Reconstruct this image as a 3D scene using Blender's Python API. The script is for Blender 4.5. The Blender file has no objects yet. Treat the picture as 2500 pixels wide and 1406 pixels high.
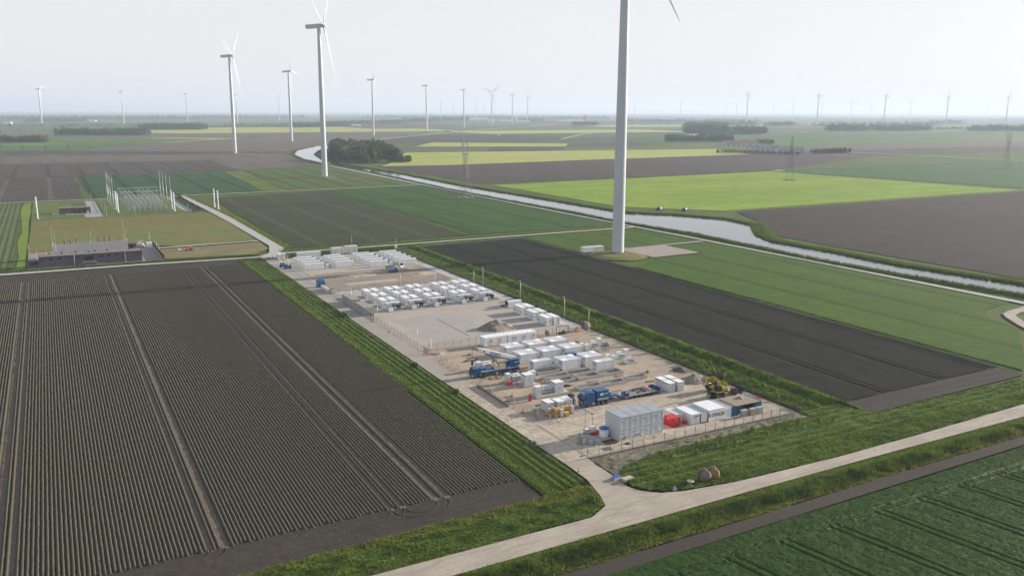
import bpy, bmesh, math, random
import numpy as np
from mathutils import Matrix, Vector

random.seed(7)
RNG = np.random.default_rng(11)
scene = bpy.context.scene
COL = scene.collection
# World axes: X runs along the farm road, Y along the length of the site, metres throughout.

# ---------------------------------------------------------------- camera
cam_data = bpy.data.cameras.new('camera')
cam_data.sensor_width = 36.0
cam_data.lens = 30.0960
cam_data.clip_start = 1.0
cam_data.clip_end = 60000.0
cam = bpy.data.objects.new('camera', cam_data)
COL.objects.link(cam)
cam.matrix_world = Matrix(((0.880774,0.093198,-0.464274,0),(-0.473526,0.179714,-0.862250,0),(0.003077,0.979294,0.202420,74),(0,0,0,1)))
scene.camera = cam

# ---------------------------------------------------------------- sky, sun, exposure
SUN_ELEV = math.radians(14.5)
SUN_AZ = math.radians(92.5)          # clockwise from +Y
world = bpy.data.worlds.new('World')
scene.world = world
world.use_nodes = True
wn = world.node_tree.nodes
sky = wn.new('ShaderNodeTexSky')
sky.sky_type = 'NISHITA'
sky.sun_disc = False
sky.sun_elevation = SUN_ELEV
sky.sun_rotation = SUN_AZ
sky.altitude = 0.0
sky.air_density = 1.0
sky.dust_density = 3.0
sky.ozone_density = 1.5
# thin even veil of high cloud over the clear sky
wl = world.node_tree.links
desat = wn.new('ShaderNodeHueSaturation')
desat.inputs['Saturation'].default_value = 0.35
wl.new(sky.outputs[0], desat.inputs['Color'])
veil = wn.new('ShaderNodeMix')
veil.data_type = 'RGBA'
veil.inputs[0].default_value = 0.92
wl.new(desat.outputs[0], veil.inputs[6])
# the veil is whitest low down and thins to a dim blue overhead
wtc = wn.new('ShaderNodeTexCoord')
wsep = wn.new('ShaderNodeSeparateXYZ')
wl.new(wtc.outputs['Generated'], wsep.inputs[0])
wmr = wn.new('ShaderNodeMapRange')
wmr.interpolation_type = 'SMOOTHSTEP'
wmr.inputs[1].default_value = 0.0
wmr.inputs[2].default_value = 0.85
wl.new(wsep.outputs[2], wmr.inputs[0])
vcol = wn.new('ShaderNodeMix')
vcol.data_type = 'RGBA'
wl.new(wmr.outputs[0], vcol.inputs[0])
vcol.inputs[6].default_value = (3.98, 3.97, 4.02, 1)
vcol.inputs[7].default_value = (1.55, 1.85, 2.4, 1)
wl.new(vcol.outputs[2], veil.inputs[7])
wl.new(veil.outputs[2], wn['Background'].inputs[0])
wn['Background'].inputs[1].default_value = 0.12

sun_data = bpy.data.lights.new('sun', 'SUN')
sun_data.energy = 5.0
sun_data.angle = math.radians(0.6)
sun_data.color = (1.0, 0.91, 0.79)
sun = bpy.data.objects.new('sun', sun_data)
COL.objects.link(sun)
sd = Vector((math.sin(SUN_AZ) * math.cos(SUN_ELEV), math.cos(SUN_AZ) * math.cos(SUN_ELEV), math.sin(SUN_ELEV)))
sun.rotation_euler = sd.to_track_quat('Z', 'Y').to_euler()
sun.location = (300, 0, 200)

scene.view_settings.view_transform = 'Standard'
scene.view_settings.look = 'None'
scene.view_settings.gamma = 1.0
scene.view_settings.use_curve_mapping = False
scene.view_settings.exposure = 0.90
scene.render.engine = 'CYCLES'
cy = scene.cycles
cy.max_bounces = 4
cy.diffuse_bounces = 2
cy.glossy_bounces = 2
cy.transmission_bounces = 2
cy.volume_bounces = 0
cy.transparent_max_bounces = 4
cy.caustics_reflective = False
cy.caustics_refractive = False
cy.use_denoising = True
cy.denoising_input_passes = 'RGB_ALBEDO'
cy.denoising_prefilter = 'ACCURATE'
cy.use_adaptive_sampling = False
cy.sample_clamp_indirect = 2.0
cy.sample_clamp_direct = 12.0
HAZE_DENSITY = 9.0e-5


# ---------------------------------------------------------------- materials
MATS = {}


def newmat(name):
    m = bpy.data.materials.new(name)
    m.use_nodes = True
    nt = m.node_tree
    return m, nt, nt.nodes['Principled BSDF']


def N(nt, t, **kw):
    n = nt.nodes.new(t)
    for k, v in kw.items():
        if k in ('operation', 'blend_type', 'data_type', 'noise_dimensions', 'mode'):
            setattr(n, k, v)
        else:
            n.inputs[k].default_value = v
    return n


def mixrgb(nt, fac, a, b, blend='MIX'):
    n = nt.nodes.new('ShaderNodeMix')
    n.data_type = 'RGBA'
    n.blend_type = blend
    for sock, v in ((n.inputs[0], fac), (n.inputs[6], a), (n.inputs[7], b)):
        if hasattr(v, 'is_linked') or hasattr(v, 'links'):
            nt.links.new(v, sock)
        else:
            sock.default_value = v if not isinstance(v, tuple) else (*v[:3], 1)
    return n.outputs[2]


def ramp(nt, val, lo, hi, a=0.0, b=1.0):
    n = nt.nodes.new('ShaderNodeMapRange')
    nt.links.new(val, n.inputs[0])
    for i, v in ((1, lo), (2, hi), (3, a), (4, b)):
        n.inputs[i].default_value = v
    return n.outputs[0]


def noise(nt, scale, detail=3.0, vec=None, rough=0.6):
    n = nt.nodes.new('ShaderNodeTexNoise')
    n.inputs['Scale'].default_value = scale
    n.inputs['Detail'].default_value = detail
    n.inputs['Roughness'].default_value = rough
    if vec is not None:
        nt.links.new(vec, n.inputs['Vector'])
    return n.outputs[0]


def math_(nt, op, a, b=None):
    n = nt.nodes.new('ShaderNodeMath')
    n.operation = op
    for i, v in enumerate((a, b)):
        if v is None:
            continue
        if hasattr(v, 'links'):
            nt.links.new(v, n.inputs[i])
        else:
            n.inputs[i].default_value = v
    return n.outputs[0]


def position(nt, scale=(1, 1, 1)):
    g = nt.nodes.new('ShaderNodeNewGeometry')
    m = nt.nodes.new('ShaderNodeVectorMath')
    m.operation = 'MULTIPLY'
    nt.links.new(g.outputs['Position'], m.inputs[0])
    m.inputs[1].default_value = scale
    return m.outputs[0]


def mat(name, col, rough=0.6, var=0.12, scale=1.5, metal=0.0, spec=0.4, bump=0.0, objrand=0.0):
    """Painted or plain surface: base colour with mottled wear, optional fine relief."""
    if name in MATS:
        return MATS[name]
    m, nt, b = newmat(name)
    tc = nt.nodes.new('ShaderNodeTexCoord')
    geo = position(nt)
    f = noise(nt, scale, 4.0, geo)
    f = ramp(nt, f, 0.3, 0.7)
    dark = tuple(max(0.0, c * (1 - var * 1.6)) for c in col)
    lite = tuple(min(1.0, c * (1 + var)) for c in col)
    c = mixrgb(nt, f, dark, lite)
    if objrand:
        oi = nt.nodes.new('ShaderNodeObjectInfo')
        v = ramp(nt, oi.outputs['Random'], 0, 1, 1 - objrand, 1 + objrand)
        hs = nt.nodes.new('ShaderNodeHueSaturation')
        nt.links.new(c, hs.inputs['Color'])
        nt.links.new(v, hs.inputs['Value'])
        c = hs.outputs[0]
    nt.links.new(c, b.inputs['Base Color'])
    b.inputs['Roughness'].default_value = rough
    b.inputs['Metallic'].default_value = metal
    b.inputs['Specular IOR Level'].default_value = spec
    if bump:
        bn = nt.nodes.new('ShaderNodeBump')
        bn.inputs['Strength'].default_value = bump
        bn.inputs['Distance'].default_value = 0.3
        nt.links.new(noise(nt, scale * 4, 4.0, geo), bn.inputs['Height'])
        nt.links.new(bn.outputs[0], b.inputs['Normal'])
    MATS[name] = m
    return m


def field_mat(name, col, col2=None, patch=0.02, fine=0.5, row=0.0, rowdir=0.0, rowcol=None, tram=0.0, tramcol=None,
              tramw=0.7, tramoff=0.0, var=0.18, rowmix=0.5, streak=0.0, streakcol=None):
    """A field seen from the air: patchy soil or crop, drilled rows and wheel tracks (tram = distance between passes)."""
    m, nt, b = newmat(name)
    p = position(nt)
    col2 = col2 or tuple(c * 0.75 for c in col)
    f1 = ramp(nt, noise(nt, patch, 5.0, p), 0.35, 0.65)
    c = mixrgb(nt, f1, col, col2)
    f2 = ramp(nt, noise(nt, fine, 4.0, p, 0.7), 0.3, 0.7, 1 - var, 1 + var)
    hs = nt.nodes.new('ShaderNodeHueSaturation')
    nt.links.new(c, hs.inputs['Color'])
    f3 = ramp(nt, noise(nt, max(patch * 4, 0.03), 3.0, p), 0.3, 0.7, 0.88, 1.12)
    nt.links.new(math_(nt, 'MULTIPLY', f2, f3), hs.inputs['Value'])
    c = hs.outputs[0]
    sx = nt.nodes.new('ShaderNodeSeparateXYZ')
    nt.links.new(p, sx.inputs[0])
    ca, sa = math.cos(rowdir), math.sin(rowdir)
    # coordinate across the rows
    across = math_(nt, 'ADD', math_(nt, 'MULTIPLY', sx.outputs[0], ca), math_(nt, 'MULTIPLY', sx.outputs[1], sa))
    along = math_(nt, 'ADD', math_(nt, 'MULTIPLY', sx.outputs[0], -sa), math_(nt, 'MULTIPLY', sx.outputs[1], ca))
    if streak:
        cb = nt.nodes.new('ShaderNodeCombineXYZ')
        nt.links.new(math_(nt, 'MULTIPLY', across, streak), cb.inputs[0])
        nt.links.new(math_(nt, 'MULTIPLY', along, streak * 0.04), cb.inputs[1])
        fs = ramp(nt, noise(nt, 1.0, 4.0, cb.outputs[0], 0.65), 0.42, 0.68)
        c = mixrgb(nt, math_(nt, 'MULTIPLY', fs, 0.7), c, streakcol or tuple(v * 0.6 for v in col))
    if row:
        w = math_(nt, 'SINE', math_(nt, 'MULTIPLY', across, 2 * math.pi / row))
        fr = ramp(nt, w, -0.2, 0.6, 0.0, rowmix)
        c = mixrgb(nt, fr, c, rowcol or tuple(v * 0.55 for v in col))
    if tram:
        wob = math_(nt, 'ADD', across, math_(nt, 'MULTIPLY', noise(nt, 0.05, 2.0, p), 0.8))
        md = math_(nt, 'PINGPONG', math_(nt, 'ADD', wob, tramoff), tram / 2)
        d = math_(nt, 'ABSOLUTE', math_(nt, 'SUBTRACT', md, 1.0))
        ft = ramp(nt, d, tramw * 0.5, tramw * 0.8, 1.0, 0.0)
        c = mixrgb(nt, ft, c, tramcol or tuple(v * 0.5 for v in col))
    nt.links.new(c, b.inputs['Base Color'])
    b.inputs['Roughness'].default_value = 0.95
    b.inputs['Specular IOR Level'].default_value = 0.1
    bn = nt.nodes.new('ShaderNodeBump')
    bn.inputs['Strength'].default_value = 0.4
    bn.inputs['Distance'].default_value = 0.25
    nt.links.new(noise(nt, fine * 2.5, 4.0, p, 0.7), bn.inputs['Height'])
    nt.links.new(bn.outputs[0], b.inputs['Normal'])
    MATS[name] = m
    return m


def leaf_mat(name, a, b_, scale=0.6, rough=0.75, trans=0.0):
    m, nt, b = newmat(name)
    p = position(nt)
    f = ramp(nt, noise(nt, scale, 3.0, p), 0.35, 0.65)
    c = mixrgb(nt, f, a, b_)
    f2 = ramp(nt, noise(nt, scale * 7, 2.0, p), 0.25, 0.75, 0.65, 1.35)
    hs = nt.nodes.new('ShaderNodeHueSaturation')
    nt.links.new(c, hs.inputs['Color'])
    nt.links.new(f2, hs.inputs['Value'])
    nt.links.new(hs.outputs[0], b.inputs['Base Color'])
    b.inputs['Roughness'].default_value = rough
    b.inputs['Specular IOR Level'].default_value = 0.15
    if trans:
        tr = nt.nodes.new('ShaderNodeBsdfTranslucent')
        nt.links.new(hs.outputs[0], tr.inputs[0])
        mx = nt.nodes.new('ShaderNodeMixShader')
        mx.inputs[0].default_value = trans
        out = nt.nodes['Material Output']
        nt.links.new(b.outputs[0], mx.inputs[1])
        nt.links.new(tr.outputs[0], mx.inputs[2])
        nt.links.new(mx.outputs[0], out.inputs[0])
    MATS[name] = m
    return m


# ---------------------------------------------------------------- object helpers
def tag(o, label=None, cat=None, group=None, kind=None):
    for k, v in (('label', label), ('category', cat), ('group', group), ('kind', kind)):
        if v:
            o[k] = v
    return o


def empty(name, loc=(0, 0, 0), rz=0.0):
    o = bpy.data.objects.new(name, None)
    o.empty_display_size = 0.5
    COL.objects.link(o)
    o.location = loc
    o.rotation_euler = (0, 0, rz)
    return o


def link(name, me, parent=None, loc=None):
    o = bpy.data.objects.new(name, me)
    COL.objects.link(o)
    if parent is not None:
        o.parent = parent
    if loc is not None:
        o.location = loc
    return o


def copy_tree(o, parent=None):
    kids = list(o.children)
    c = o.copy()
    COL.objects.link(c)
    c.parent = parent
    for ch in kids:
        copy_tree(ch, c)
    return c


class MB:
    """Collects shapes and links them as one mesh object."""

    def __init__(self):
        self.v, self.f, self.m, self.s = [], [], [], []
        self.cur = 0

    def add(self, vs, fs, smooth=False):
        o = len(self.v)
        self.v += [tuple(p) for p in vs]
        for f in fs:
            self.f.append(tuple(i + o for i in f))
            self.m.append(self.cur)
            self.s.append(smooth)
        return self

    def box(self, x0, x1, y0, y1, z0, z1, taper=0.0):
        t = taper
        vs = [(x0, y0, z0), (x1, y0, z0), (x1, y1, z0), (x0, y1, z0),
              (x0 + t, y0 + t, z1), (x1 - t, y0 + t, z1), (x1 - t, y1 - t, z1), (x0 + t, y1 - t, z1)]
        return self.add(vs, [(0, 3, 2, 1), (4, 5, 6, 7), (0, 1, 5, 4), (1, 2, 6, 5), (2, 3, 7, 6), (3, 0, 4, 7)])

    def prism(self, pts, y0, y1):
        """Outline in XZ, pushed along Y."""
        n = len(pts)
        vs = [(x, y0, z) for x, z in pts] + [(x, y1, z) for x, z in pts]
        fs = [tuple(range(n)), tuple(range(2 * n - 1, n - 1, -1))]
        fs += [(i, i + n, (i + 1) % n + n, (i + 1) % n) for i in range(n)]
        return self.add(vs, fs)

    def slab(self, pts, z0, z1):
        """Outline in XY, pushed along Z."""
        n = len(pts)
        vs = [(x, y, z0) for x, y in pts] + [(x, y, z1) for x, y in pts]
        fs = [tuple(range(n - 1, -1, -1)), tuple(range(n, 2 * n))]
        fs += [(i, (i + 1) % n, (i + 1) % n + n, i + n) for i in range(n)]
        return self.add(vs, fs)

    def tube(self, p, q, r, r2=None, n=8, cap=True, smooth=True):
        p, q = Vector(p), Vector(q)
        r2 = r if r2 is None else r2
        d = (q - p).normalized()
        a = d.orthogonal().normalized()
        b = d.cross(a)
        vs = []
        for c, rr in ((p, r), (q, r2)):
            for i in range(n):
                t = 2 * math.pi * i / n
                vs.append(c + (a * math.cos(t) + b * math.sin(t)) * rr)
        self.add(vs, [(i, (i + 1) % n, (i + 1) % n + n, i + n) for i in range(n)], smooth)
        if cap:
            o = len(self.v) - 2 * n
            self.f += [tuple(range(o + n - 1, o - 1, -1)), tuple(range(o + n, o + 2 * n))]
            self.m += [self.cur] * 2
            self.s += [False] * 2
        return self

    def bar(self, p, q, w):
        return self.tube(p, q, w * 0.7071, n=4, smooth=False)

    def lathe(self, prof, cx=0, cy=0, n=16, smooth=True, axis='Z'):
        vs = []
        for r, z in prof:
            for i in range(n):
                t = 2 * math.pi * i / n
                a, b = r * math.cos(t), r * math.sin(t)
                vs.append((cx + a, cy + b, z) if axis == 'Z' else (cx + a, cy + z, b) if axis == 'Y' else (z, cx + a, cy + b))
        fs = []
        for k in range(len(prof) - 1):
            for i in range(n):
                j = (i + 1) % n
                fs.append((k * n + i, k * n + j, (k + 1) * n + j, (k + 1) * n + i))
        return self.add(vs, fs, smooth)

    def moved(self, dx=0, dy=0, dz=0):
        self.v = [(x + dx, y + dy, z + dz) for x, y, z in self.v]
        return self

    def mesh(self, name, mats):
        me = bpy.data.meshes.new(name)
        me.from_pydata(self.v, [], self.f)
        if not isinstance(mats, (list, tuple)):
            mats = [mats]
        for m in mats:
            me.materials.append(m)
        me.polygons.foreach_set('material_index', self.m)
        me.polygons.foreach_set('use_smooth', self.s)
        me.update()
        bm = bmesh.new()
        bm.from_mesh(me)
        bmesh.ops.recalc_face_normals(bm, faces=bm.faces)
        bm.to_mesh(me)
        bm.free()
        return me

    def build(self, name, mats, parent=None, loc=None):
        return link(name, self.mesh(name, mats), parent, loc)


def np_mesh(name, v, f, mats, smooth=False, mi=None):
    """Mesh from arrays: v (n,3), f (m,4) or (m,3)."""
    me = bpy.data.meshes.new(name)
    v = np.asarray(v, dtype=np.float32)
    f = np.asarray(f, dtype=np.int32)
    k = f.shape[1]
    me.vertices.add(len(v))
    me.vertices.foreach_set('co', v.ravel())
    me.loops.add(f.size)
    me.loops.foreach_set('vertex_index', f.ravel())
    me.polygons.add(len(f))
    me.polygons.foreach_set('loop_start', np.arange(0, f.size, k, dtype=np.int32))
    if mi is not None:
        me.polygons.foreach_set('material_index', np.asarray(mi, dtype=np.int32))
    if smooth:
        me.polygons.foreach_set('use_smooth', np.ones(len(f), dtype=bool))
    if not isinstance(mats, (list, tuple)):
        mats = [mats]
    for m in mats:
        me.materials.append(m)
    me.update(calc_edges=True)
    return me


def sheet(name, pts, z, m, kind='structure'):
    o = MB().add([(x, y, z) for x, y in pts], [tuple(range(len(pts)))]).build(name, m)
    me = o.data
    if me.polygons[0].normal.z < 0:
        me.flip_normals()
    o['kind'] = kind
    return o


def text_mesh(body, size, m, shear=0.0, offset=0.0, spacing=1.0):
    cu = bpy.data.curves.new('lettering', 'FONT')
    cu.body = body
    cu.size = size
    cu.extrude = 0.008
    cu.offset = offset
    cu.shear = shear
    cu.space_character = spacing
    cu.align_x = 'CENTER'
    cu.resolution_u = 3
    ob = bpy.data.objects.new('lettering', cu)
    COL.objects.link(ob)
    dg = bpy.context.evaluated_depsgraph_get()
    me = bpy.data.meshes.new_from_object(ob.evaluated_get(dg))
    bpy.data.objects.remove(ob)
    bpy.data.curves.remove(cu)
    me.materials.clear()
    me.materials.append(m)
    return me


def in_poly(x, y, poly):
    """Vectorised point-in-polygon."""
    x, y = np.asarray(x), np.asarray(y)
    res = np.zeros(x.shape, dtype=bool)
    n = len(poly)
    for i in range(n):
        x0, y0 = poly[i]
        x1, y1 = poly[(i + 1) % n]
        c = ((y0 > y) != (y1 > y))
        with np.errstate(divide='ignore', invalid='ignore'):
            xi = (x1 - x0) * (y - y0) / ((y1 - y0) if y1 != y0 else 1e-9) + x0
        res ^= c & (x < xi)
    return res


def vnoise(x, y, s, seed=0):
    """Cheap smooth value noise for relief and density."""
    r = np.random.default_rng(seed)
    t = r.random((64, 64))
    u, v = np.asarray(x) / s + 1000.0, np.asarray(y) / s + 1000.0
    i, j = np.floor(u).astype(int), np.floor(v).astype(int)
    a, b = u - i, v - j
    a, b = a * a * (3 - 2 * a), b * b * (3 - 2 * b)
    g = lambda p, q: t[p % 64, q % 64]
    return (g(i, j) * (1 - a) + g(i + 1, j) * a) * (1 - b) + (g(i, j + 1) * (1 - a) + g(i + 1, j + 1) * a) * b


ORD = ['first', 'second', 'third', 'fourth', 'fifth', 'sixth', 'seventh', 'eighth', 'ninth', 'tenth', 'eleventh', 'twelfth',
       'thirteenth', 'fourteenth', 'fifteenth', 'sixteenth', 'seventeenth', 'eighteenth', 'nineteenth', 'twentieth']


# ---------------------------------------------------------------- ground, fields, water
SOIL = (0.100, 0.082, 0.066)
SOIL_D = (0.072, 0.062, 0.054)
m_ground = field_mat('polder_grass', (0.069, 0.107, 0.021), (0.090, 0.109, 0.033), patch=0.004, fine=0.08)
sheet('ground', [(-9000, -3000), (30000, -3000), (30000, 30000), (-9000, 30000)], -0.35, m_ground)

PAL = {
    'soil_brown': field_mat('soil_brown', (0.083, 0.066, 0.055), (0.066, 0.054, 0.046), fine=0.15, streak=0.15),
    'soil_beige': field_mat('soil_beige', (0.152, 0.124, 0.096), (0.124, 0.104, 0.080), fine=0.12, streak=0.1),
    'soil_red': field_mat('soil_red', (0.136, 0.085, 0.063), (0.112, 0.077, 0.060), fine=0.12),
    'soil_grey': field_mat('soil_grey', (0.076, 0.066, 0.058), (0.086, 0.072, 0.061), fine=0.2, streak=0.12, tram=36, tramw=1.0,
                           tramcol=(0.050, 0.045, 0.040)),
    'green_a': field_mat('green_a', (0.059, 0.122, 0.025), (0.073, 0.141, 0.027), fine=0.12, tram=40, tramw=1.2),
    'green_b': field_mat('green_b', (0.043, 0.103, 0.031), (0.051, 0.117, 0.034), fine=0.12, tram=36, tramw=1.2),
    'green_c': field_mat('green_c', (0.097, 0.140, 0.039), (0.080, 0.128, 0.037), fine=0.1),
    'yellow': field_mat('yellow', (0.406, 0.406, 0.095), (0.347, 0.378, 0.098), fine=0.1, streak=0.12, rowdir=math.pi / 2,
                        streakcol=(0.191, 0.233, 0.067)),
}
FZ = [0.0]
RG = random.Random(17)


def field(name, pts, m):
    FZ[0] = (FZ[0] + 0.005) % 0.2
    # ragged margins: no plough line is ruler straight
    out = []
    for (xa, ya), (xb, yb) in zip(pts, pts[1:] + pts[:1]):
        L = math.hypot(xb - xa, yb - ya)
        far = math.hypot((xa + xb) / 2, (ya + yb) / 2)
        n = max(1, min(60, int(L / max(6.0, far * 0.025))))
        amp = 0.35 + far * 0.0009
        nx, ny = -(yb - ya) / (L + 1e-6), (xb - xa) / (L + 1e-6)
        drift = 0.0
        for q in range(n):
            t = q / n
            drift = drift * 0.7 + RG.gauss(0, amp * 0.6)
            o_ = drift if q else 0.0
            out.append((xa + (xb - xa) * t + nx * o_, ya + (yb - ya) * t + ny * o_))
    pts = out
    return sheet(name, pts, -0.26 + FZ[0], m if not isinstance(m, str) else PAL[m])


def rect(x0, x1, y0, y1):
    return [(x0, y0), (x1, y0), (x1, y1), (x0, y1)]


# far polder parcels, a rectangular grid as the reclaimed land is laid out
rf = random.Random(5)
kinds = ['green_a', 'green_b', 'green_c', 'soil_brown', 'soil_beige', 'soil_red', 'green_a', 'soil_grey', 'green_b', 'green_c']
yb = 2120.0
while yb < 14000:
    dy = 330 + (yb - 2000) * 0.07 + rf.uniform(0, 120)
    xb = -0.12 * yb - 300
    xmax = 1.85 * yb + 400
    while xb < xmax:
        dx = rf.uniform(380, 900) + yb * 0.12
        k = rf.choice(kinds)
        if rf.random() < 0.05:
            k = 'yellow'
        field('field', rect(xb + 8, xb + dx - 8, yb + 8, yb + dy - 10), k)
        xb += dx
    yb += dy
# parcels to the right, beyond the bright field
for x0, x1, y0, y1, k in [(850, 1500, 120, 470, 'soil_brown'), (1135, 1750, 480, 690, 'green_b'), (1240, 2100, 1010, 1190, 'soil_grey'),
                          (840, 1700, 700, 800, 'green_a'), (1250, 2300, 1200, 1370, 'soil_beige'),
                          (1180, 2600, 1380, 1560, 'green_c'), (1250, 3000, 1570, 1800, 'green_a'), (1500, 3400, 1810, 2100, 'green_b'),
                          (700, 1480, 1700, 1900, 'green_b'), (720, 1480, 1910, 2105, 'soil_brown'), (840, 1240, 1560, 1690, 'soil_brown')]:
    field('field', rect(x0, x1, y0, y1), k)
# left middle distance
field('field', [(-113.4, 2908.8), (382.8, 2345.5), (185.6, 2067.2), (-87.1, 2186.2)], 'green_c')
field('field', [(-135.5, 3516.1), (264.1, 3117.4), (636.6, 2654.3), (433.3, 2397.3), (-115.1, 2955.2)], 'soil_beige')
field('field', [(-86.2, 2160.6), (183.3, 2042.7), (45, 1801.7), (-74.4, 1837.4)], 'green_a')
field('field', [(183.3, 2042.7), (377.4, 2312.9), (617, 2524.4), (980.4, 2516.7), (699.7, 2044.7), (377.2, 1579.4), (45.8, 1783)], 'soil_beige')
field('field', [(406, 2485.8), (706.6, 2888.7), (1063.7, 2693.1), (980.4, 2516.7), (607.4, 2485.2)], 'soil_red')
field('field', [(-73.8, 1819.3), (44.5, 1783.6), (373.5, 1563.9), (177, 1588.4), (-68.4, 1670.6)], 'soil_grey')
field('field', [(-67.3, 1640.8), (362.4, 1535.6), (330.8, 1186.9), (213.6, 1113), (215.3, 1364), (-57.8, 1381.4)], 'soil_beige')
field('field', [(-57.4, 1371), (213.5, 1352.9), (213.6, 1113), (25.4, 1090.2), (-47.5, 1098.9)],
      field_mat('soil_rows_far', (0.090, 0.076, 0.063), (0.076, 0.065, 0.056), fine=0.2, tram=36, tramw=1.2, streak=0.1))
field('field', [(-60, 806), (25, 803), (25, 1083), (-60, 1086)],
      field_mat('ridges_far', (0.090, 0.076, 0.063), fine=0.3, row=3.0, rowmix=0.45, tram=39, tramw=1.2, tramcol=(0.115, 0.097, 0.079)))
field('field', [(30, 806), (172, 818), (187, 1093), (28, 1088)],
      field_mat('crop_far', (0.034, 0.078, 0.027), (0.040, 0.089, 0.030), fine=0.15, row=6, rowmix=0.12, tram=33, tramw=1.5,
                tramcol=(0.017, 0.041, 0.017)))
field('field', [(175, 818), (196, 820), (212, 1095), (190, 1093)],
      field_mat('crop_yellowish', (0.123, 0.162, 0.027), fine=0.15, tram=33))
field('field', [(198, 820), (332, 820), (338, 1110), (275, 1130), (214, 1098)],
      field_mat('crop_striped', (0.071, 0.109, 0.027), (0.084, 0.122, 0.030), fine=0.15, tram=24, tramw=1.8, tramcol=(0.040, 0.067, 0.025)))
field('field', [(114, 465), (223, 467), (224, 792), (121, 770)],
      field_mat('young_crop', (0.054, 0.058, 0.026), (0.046, 0.055, 0.022), fine=0.25, row=1.5, rowmix=0.3, tram=33, tramw=0.8,
                tramcol=(0.084, 0.082, 0.045)))
field('field', [(226, 467), (327, 467), (330, 806), (227, 795)],
      field_mat('green_mid', (0.039, 0.091, 0.017), (0.050, 0.106, 0.020), fine=0.2, row=3, rowmix=0.15, tram=33, tramw=1.0,
                tramcol=(0.019, 0.048, 0.016), streak=0.12))
field('field', [(247, 383), (331, 383), (331, 444), (247, 446)],
      field_mat('green_near', (0.050, 0.101, 0.008), (0.063, 0.115, 0.010), patch=0.03, fine=0.35, row=1.5, rowmix=0.12, tram=27,
                tramw=0.8, tramcol=(0.024, 0.050, 0.009), streak=0.25, streakcol=(0.039, 0.081, 0.010)))
field('field', [(246.5, 141), (292, 170), (297, 178), (300, 188), (312, 196), (334, 200), (333, 376), (305, 378), (304.5, 349.5), (270, 347), (246.5, 331)],
      MATS['green_near'])
# beyond the canal
field('field', [(388, 60), (850, 60), (838, 492), (455, 488), (430, 440), (390, 400), (385, 330)],
      field_mat('soil_dark_right', (0.048, 0.037, 0.031), (0.038, 0.031, 0.027), patch=0.006, fine=0.3, streak=0.1, rowdir=math.pi / 2,
                streakcol=(0.055, 0.042, 0.032)))
field('field', [(396, 556), (424, 524), (450, 497), (833, 503), (808, 808), (398, 780)],
      field_mat('bright_crop', (0.181, 0.280, 0.024), (0.217, 0.305, 0.031), patch=0.008, fine=0.25, streak=0.06, rowdir=math.pi / 2,
                streakcol=(0.128, 0.212, 0.025)))
field('field', [(902.7, 826.8), (1379.3, 831.6), (859.6, 514.8), (813.3, 808)], 'green_b')
field('field', [(392, 800), (808, 815), (1215, 1000), (1180, 1240), (840, 1260), (395, 1130)], 'soil_brown')
field('field', [(397.9, 1115.1), (495.9, 1296.5), (567.4, 1458.5), (873.1, 1408.7), (1192, 1344), (1099.7, 1148.9), (793.2, 1131.6), (494.1, 1099.2)], 'yellow')
field('field', [(560, 1560), (830, 1556), (830, 1660), (640, 1680)], 'soil_red')
field('field', [(683.6, 1702), (810.6, 1906.1), (1067.2, 1709.8), (974.7, 1573)], 'yellow')
field('field', [(956.5, 1535.4), (1107.4, 1491), (1272.6, 1372.3), (1188.2, 1345.8), (871.6, 1409.4)], 'green_c')
field('field', [(812.2, 1599.6), (961.9, 1555.6), (865.9, 1412), (730, 1454.9)], 'soil_brown')
field('field', [(646.8, 1673.2), (808.3, 1601.4), (719.1, 1441.7), (569.7, 1474.5)], 'green_c')
field('track', [(860.2, 1113.5), (839.6, 795.3), (823.3, 786.6), (841.8, 1089.5)], mat('track_sand', (0.30, 0.27, 0.22), 0.95))


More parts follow.
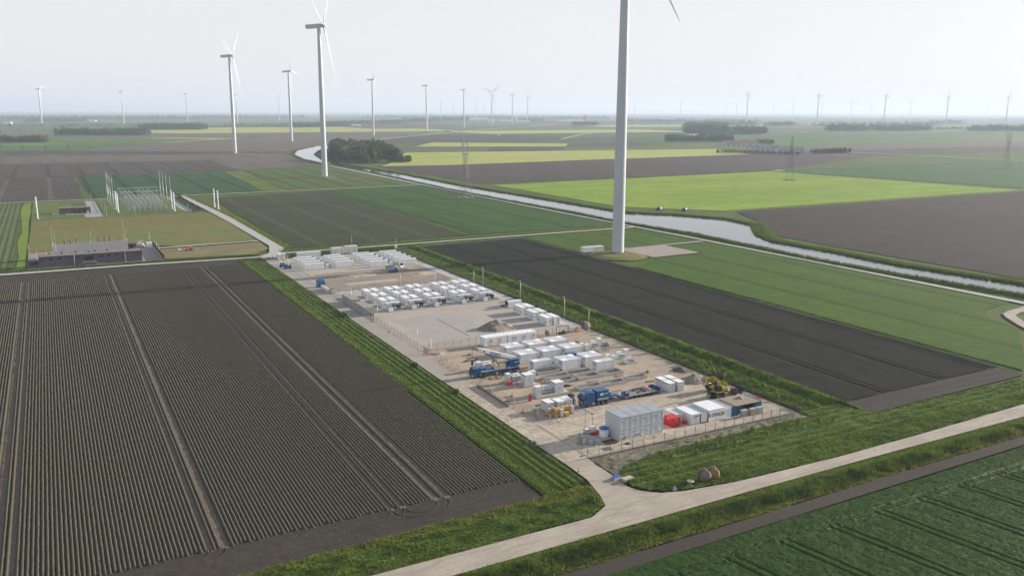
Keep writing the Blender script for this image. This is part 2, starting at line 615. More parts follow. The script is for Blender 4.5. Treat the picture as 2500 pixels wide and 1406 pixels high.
# roads and tracks -------------------------------------------------
def road_mat(name, a, b, c, rut=0.0):
    m, nt, bs = newmat(name)
    p = position(nt)
    f = ramp(nt, noise(nt, 0.12, 5.0, p), 0.35, 0.65)
    col = mixrgb(nt, f, a, b)
    f = ramp(nt, noise(nt, 1.6, 5.0, p, 0.75), 0.5, 0.72)
    col = mixrgb(nt, math_(nt, 'MULTIPLY', f, 0.75), col, c)
    st = noise(nt, 1.0, 4.0, position(nt, (0.06, 0.9, 1)) if rut else p)
    col = mixrgb(nt, math_(nt, 'MULTIPLY', ramp(nt, st, 0.5, 0.7), 0.55), col, c)
    # wheel ruts: long warped streaks
    wv = nt.nodes.new('ShaderNodeVectorMath')
    wv.operation = 'MULTIPLY_ADD'
    nz = nt.nodes.new('ShaderNodeTexNoise')
    nz.inputs['Scale'].default_value = 0.05
    nt.links.new(p, nz.inputs['Vector'])
    nt.links.new(nz.outputs[1], wv.inputs[0])
    wv.inputs[1].default_value = (14, 14, 0)
    nt.links.new(p, wv.inputs[2])
    ws = nt.nodes.new('ShaderNodeVectorMath')
    ws.operation = 'MULTIPLY'
    nt.links.new(wv.outputs[0], ws.inputs[0])
    ws.inputs[1].default_value = (0.07, 1.1, 1) if rut else (0.10, 0.95, 1)
    col = mixrgb(nt, math_(nt, 'MULTIPLY', ramp(nt, noise(nt, 1.0, 3.0, ws.outputs[0], 0.6), 0.54, 0.62), 0.45), col, c)
    nt.links.new(col, bs.inputs['Base Color'])
    bs.inputs['Roughness'].default_value = 0.92
    bs.inputs['Specular IOR Level'].default_value = 0.2
    bn = nt.nodes.new('ShaderNodeBump')
    bn.inputs['Strength'].default_value = 0.5
    bn.inputs['Distance'].default_value = 0.08
    nt.links.new(noise(nt, 2.5, 5.0, p, 0.7), bn.inputs['Height'])
    nt.links.new(bn.outputs[0], bs.inputs['Normal'])
    MATS[name] = m
    return m


m_road = road_mat('farm_road', (0.44, 0.385, 0.32), (0.35, 0.30, 0.245), (0.26, 0.22, 0.175), 1)
m_conc = road_mat('old_concrete', (0.40, 0.36, 0.31), (0.34, 0.305, 0.265), (0.26, 0.23, 0.195))
m_track = mat('track_concrete', (0.40, 0.38, 0.34), 0.9, 0.1, 0.3)
ZR = 0.10
sheet('road', [(-40, 116.0), (52, 116.1), (118, 117.3), (150.5, 117.6), (230, 117.5), (330, 117.5), (330, 123.3), (217, 123.1), (179, 121.8),
               (147, 121.2), (117.3, 121.9), (106, 123.4), (101, 124.9), (98.2, 127.3), (96.8, 130.4), (97.2, 135), (97.5, 146.2), (91.7, 146.2),
               (91.4, 137), (89.6, 129.6), (88.0, 125.4), (83, 122.6), (40, 122.3), (-40, 122.2)], ZR, m_road)
sheet('track', [(-60, 446.6), (35.7, 445.9), (92, 442.2), (92, 445.6), (35, 450.2), (-60, 452.0)], 0.08, m_track)
sheet('track', [(92, 432), (101, 432), (101, 441), (104, 452), (110, 468), (110.5, 620), (107.5, 700), (103, 795), (99, 800), (101.5, 700), (104, 600), (104.5, 480), (99, 455), (92, 446)], 0.09, m_track)
sheet('track', [(101, 449.5), (175, 449.3), (331, 449.3), (334.5, 452.5), (331, 453.0), (174, 452.7), (104, 452.8)], 0.085, m_track)
sheet('track', [(334, 190), (338, 190), (337.6, 300), (337.2, 385), (336, 460), (334.5, 620), (336, 800), (341, 1000), (341, 1160), (336, 1160), (334.6, 1000), (332, 800), (331, 620), (333, 460), (334.4, 385), (334.6, 300)], 0.09, m_track)
sheet('track', [(-60, 800.5), (98, 800.5), (230, 808), (331, 812), (331, 816), (230, 812), (98, 804), (-60, 804)], 0.085, m_track)
sheet('track', [(40, 496.5), (60, 498), (103, 500), (104, 503), (60, 501.5), (40, 500)], 0.095, m_track)
sheet('turbine_pad', [(272.5, 350), (303.2, 351), (302.6, 379.5), (332, 380.6), (332, 384.6), (300, 382.5), (270, 381)], 0.09,
      road_mat('pad_gravel', (0.33, 0.29, 0.26), (0.30, 0.25, 0.225), (0.24, 0.20, 0.18)))
lp = [(346, 195), (327, 189.2), (317, 188), (311.5, 186.3), (307.5, 182.5), (301, 174.5), (293, 163), (284, 150)]
lv = []
for q, (x, y) in enumerate(lp):
    a, b = lp[max(0, q - 1)], lp[min(len(lp) - 1, q + 1)]
    d = Vector((b[0] - a[0], b[1] - a[1])).normalized()
    lv.append(((x - d.y * 2.1, y + d.x * 2.1), (x + d.y * 2.1, y - d.x * 2.1)))
sheet('track', [p[0] for p in lv] + [p[1] for p in reversed(lv)], 0.095, m_road)
# dark wheel track along the green crop, with its yellow grass edge
m_wheel = field_mat('wheel_track', (0.078, 0.064, 0.052), (0.062, 0.052, 0.044), fine=0.9, row=0.33, rowdir=0.05, rowmix=0.25)
sheet('track', [(-20, 104.2), (74, 104.4), (106, 105.2), (190, 106.4), (330, 106.6), (330, 109.9), (196, 109.7), (140, 109.2), (110, 108.6), (70, 108.1), (-20, 107.8)], 0.06, m_wheel)

# canal ------------------------------------------------------------
mw, nt, b = newmat('canal_water')
b.inputs['Base Color'].default_value = (0.045, 0.055, 0.055, 1)
b.inputs['Roughness'].default_value = 0.08
b.inputs['Specular IOR Level'].default_value = 0.9
b.inputs['IOR'].default_value = 1.33
bn = nt.nodes.new('ShaderNodeBump')
bn.inputs['Strength'].default_value = 0.12
bn.inputs['Distance'].default_value = 0.1
nt.links.new(noise(nt, 1.2, 3.0, position(nt, (1, 0.5, 1))), bn.inputs['Height'])
nt.links.new(bn.outputs[0], b.inputs['Normal'])
CAN_S = [(352, 60), (350.7, 208), (345.5, 259), (343.1, 306), (346, 353), (348.5, 408), (341.5, 470), (343, 541), (340, 632), (338.5, 752), (345, 928), (347, 1083), (344.5, 1181), (347, 1316), (372, 1480), (420, 1640), (500, 1800)]
CAN_N = [(372, 60), (370.9, 217), (364.5, 274), (367.5, 328), (366.5, 363), (378, 387), (409, 424), (414, 455), (399, 489), (375, 516), (373.5, 543), (370, 652), (364.5, 780), (370, 966), (367, 1075), (364, 1200), (374, 1320), (402, 1460), (450, 1600), (540, 1780)]
sheet('canal_water', CAN_S + CAN_N[::-1], 0.02, mw)


# ridged potato land -----------------------------------------------
def ridge_land(name, poly, spacing, height, m, gaps, ysegs, jitter=0.0, z=0.0):
    xs = [p[0] for p in poly]
    x = min(xs) + spacing / 2
    V, F = [], []
    n = 0
    prof = [(-0.5, 0.0), (-0.16, 1.0), (0.16, 1.0), (0.5, 0.0)]
    rr = np.random.default_rng(3)
    while x < max(xs) - spacing / 2:
        cross = []
        for i in range(len(poly)):
            (xa, ya), (xb, yb_) = poly[i], poly[(i + 1) % len(poly)]
            if (xa > x) != (xb > x):
                cross.append(ya + (x - xa) / (xb - xa) * (yb_ - ya))
        if len(cross) < 2:
            x += spacing
            continue
        lo, hi = min(cross) + rr.uniform(-0.25, 0.25), max(cross) + rr.uniform(-0.3, 0.3)
        gap = any(abs(x - g) < spacing * 0.5 for g in gaps)
        h = 0.0 if gap else height
        ys = [v for v in ysegs if lo < v < hi]
        ys = np.array([lo, lo + 0.35] + [v for v in ys if v > lo + 0.6 and v < hi - 0.6] + [hi - 0.35, hi])
        k = len(ys)
        env = np.ones(k)
        env[0] = env[-1] = 0.05
        base = n
        for (dx, hz) in prof:
            jx = rr.normal(0, jitter, k) * (0.4 if hz == 0 else 1)
            jz = 1 + rr.normal(0, jitter * 4, k) * hz
            V.append(np.stack([x + dx * spacing + jx, ys, z + (0.02 + h * hz * jz) * env], 1))
            n += k
        for p in range(3):
            a = base + p * k + np.arange(k - 1)
            F.append(np.stack([a, a + k, a + k + 1, a + 1], 1)[:, [0, 1, 2, 3]])
        x += spacing
    me = np_mesh(name, np.concatenate(V), np.concatenate(F), m)
    return link(name, me)


m_head = field_mat('headland_soil', (0.067, 0.056, 0.046), (0.054, 0.047, 0.039), patch=0.05, fine=0.7, streak=0.6, rowdir=math.pi / 2, var=0.25,
                   streakcol=(0.045, 0.041, 0.031))
m_ridge, nt, b = newmat('potato_ridges')
p = position(nt)
f = ramp(nt, noise(nt, 0.35, 4.0, p), 0.35, 0.65)
c = mixrgb(nt, f, (0.084, 0.070, 0.054), (0.063, 0.055, 0.045))
# young potato plants sprouting along the ridge tops
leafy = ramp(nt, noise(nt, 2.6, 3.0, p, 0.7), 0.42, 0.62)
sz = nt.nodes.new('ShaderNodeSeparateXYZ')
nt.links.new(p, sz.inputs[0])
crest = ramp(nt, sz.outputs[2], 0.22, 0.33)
c = mixrgb(nt, math_(nt, 'MULTIPLY', crest, 0.8), c, (0.122, 0.105, 0.073))  # dry ridge tops painted paler, so the sunlit crest lines show in the colour
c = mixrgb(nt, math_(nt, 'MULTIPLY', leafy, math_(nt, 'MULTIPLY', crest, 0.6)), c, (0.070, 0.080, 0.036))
nt.links.new(c, b.inputs['Base Color'])
b.inputs['Roughness'].default_value = 0.95
b.inputs['Specular IOR Level'].default_value = 0.1
bn = nt.nodes.new('ShaderNodeBump')
bn.inputs['Strength'].default_value = 0.5
bn.inputs['Distance'].default_value = 0.12
nt.links.new(noise(nt, 5.0, 4.0, p, 0.7), bn.inputs['Height'])
nt.links.new(bn.outputs[0], b.inputs['Normal'])

sheet('headland', [(-60, 131.2), (22, 131.9), (79.2, 134.0), (80.2, 443), (-60, 445.5)], 0.0, m_head)
ysegs = list(np.arange(143, 230, 0.9)) + list(np.arange(230, 432, 3.0))
sp = 0.745
gaps = []
for t in (-12.6, 19.7, 52.3, 61.6):
    gaps += [t - 0.9, t - 1.4, t + 1.5, t + 1.0]
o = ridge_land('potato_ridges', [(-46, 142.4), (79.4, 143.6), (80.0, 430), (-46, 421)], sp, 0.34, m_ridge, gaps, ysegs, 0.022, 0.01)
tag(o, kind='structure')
sheet('headland', [(176.5, 137), (243, 138.5), (244.5, 332), (244.5, 444), (177, 440)], 0.01,
      field_mat('headland_soil_b', (0.066, 0.056, 0.047), (0.056, 0.048, 0.042), patch=0.05, fine=0.6, streak=0.5, rowdir=math.pi / 2))
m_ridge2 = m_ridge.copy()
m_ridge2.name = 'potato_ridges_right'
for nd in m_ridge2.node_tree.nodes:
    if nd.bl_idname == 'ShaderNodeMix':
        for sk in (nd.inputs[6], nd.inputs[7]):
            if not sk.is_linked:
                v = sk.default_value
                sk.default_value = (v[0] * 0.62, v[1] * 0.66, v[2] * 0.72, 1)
gaps = []
for t in (193.0, 217.5, 238.0):
    gaps += [t - 0.9, t - 1.4, t + 1.5, t + 1.0]
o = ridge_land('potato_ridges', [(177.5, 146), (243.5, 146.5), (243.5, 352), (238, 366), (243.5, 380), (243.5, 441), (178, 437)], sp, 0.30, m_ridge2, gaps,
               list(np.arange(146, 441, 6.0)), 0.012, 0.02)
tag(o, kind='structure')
# wheel tracks of dry, rolled soil between the ridges, the left paled to read sunlit
m_rolled = mat('rolled_soil_lit', (0.165, 0.132, 0.10), 0.95, 0.18, 0.8, spec=0.1, bump=0.3)
for t in (-12.6, 19.7, 52.3, 61.6):
    for o_ in (-1.15, 1.25):
        sheet('wheel_track', rect(t + o_ - 0.62, t + o_ + 0.62, 142.6, 421 + (t + 46) * 0.07), 0.05, m_rolled)
for t in (193.0, 217.5, 238.0):
    for o_ in (-1.15, 1.25):
        sheet('wheel_track', rect(t + o_ - 0.55, t + o_ + 0.55, 146.2, 430 if t < 230 else 350), 0.05, MATS['headland_soil_b'])
# tyre marks where the tractor turned on the headland
mb = MB()
for cx, r0 in ((19.7, 0), (52.3, 0), (57.0, 4.3)):
    for off in (-1.2, 1.25):
        pts = []
        if r0:
            for k in range(19):
                a = math.pi + math.pi * k / 18
                pts.append((cx + (r0 + off) * math.cos(a), 142.0 + (r0 + off) * 0.75 * math.sin(a)))
        else:
            for k in range(9):
                t = k / 8
                pts.append((cx + off - 9 * t * t, 143.2 - 5.2 * t * (1.5 - t * 0.5) - (0.3 * off)))
        for (xa, ya), (xb, yb_) in zip(pts, pts[1:]):
            d = Vector((xb - xa, yb_ - ya)).normalized()
            nx, ny = -d.y * 0.28, d.x * 0.28
            mb.add([(xa + nx, ya + ny, 0.03), (xa - nx, ya - ny, 0.03), (xa, ya, 0.10), (xb + nx, yb_ + ny, 0.03), (xb - nx, yb_ - ny, 0.03), (xb, yb_, 0.10)],
                   [(0, 2, 5, 3), (2, 1, 4, 5)])
o = mb.build('wheel_marks', m_head)
o['kind'] = 'structure'


# ---------------------------------------------------------------- the site: surfaces
m_sand = road_mat('site_sand', (0.44, 0.36, 0.265), (0.34, 0.275, 0.205), (0.22, 0.18, 0.145))
m_dirt = road_mat('site_dirt', (0.33, 0.27, 0.21), (0.24, 0.20, 0.165), (0.17, 0.145, 0.125))
m_pad = road_mat('site_concrete', (0.42, 0.375, 0.325), (0.37, 0.33, 0.285), (0.31, 0.275, 0.24))
m_padgrey = road_mat('site_concrete_grey', (0.37, 0.345, 0.315), (0.335, 0.315, 0.285), (0.30, 0.275, 0.245))
sheet('site_ground', rect(91.5, 160.6, 146.2, 432), 0.02, m_sand)
sheet('pavement', rect(91.6, 97.3, 146.2, 432), 0.06, m_conc)
sheet('pavement', rect(97.6, 160.3, 241.6, 338), 0.05, m_pad)
sheet('pavement', rect(104.5, 128.5, 246, 285), 0.065, m_padgrey)
sheet('drain_channel', rect(119.0, 119.35, 252, 279), 0.075, mat('drain_dark', (0.10, 0.10, 0.10), 0.8))
sheet('pavement', rect(97.6, 160.3, 384, 432), 0.05, m_pad)
sheet('site_ground', [(99, 340), (150, 340), (158, 352), (155, 383), (103, 383)], 0.045, m_dirt)
sheet('pavement', rect(109, 133, 351.5, 357), 0.09, m_pad)
sheet('pavement', rect(155.8, 160.4, 240, 384), 0.06, mat('edge_concrete', (0.46, 0.44, 0.41), 0.9, 0.08, 0.4))
sheet('pavement', rect(97.7, 157, 337.4, 340.6), 0.07, MATS['edge_concrete'])
sheet('pavement', rect(97.5, 99.4, 340.6, 430), 0.07, MATS['edge_concrete'])
sheet('pavement', [(97.6, 146.5), (160.3, 146.5), (160.3, 176), (134, 183.2), (112, 182), (112, 172), (97.6, 172)], 0.045, m_conc)
# concrete road plates, one by one where they can be told apart
m_plate = mat('concrete_plate', (0.46, 0.395, 0.31), 0.92, 0.18, 0.7, spec=0.2, bump=0.25, objrand=0.10)
plate_root = empty('concrete_plates', (0, 0, 0))
plate_root['kind'] = 'structure'
me_plate = MB().box(-0.985, 0.985, -0.985, 0.985, 0.0, 0.05, 0.01).mesh('concrete_plate', m_plate)
spots = []
for ix in range(31):
    for iy in range(16):
        x, y = 99.0 + ix * 2.0, 148.0 + iy * 2.0
        if y < 170 or (x > 113 and y < 182 - max(0, x - 134) * 0.28):
            spots.append((x, y))
for ix in range(3):
    for iy in range(30):
        spots.append((92.75 + ix * 2.0, 147.5 + iy * 2.0))
spots.sort(key=lambda s: math.hypot(*s))
for x, y in spots[:300]:
    o = link('concrete_plate', me_plate, plate_root, (x + random.uniform(-0.01, 0.01), y, 0.052 + random.uniform(0, 0.012)))
mb = MB()
for x, y in spots[300:]:
    mb.box(x - 0.985, x + 0.985, y - 0.985, y + 0.985, 0.052, 0.10 + random.uniform(0, 0.012), 0.01)
o = mb.build('concrete_plates_beyond', m_plate, plate_root)
o['kind'] = 'stuff'
# gravel kerb bank outside the front fence
def heap(name, cx, cy, rx, ry, h, m, label, cat, seed, group=None, n=36, sharp=1.0, ridge=0.0):
    gx, gy = np.meshgrid(np.linspace(-1.1, 1.1, n), np.linspace(-1.1, 1.1, n))
    wob = vnoise(gx * 10, gy * 10, 4, seed) * 0.35
    d = np.sqrt(gx ** 2 + gy ** 2) + wob - 0.15
    z = np.clip(1 - d, 0, 1) ** sharp * h * (0.85 + 0.3 * vnoise(gx * 10, gy * 10, 2.2, seed + 1))
    z += np.where(d < 1, vnoise(gx * 10, gy * 10, 0.7, seed + 2) * 0.12 * h, 0)
    v = np.stack([gx * rx, gy * ry, z - 0.02], -1).reshape(-1, 3)
    i = np.arange(n * n).reshape(n, n)
    f = np.stack([i[:-1, :-1], i[:-1, 1:], i[1:, 1:], i[1:, :-1]], -1).reshape(-1, 4)
    keep = (z.ravel()[f] > 0.0).any(1)
    o = link(name, np_mesh(name, v, f[keep], m, smooth=False), None, (cx, cy, 0.06))
    return tag(o, label, cat, group)


m_spoil = mat('spoil_grey', (0.23, 0.205, 0.175), 0.95, 0.25, 0.9, bump=0.6)
m_spoil2 = mat('spoil_sand', (0.38, 0.31, 0.22), 0.95, 0.2, 0.9, bump=0.5)
heap('sand_heap', 132.5, 257, 7.0, 4.8, 3.0, m_spoil, 'large grey sand heap on the concrete behind the long white container', 'sand heap', 21)
heap('sand_heap', 154.0, 178.3, 4.8, 3.8, 2.0, m_spoil, 'grey sand heap by the right fence behind the four grey cabinets', 'sand heap', 31)
heap('soil_heap', 152.8, 219.5, 3.4, 3.2, 1.4, m_spoil, 'low brown soil heap beside the transformer plinth on the right', 'soil heap', 41)
heap('soil_heap', 157.0, 188.0, 2.2, 2.2, 1.2, mat('spoil_dark', (0.10, 0.09, 0.08), 0.95, 0.3, 0.9), 'small dark soil heap at the right fence', 'soil heap', 51)
heap('soil_heap', 120, 372, 9, 5, 1.1, m_spoil2, 'long low sandy spoil heap in the dug ground near the battery rows', 'soil heap', 61)
heap('soil_heap', 142, 378, 9, 5, 1.0, m_dirt, 'wide brown spoil heap beside the parked tipping dumper', 'soil heap', 71)
heap('soil_heap', 147, 362, 8, 5, 0.9, m_spoil2, 'sandy spoil heap at the right end of the dug ground', 'soil heap', 81)
heap('soil_heap', 137.5, 376, 1.6, 1.4, 1.0, m_spoil2, 'small pale sand heap in front of the dark skip', 'soil heap', 91)

# ---------------------------------------------------------------- fences
m_post = mat('post_dark', (0.06, 0.06, 0.062), 0.6, 0.05)
m_wire = mat('wire_dark', (0.09, 0.09, 0.09), 0.55, 0.05)
me_post = MB().box(-0.035, 0.035, -0.035, 0.035, 0, 2.25).mesh('post', m_post)


def wire_panel(L, H, nv=14, nh=9):
    mb = MB()
    for i in range(nv):
        x = (i + 0.5) * L / nv
        mb.tube((x, 0, 0.06), (x, 0, H), 0.006, n=3, cap=False, smooth=False)
    for j in range(nh):
        z = 0.08 + j * (H - 0.1) / (nh - 1)
        mb.tube((0, 0.008, z), (L, 0.008, z), 0.007, n=3, cap=False, smooth=False)
    return mb.mesh('wire_mesh', m_wire)


WP = {}


def fence(p, q, label, step=2.95, posts=True, name='wire_fence', h=2.05, first=True, last=True):
    p, q = Vector((*p, 0)), Vector((*q, 0))
    L = (q - p).length
    n = max(1, round(L / step))
    s = L / n
    r = empty(name, p + Vector((0, 0, 0.06)), math.atan2(q.y - p.y, q.x - p.x))
    tag(r, label, 'fence')
    key = round(s, 2)
    if key not in WP:
        WP[key] = wire_panel(s, h)
    for i in range(n + 1):
        if (i == 0 and not first) or (i == n and not last):
            continue
        link('post', me_post, r, (i * s, 0, 0))
    for i in range(n):
        link('wire_mesh', WP[key], r, (i * s, 0, 0))
    return r


fence((97.4, 146.1), (160.4, 146.1), 'dark wire mesh fence along the road end of the site, before the office block')
fence((97.75, 241.5), (97.75, 289.5), 'dark wire mesh fence beside the lane, left of the empty concrete yard')
fence((97.75, 241.5), (117.0, 241.5), 'dark wire mesh fence across the site, left of the long white container', first=False)
fence((137.0, 241.5), (160.2, 241.5), 'dark wire mesh fence across the site, right of the long white container')
fence((160.4, 146.1), (160.4, 241.4), 'dark wire mesh fence down the right side of the near half of the site', first=False)
fence((160.4, 241.5), (160.4, 431), 'dark wire mesh fence down the right side of the far half of the site')
fence((98.0, 338.2), (157, 338.2), 'dark wire mesh fence between the battery containers and the dug ground')
fence((97.6, 323.5), (97.6, 404), 'dark wire mesh fence beside the lane, left of the dug ground')
fence((80, 436), (96, 434), 'dark wire mesh fence at the far end of the lane by the grey hut')
# lane gate with heavy bars
g = empty('site_gate', (97.75, 286.2, 0.06), math.pi / 2)
tag(g, 'black barred swing gate beside the grey-green hut at the lane', 'gate')
mb = MB()
for z in (0.15, 2.0):
    mb.box(0, 7.6, -0.04, 0.04, z, z + 0.1)
for x in (0, 3.75, 7.5):
    mb.box(x, x + 0.12, -0.06, 0.06, 0, 2.3)
mb.build('gate_frame', m_post, g)
for i in range(18):
    MB().box(0.25 + i * 0.41, 0.29 + i * 0.41, -0.02, 0.02, 0.25, 2.0).build('gate_bar', m_post, g)
g = empty('site_gate', (97.75, 236.0, 0.06), math.pi / 2)
tag(g, 'narrow black gate leaf standing at the corner of the concrete yard', 'gate')
mb = MB().box(0, 0.12, -0.06, 0.06, 0, 2.4).box(3.2, 3.32, -0.06, 0.06, 0, 2.4).box(0, 3.3, -0.04, 0.04, 2.0, 2.1).box(0, 3.3, -0.04, 0.04, 0.12, 0.2)
mb.build('gate_frame', m_post, g)
for i in range(9):
    MB().box(0.3 + i * 0.32, 0.34 + i * 0.32, -0.02, 0.02, 0.2, 2.0).build('gate_bar', m_post, g)

# building-site fence panels along the lane: tube frames, mesh, concrete feet
m_zinc = mat('zinc', (0.42, 0.43, 0.44), 0.45, 0.1, metal=0.5)
m_foot = mat('foot_concrete', (0.30, 0.29, 0.27), 0.9)
me_fr = MB()
for a, b_ in (((0, 0, 0.1), (0, 0, 2.0)), ((3.4, 0, 0.1), (3.4, 0, 2.0)), ((0, 0, 2.0), (3.4, 0, 2.0)), ((0, 0, 0.25), (3.4, 0, 0.25))):
    me_fr.tube(a, b_, 0.025, n=5)
me_fr = me_fr.mesh('panel_frame', m_zinc)
me_ft = MB().box(-0.35, 0.35, -0.12, 0.12, 0, 0.14, 0.02).mesh('foot', m_foot)
me_mesh = wire_panel(3.4, 1.95, 12, 7)
lane = [(98.6, 229), (98.3, 225.6), (98.4, 222.1), (98.8, 218.7), (98.5, 206), (99.0, 202.6), (98.6, 199.2), (98.9, 195.8), (98.5, 192.4), (98.8, 189),
        (99.2, 185.6), (98.9, 182.2), (99.4, 178.8), (100.9, 175.4), (99.8, 171.9), (101.6, 168.8)]
for k in range(len(lane)):
    x, y = lane[k]
    if k + 1 < len(lane) and abs(lane[k + 1][1] - y) < 5:
        x2, y2 = lane[k + 1]
    else:
        x2, y2 = x + 0.5, y - 3.4
    o = empty('temporary_fence', (x, y, 0.1), math.atan2(y2 - y, x2 - x))
    tag(o, 'zinc temporary fence panel along the lane, %s counted from the far end' % ORD[k], 'fence panel',
        'temporary fence panels along the lane')
    link('panel_frame', me_fr, o)
    link('wire_mesh', me_mesh, o)
    link('foot', me_ft, o, (0, 0, 0)).rotation_euler = (0, 0, math.pi / 2)
for k, (x, y, a) in enumerate([(102.6, 157.2, -2.2), (100.2, 154.4, -1.7), (99.6, 151.0, -1.2)]):
    o = empty('temporary_fence', (x, y, 0.1), a)
    tag(o, 'zinc temporary fence panel of the curved entrance, %s from the road end' % ORD[2 - k], 'fence panel', 'temporary fence panels at the entrance')
    link('panel_frame', me_fr, o)
    link('wire_mesh', me_mesh, o)
    link('foot', me_ft, o, (0, 0, 0)).rotation_euler = (0, 0, math.pi / 2)
# low grey silt screen along the lane edge
o = MB().box(0, 0.12, 0, 19, 0, 0.75).build('silt_screen', mat('screen_cloth', (0.20, 0.185, 0.165), 0.95, 0.2, 1.2), None, (97.5, 183, 0.05))
o.rotation_euler = (0, 0, -0.02)
tag(o, 'low dark grey silt screen running along the lane edge left of the switch cabinets', 'screen')

# lamp posts -------------------------------------------------------
m_galv = mat('galvanised', (0.55, 0.56, 0.57), 0.45, 0.08, metal=0.3)
m_lampglass = mat('lamp_cover', (0.7, 0.7, 0.68), 0.3, 0.03)


def lamp(x, y, h, label, two=False, head=True):
    r = empty('lamp_post', (x, y, 0.05))
    tag(r, label, 'lamp post', 'lamp posts around the site')
    MB().tube((0, 0, 0), (0, 0, h), 0.10, 0.055, n=8).build('pole', m_galv, r)
    MB().lathe([(0.16, 0), (0.16, 0.25), (0.10, 0.3)], n=8).build('base', m_galv, r)
    if head:
        hd = MB().box(-0.75, 0.08, -0.13, 0.13, h - 0.05, h + 0.07).build('lamp_head', m_galv, r)
        MB().box(-0.7, -0.2, -0.1, 0.1, h - 0.075, h - 0.05).build('lamp_cover', m_lampglass, hd)
    return r


for k, y in enumerate((256.7, 289.7, 323.0)):
    lamp(159.8, y, 8.4, 'tall grey lamp post at the right fence, %s counting from the road end' % ORD[k])
lamp(98.9, 247.5, 6.6, 'slim grey lamp post behind the lane fence in the empty concrete yard')
lamp(98.9, 285.0, 6.6, 'slim grey lamp post beside the barred lane gate')
lamp(99.2, 316, 6.6, 'slim grey lamp post between the two grey-green huts')
lamp(158.8, 330.0, 6.6, 'slim grey lamp post at the right fence by the far corner of the battery block', head=False)
lamp(128.2, 338.8, 6.0, 'slim mast rising from the cross fence behind the battery block', head=False)
lamp(144.5, 339.2, 4.5, 'short slim mast on the cross fence, right of the taller one', head=False)
lamp(160.0, 241.0, 7.0, 'thin grey mast at the right end of the cross fence near the cable reels', head=False)
r = empty('white_mast', (100.0, 239.0, 0.05))
tag(r, 'white mast with a striped foot at the corner of the concrete yard', 'mast')
MB().tube((0, 0, 0), (0, 0, 4.6), 0.11, 0.09, n=10).build('pole', mat('white_paint', (0.75, 0.75, 0.74), 0.5, 0.06), r)
MB().box(-0.08, 0.08, -0.08, 0.08, 4.6, 4.85).build('cap', m_galv, r)
for z, c in ((0.05, 'red'), (0.35, 'white'), (0.65, 'red')):
    MB().lathe([(0.22, z), (0.22, z + 0.28)], n=10).build('foot_band', mat('red_paint', (0.55, 0.03, 0.025), 0.5) if c == 'red' else MATS['white_paint'], r)


# ---------------------------------------------------------------- containers and switchgear
m_white = mat('container_white', (0.74, 0.75, 0.76), 0.45, 0.06, 0.8, objrand=0.04)
m_roofw = mat('roof_white', (0.78, 0.78, 0.78), 0.55, 0.08, 0.6, objrand=0.04)
m_grey = mat('cabinet_grey', (0.58, 0.60, 0.61), 0.5, 0.06, 0.9, objrand=0.03)
m_dark = mat('vent_black', (0.03, 0.032, 0.035), 0.6, 0.1)
m_seam = mat('seam_grey', (0.33, 0.34, 0.36), 0.6, 0.08)
m_base = mat('plinth_concrete', (0.42, 0.40, 0.37), 0.9, 0.12, 0.8)
m_blue = mat('deep_blue', (0.012, 0.085, 0.26), 0.4, 0.12, 0.8)
m_red = mat('signal_red', (0.55, 0.018, 0.02), 0.45, 0.1, 0.8)
m_glass = mat('dark_glass', (0.02, 0.025, 0.03), 0.1, 0.05, spec=0.8)
m_black = mat('rubber_black', (0.022, 0.022, 0.023), 0.8, 0.2)
m_steel = mat('steel_grey', (0.30, 0.31, 0.32), 0.45, 0.1, metal=0.4)
m_teal = mat('dark_teal', (0.035, 0.065, 0.07), 0.5, 0.1)
m_cream = mat('cream', (0.66, 0.55, 0.36), 0.5, 0.06)
m_yellow = mat('machine_yellow', (0.40, 0.30, 0.03), 0.5, 0.15)
m_wood = mat('wood_plain', (0.36, 0.24, 0.12), 0.8, 0.25, 3.0)


def corrugated(L, H, n, depth=0.045, z0=0.0):
    """Trapezoid sheet in XZ, x 0..L, bulging to -Y."""
    mb = MB()
    p = L / n
    xs = []
    for i in range(n):
        for t, d in ((0.0, 0), (0.3, 0), (0.5, depth), (0.8, depth)):
            xs.append(((i + t) * p, -d))
    xs.append((L, 0))
    for (xa, da), (xb, db) in zip(xs, xs[1:]):
        mb.add([(xa, da, z0), (xb, db, z0), (xb, db, z0 + H), (xa, da, z0 + H)], [(0, 1, 2, 3)])
    return mb


def ribbed_roof(L, W, n, z):
    mb = MB()
    p = L / n
    for i in range(n):
        x = i * p
        mb.add([(x, 0, z), (x + 0.55 * p, 0, z), (x + 0.55 * p, W, z), (x, W, z)], [(0, 1, 2, 3)])
        mb.add([(x + 0.55 * p, 0, z), (x + 0.65 * p, 0, z + 0.025), (x + 0.65 * p, W, z + 0.025), (x + 0.55 * p, W, z)], [(0, 1, 2, 3)])
        mb.add([(x + 0.65 * p, 0, z + 0.025), (x + 0.9 * p, 0, z + 0.025), (x + 0.9 * p, W, z + 0.025), (x + 0.65 * p, W, z + 0.025)], [(0, 1, 2, 3)])
        mb.add([(x + 0.9 * p, 0, z + 0.025), (x + p, 0, z), (x + p, W, z), (x + 0.9 * p, W, z + 0.025)], [(0, 1, 2, 3)])
    return mb


def box_frame(L, W, H, t=0.11):
    mb = MB()
    for x in (0, L - t):
        for y in (0, W - t):
            mb.box(x, x + t, y, y + t, 0, H)
    for z in (0.0, H - t):
        for y in (0, W - t):
            mb.box(t, L - t, y, y + t, z, z + t)
        for x in (0, L - t):
            mb.box(x, x + t, t, W - t, z, z + t)
    return mb


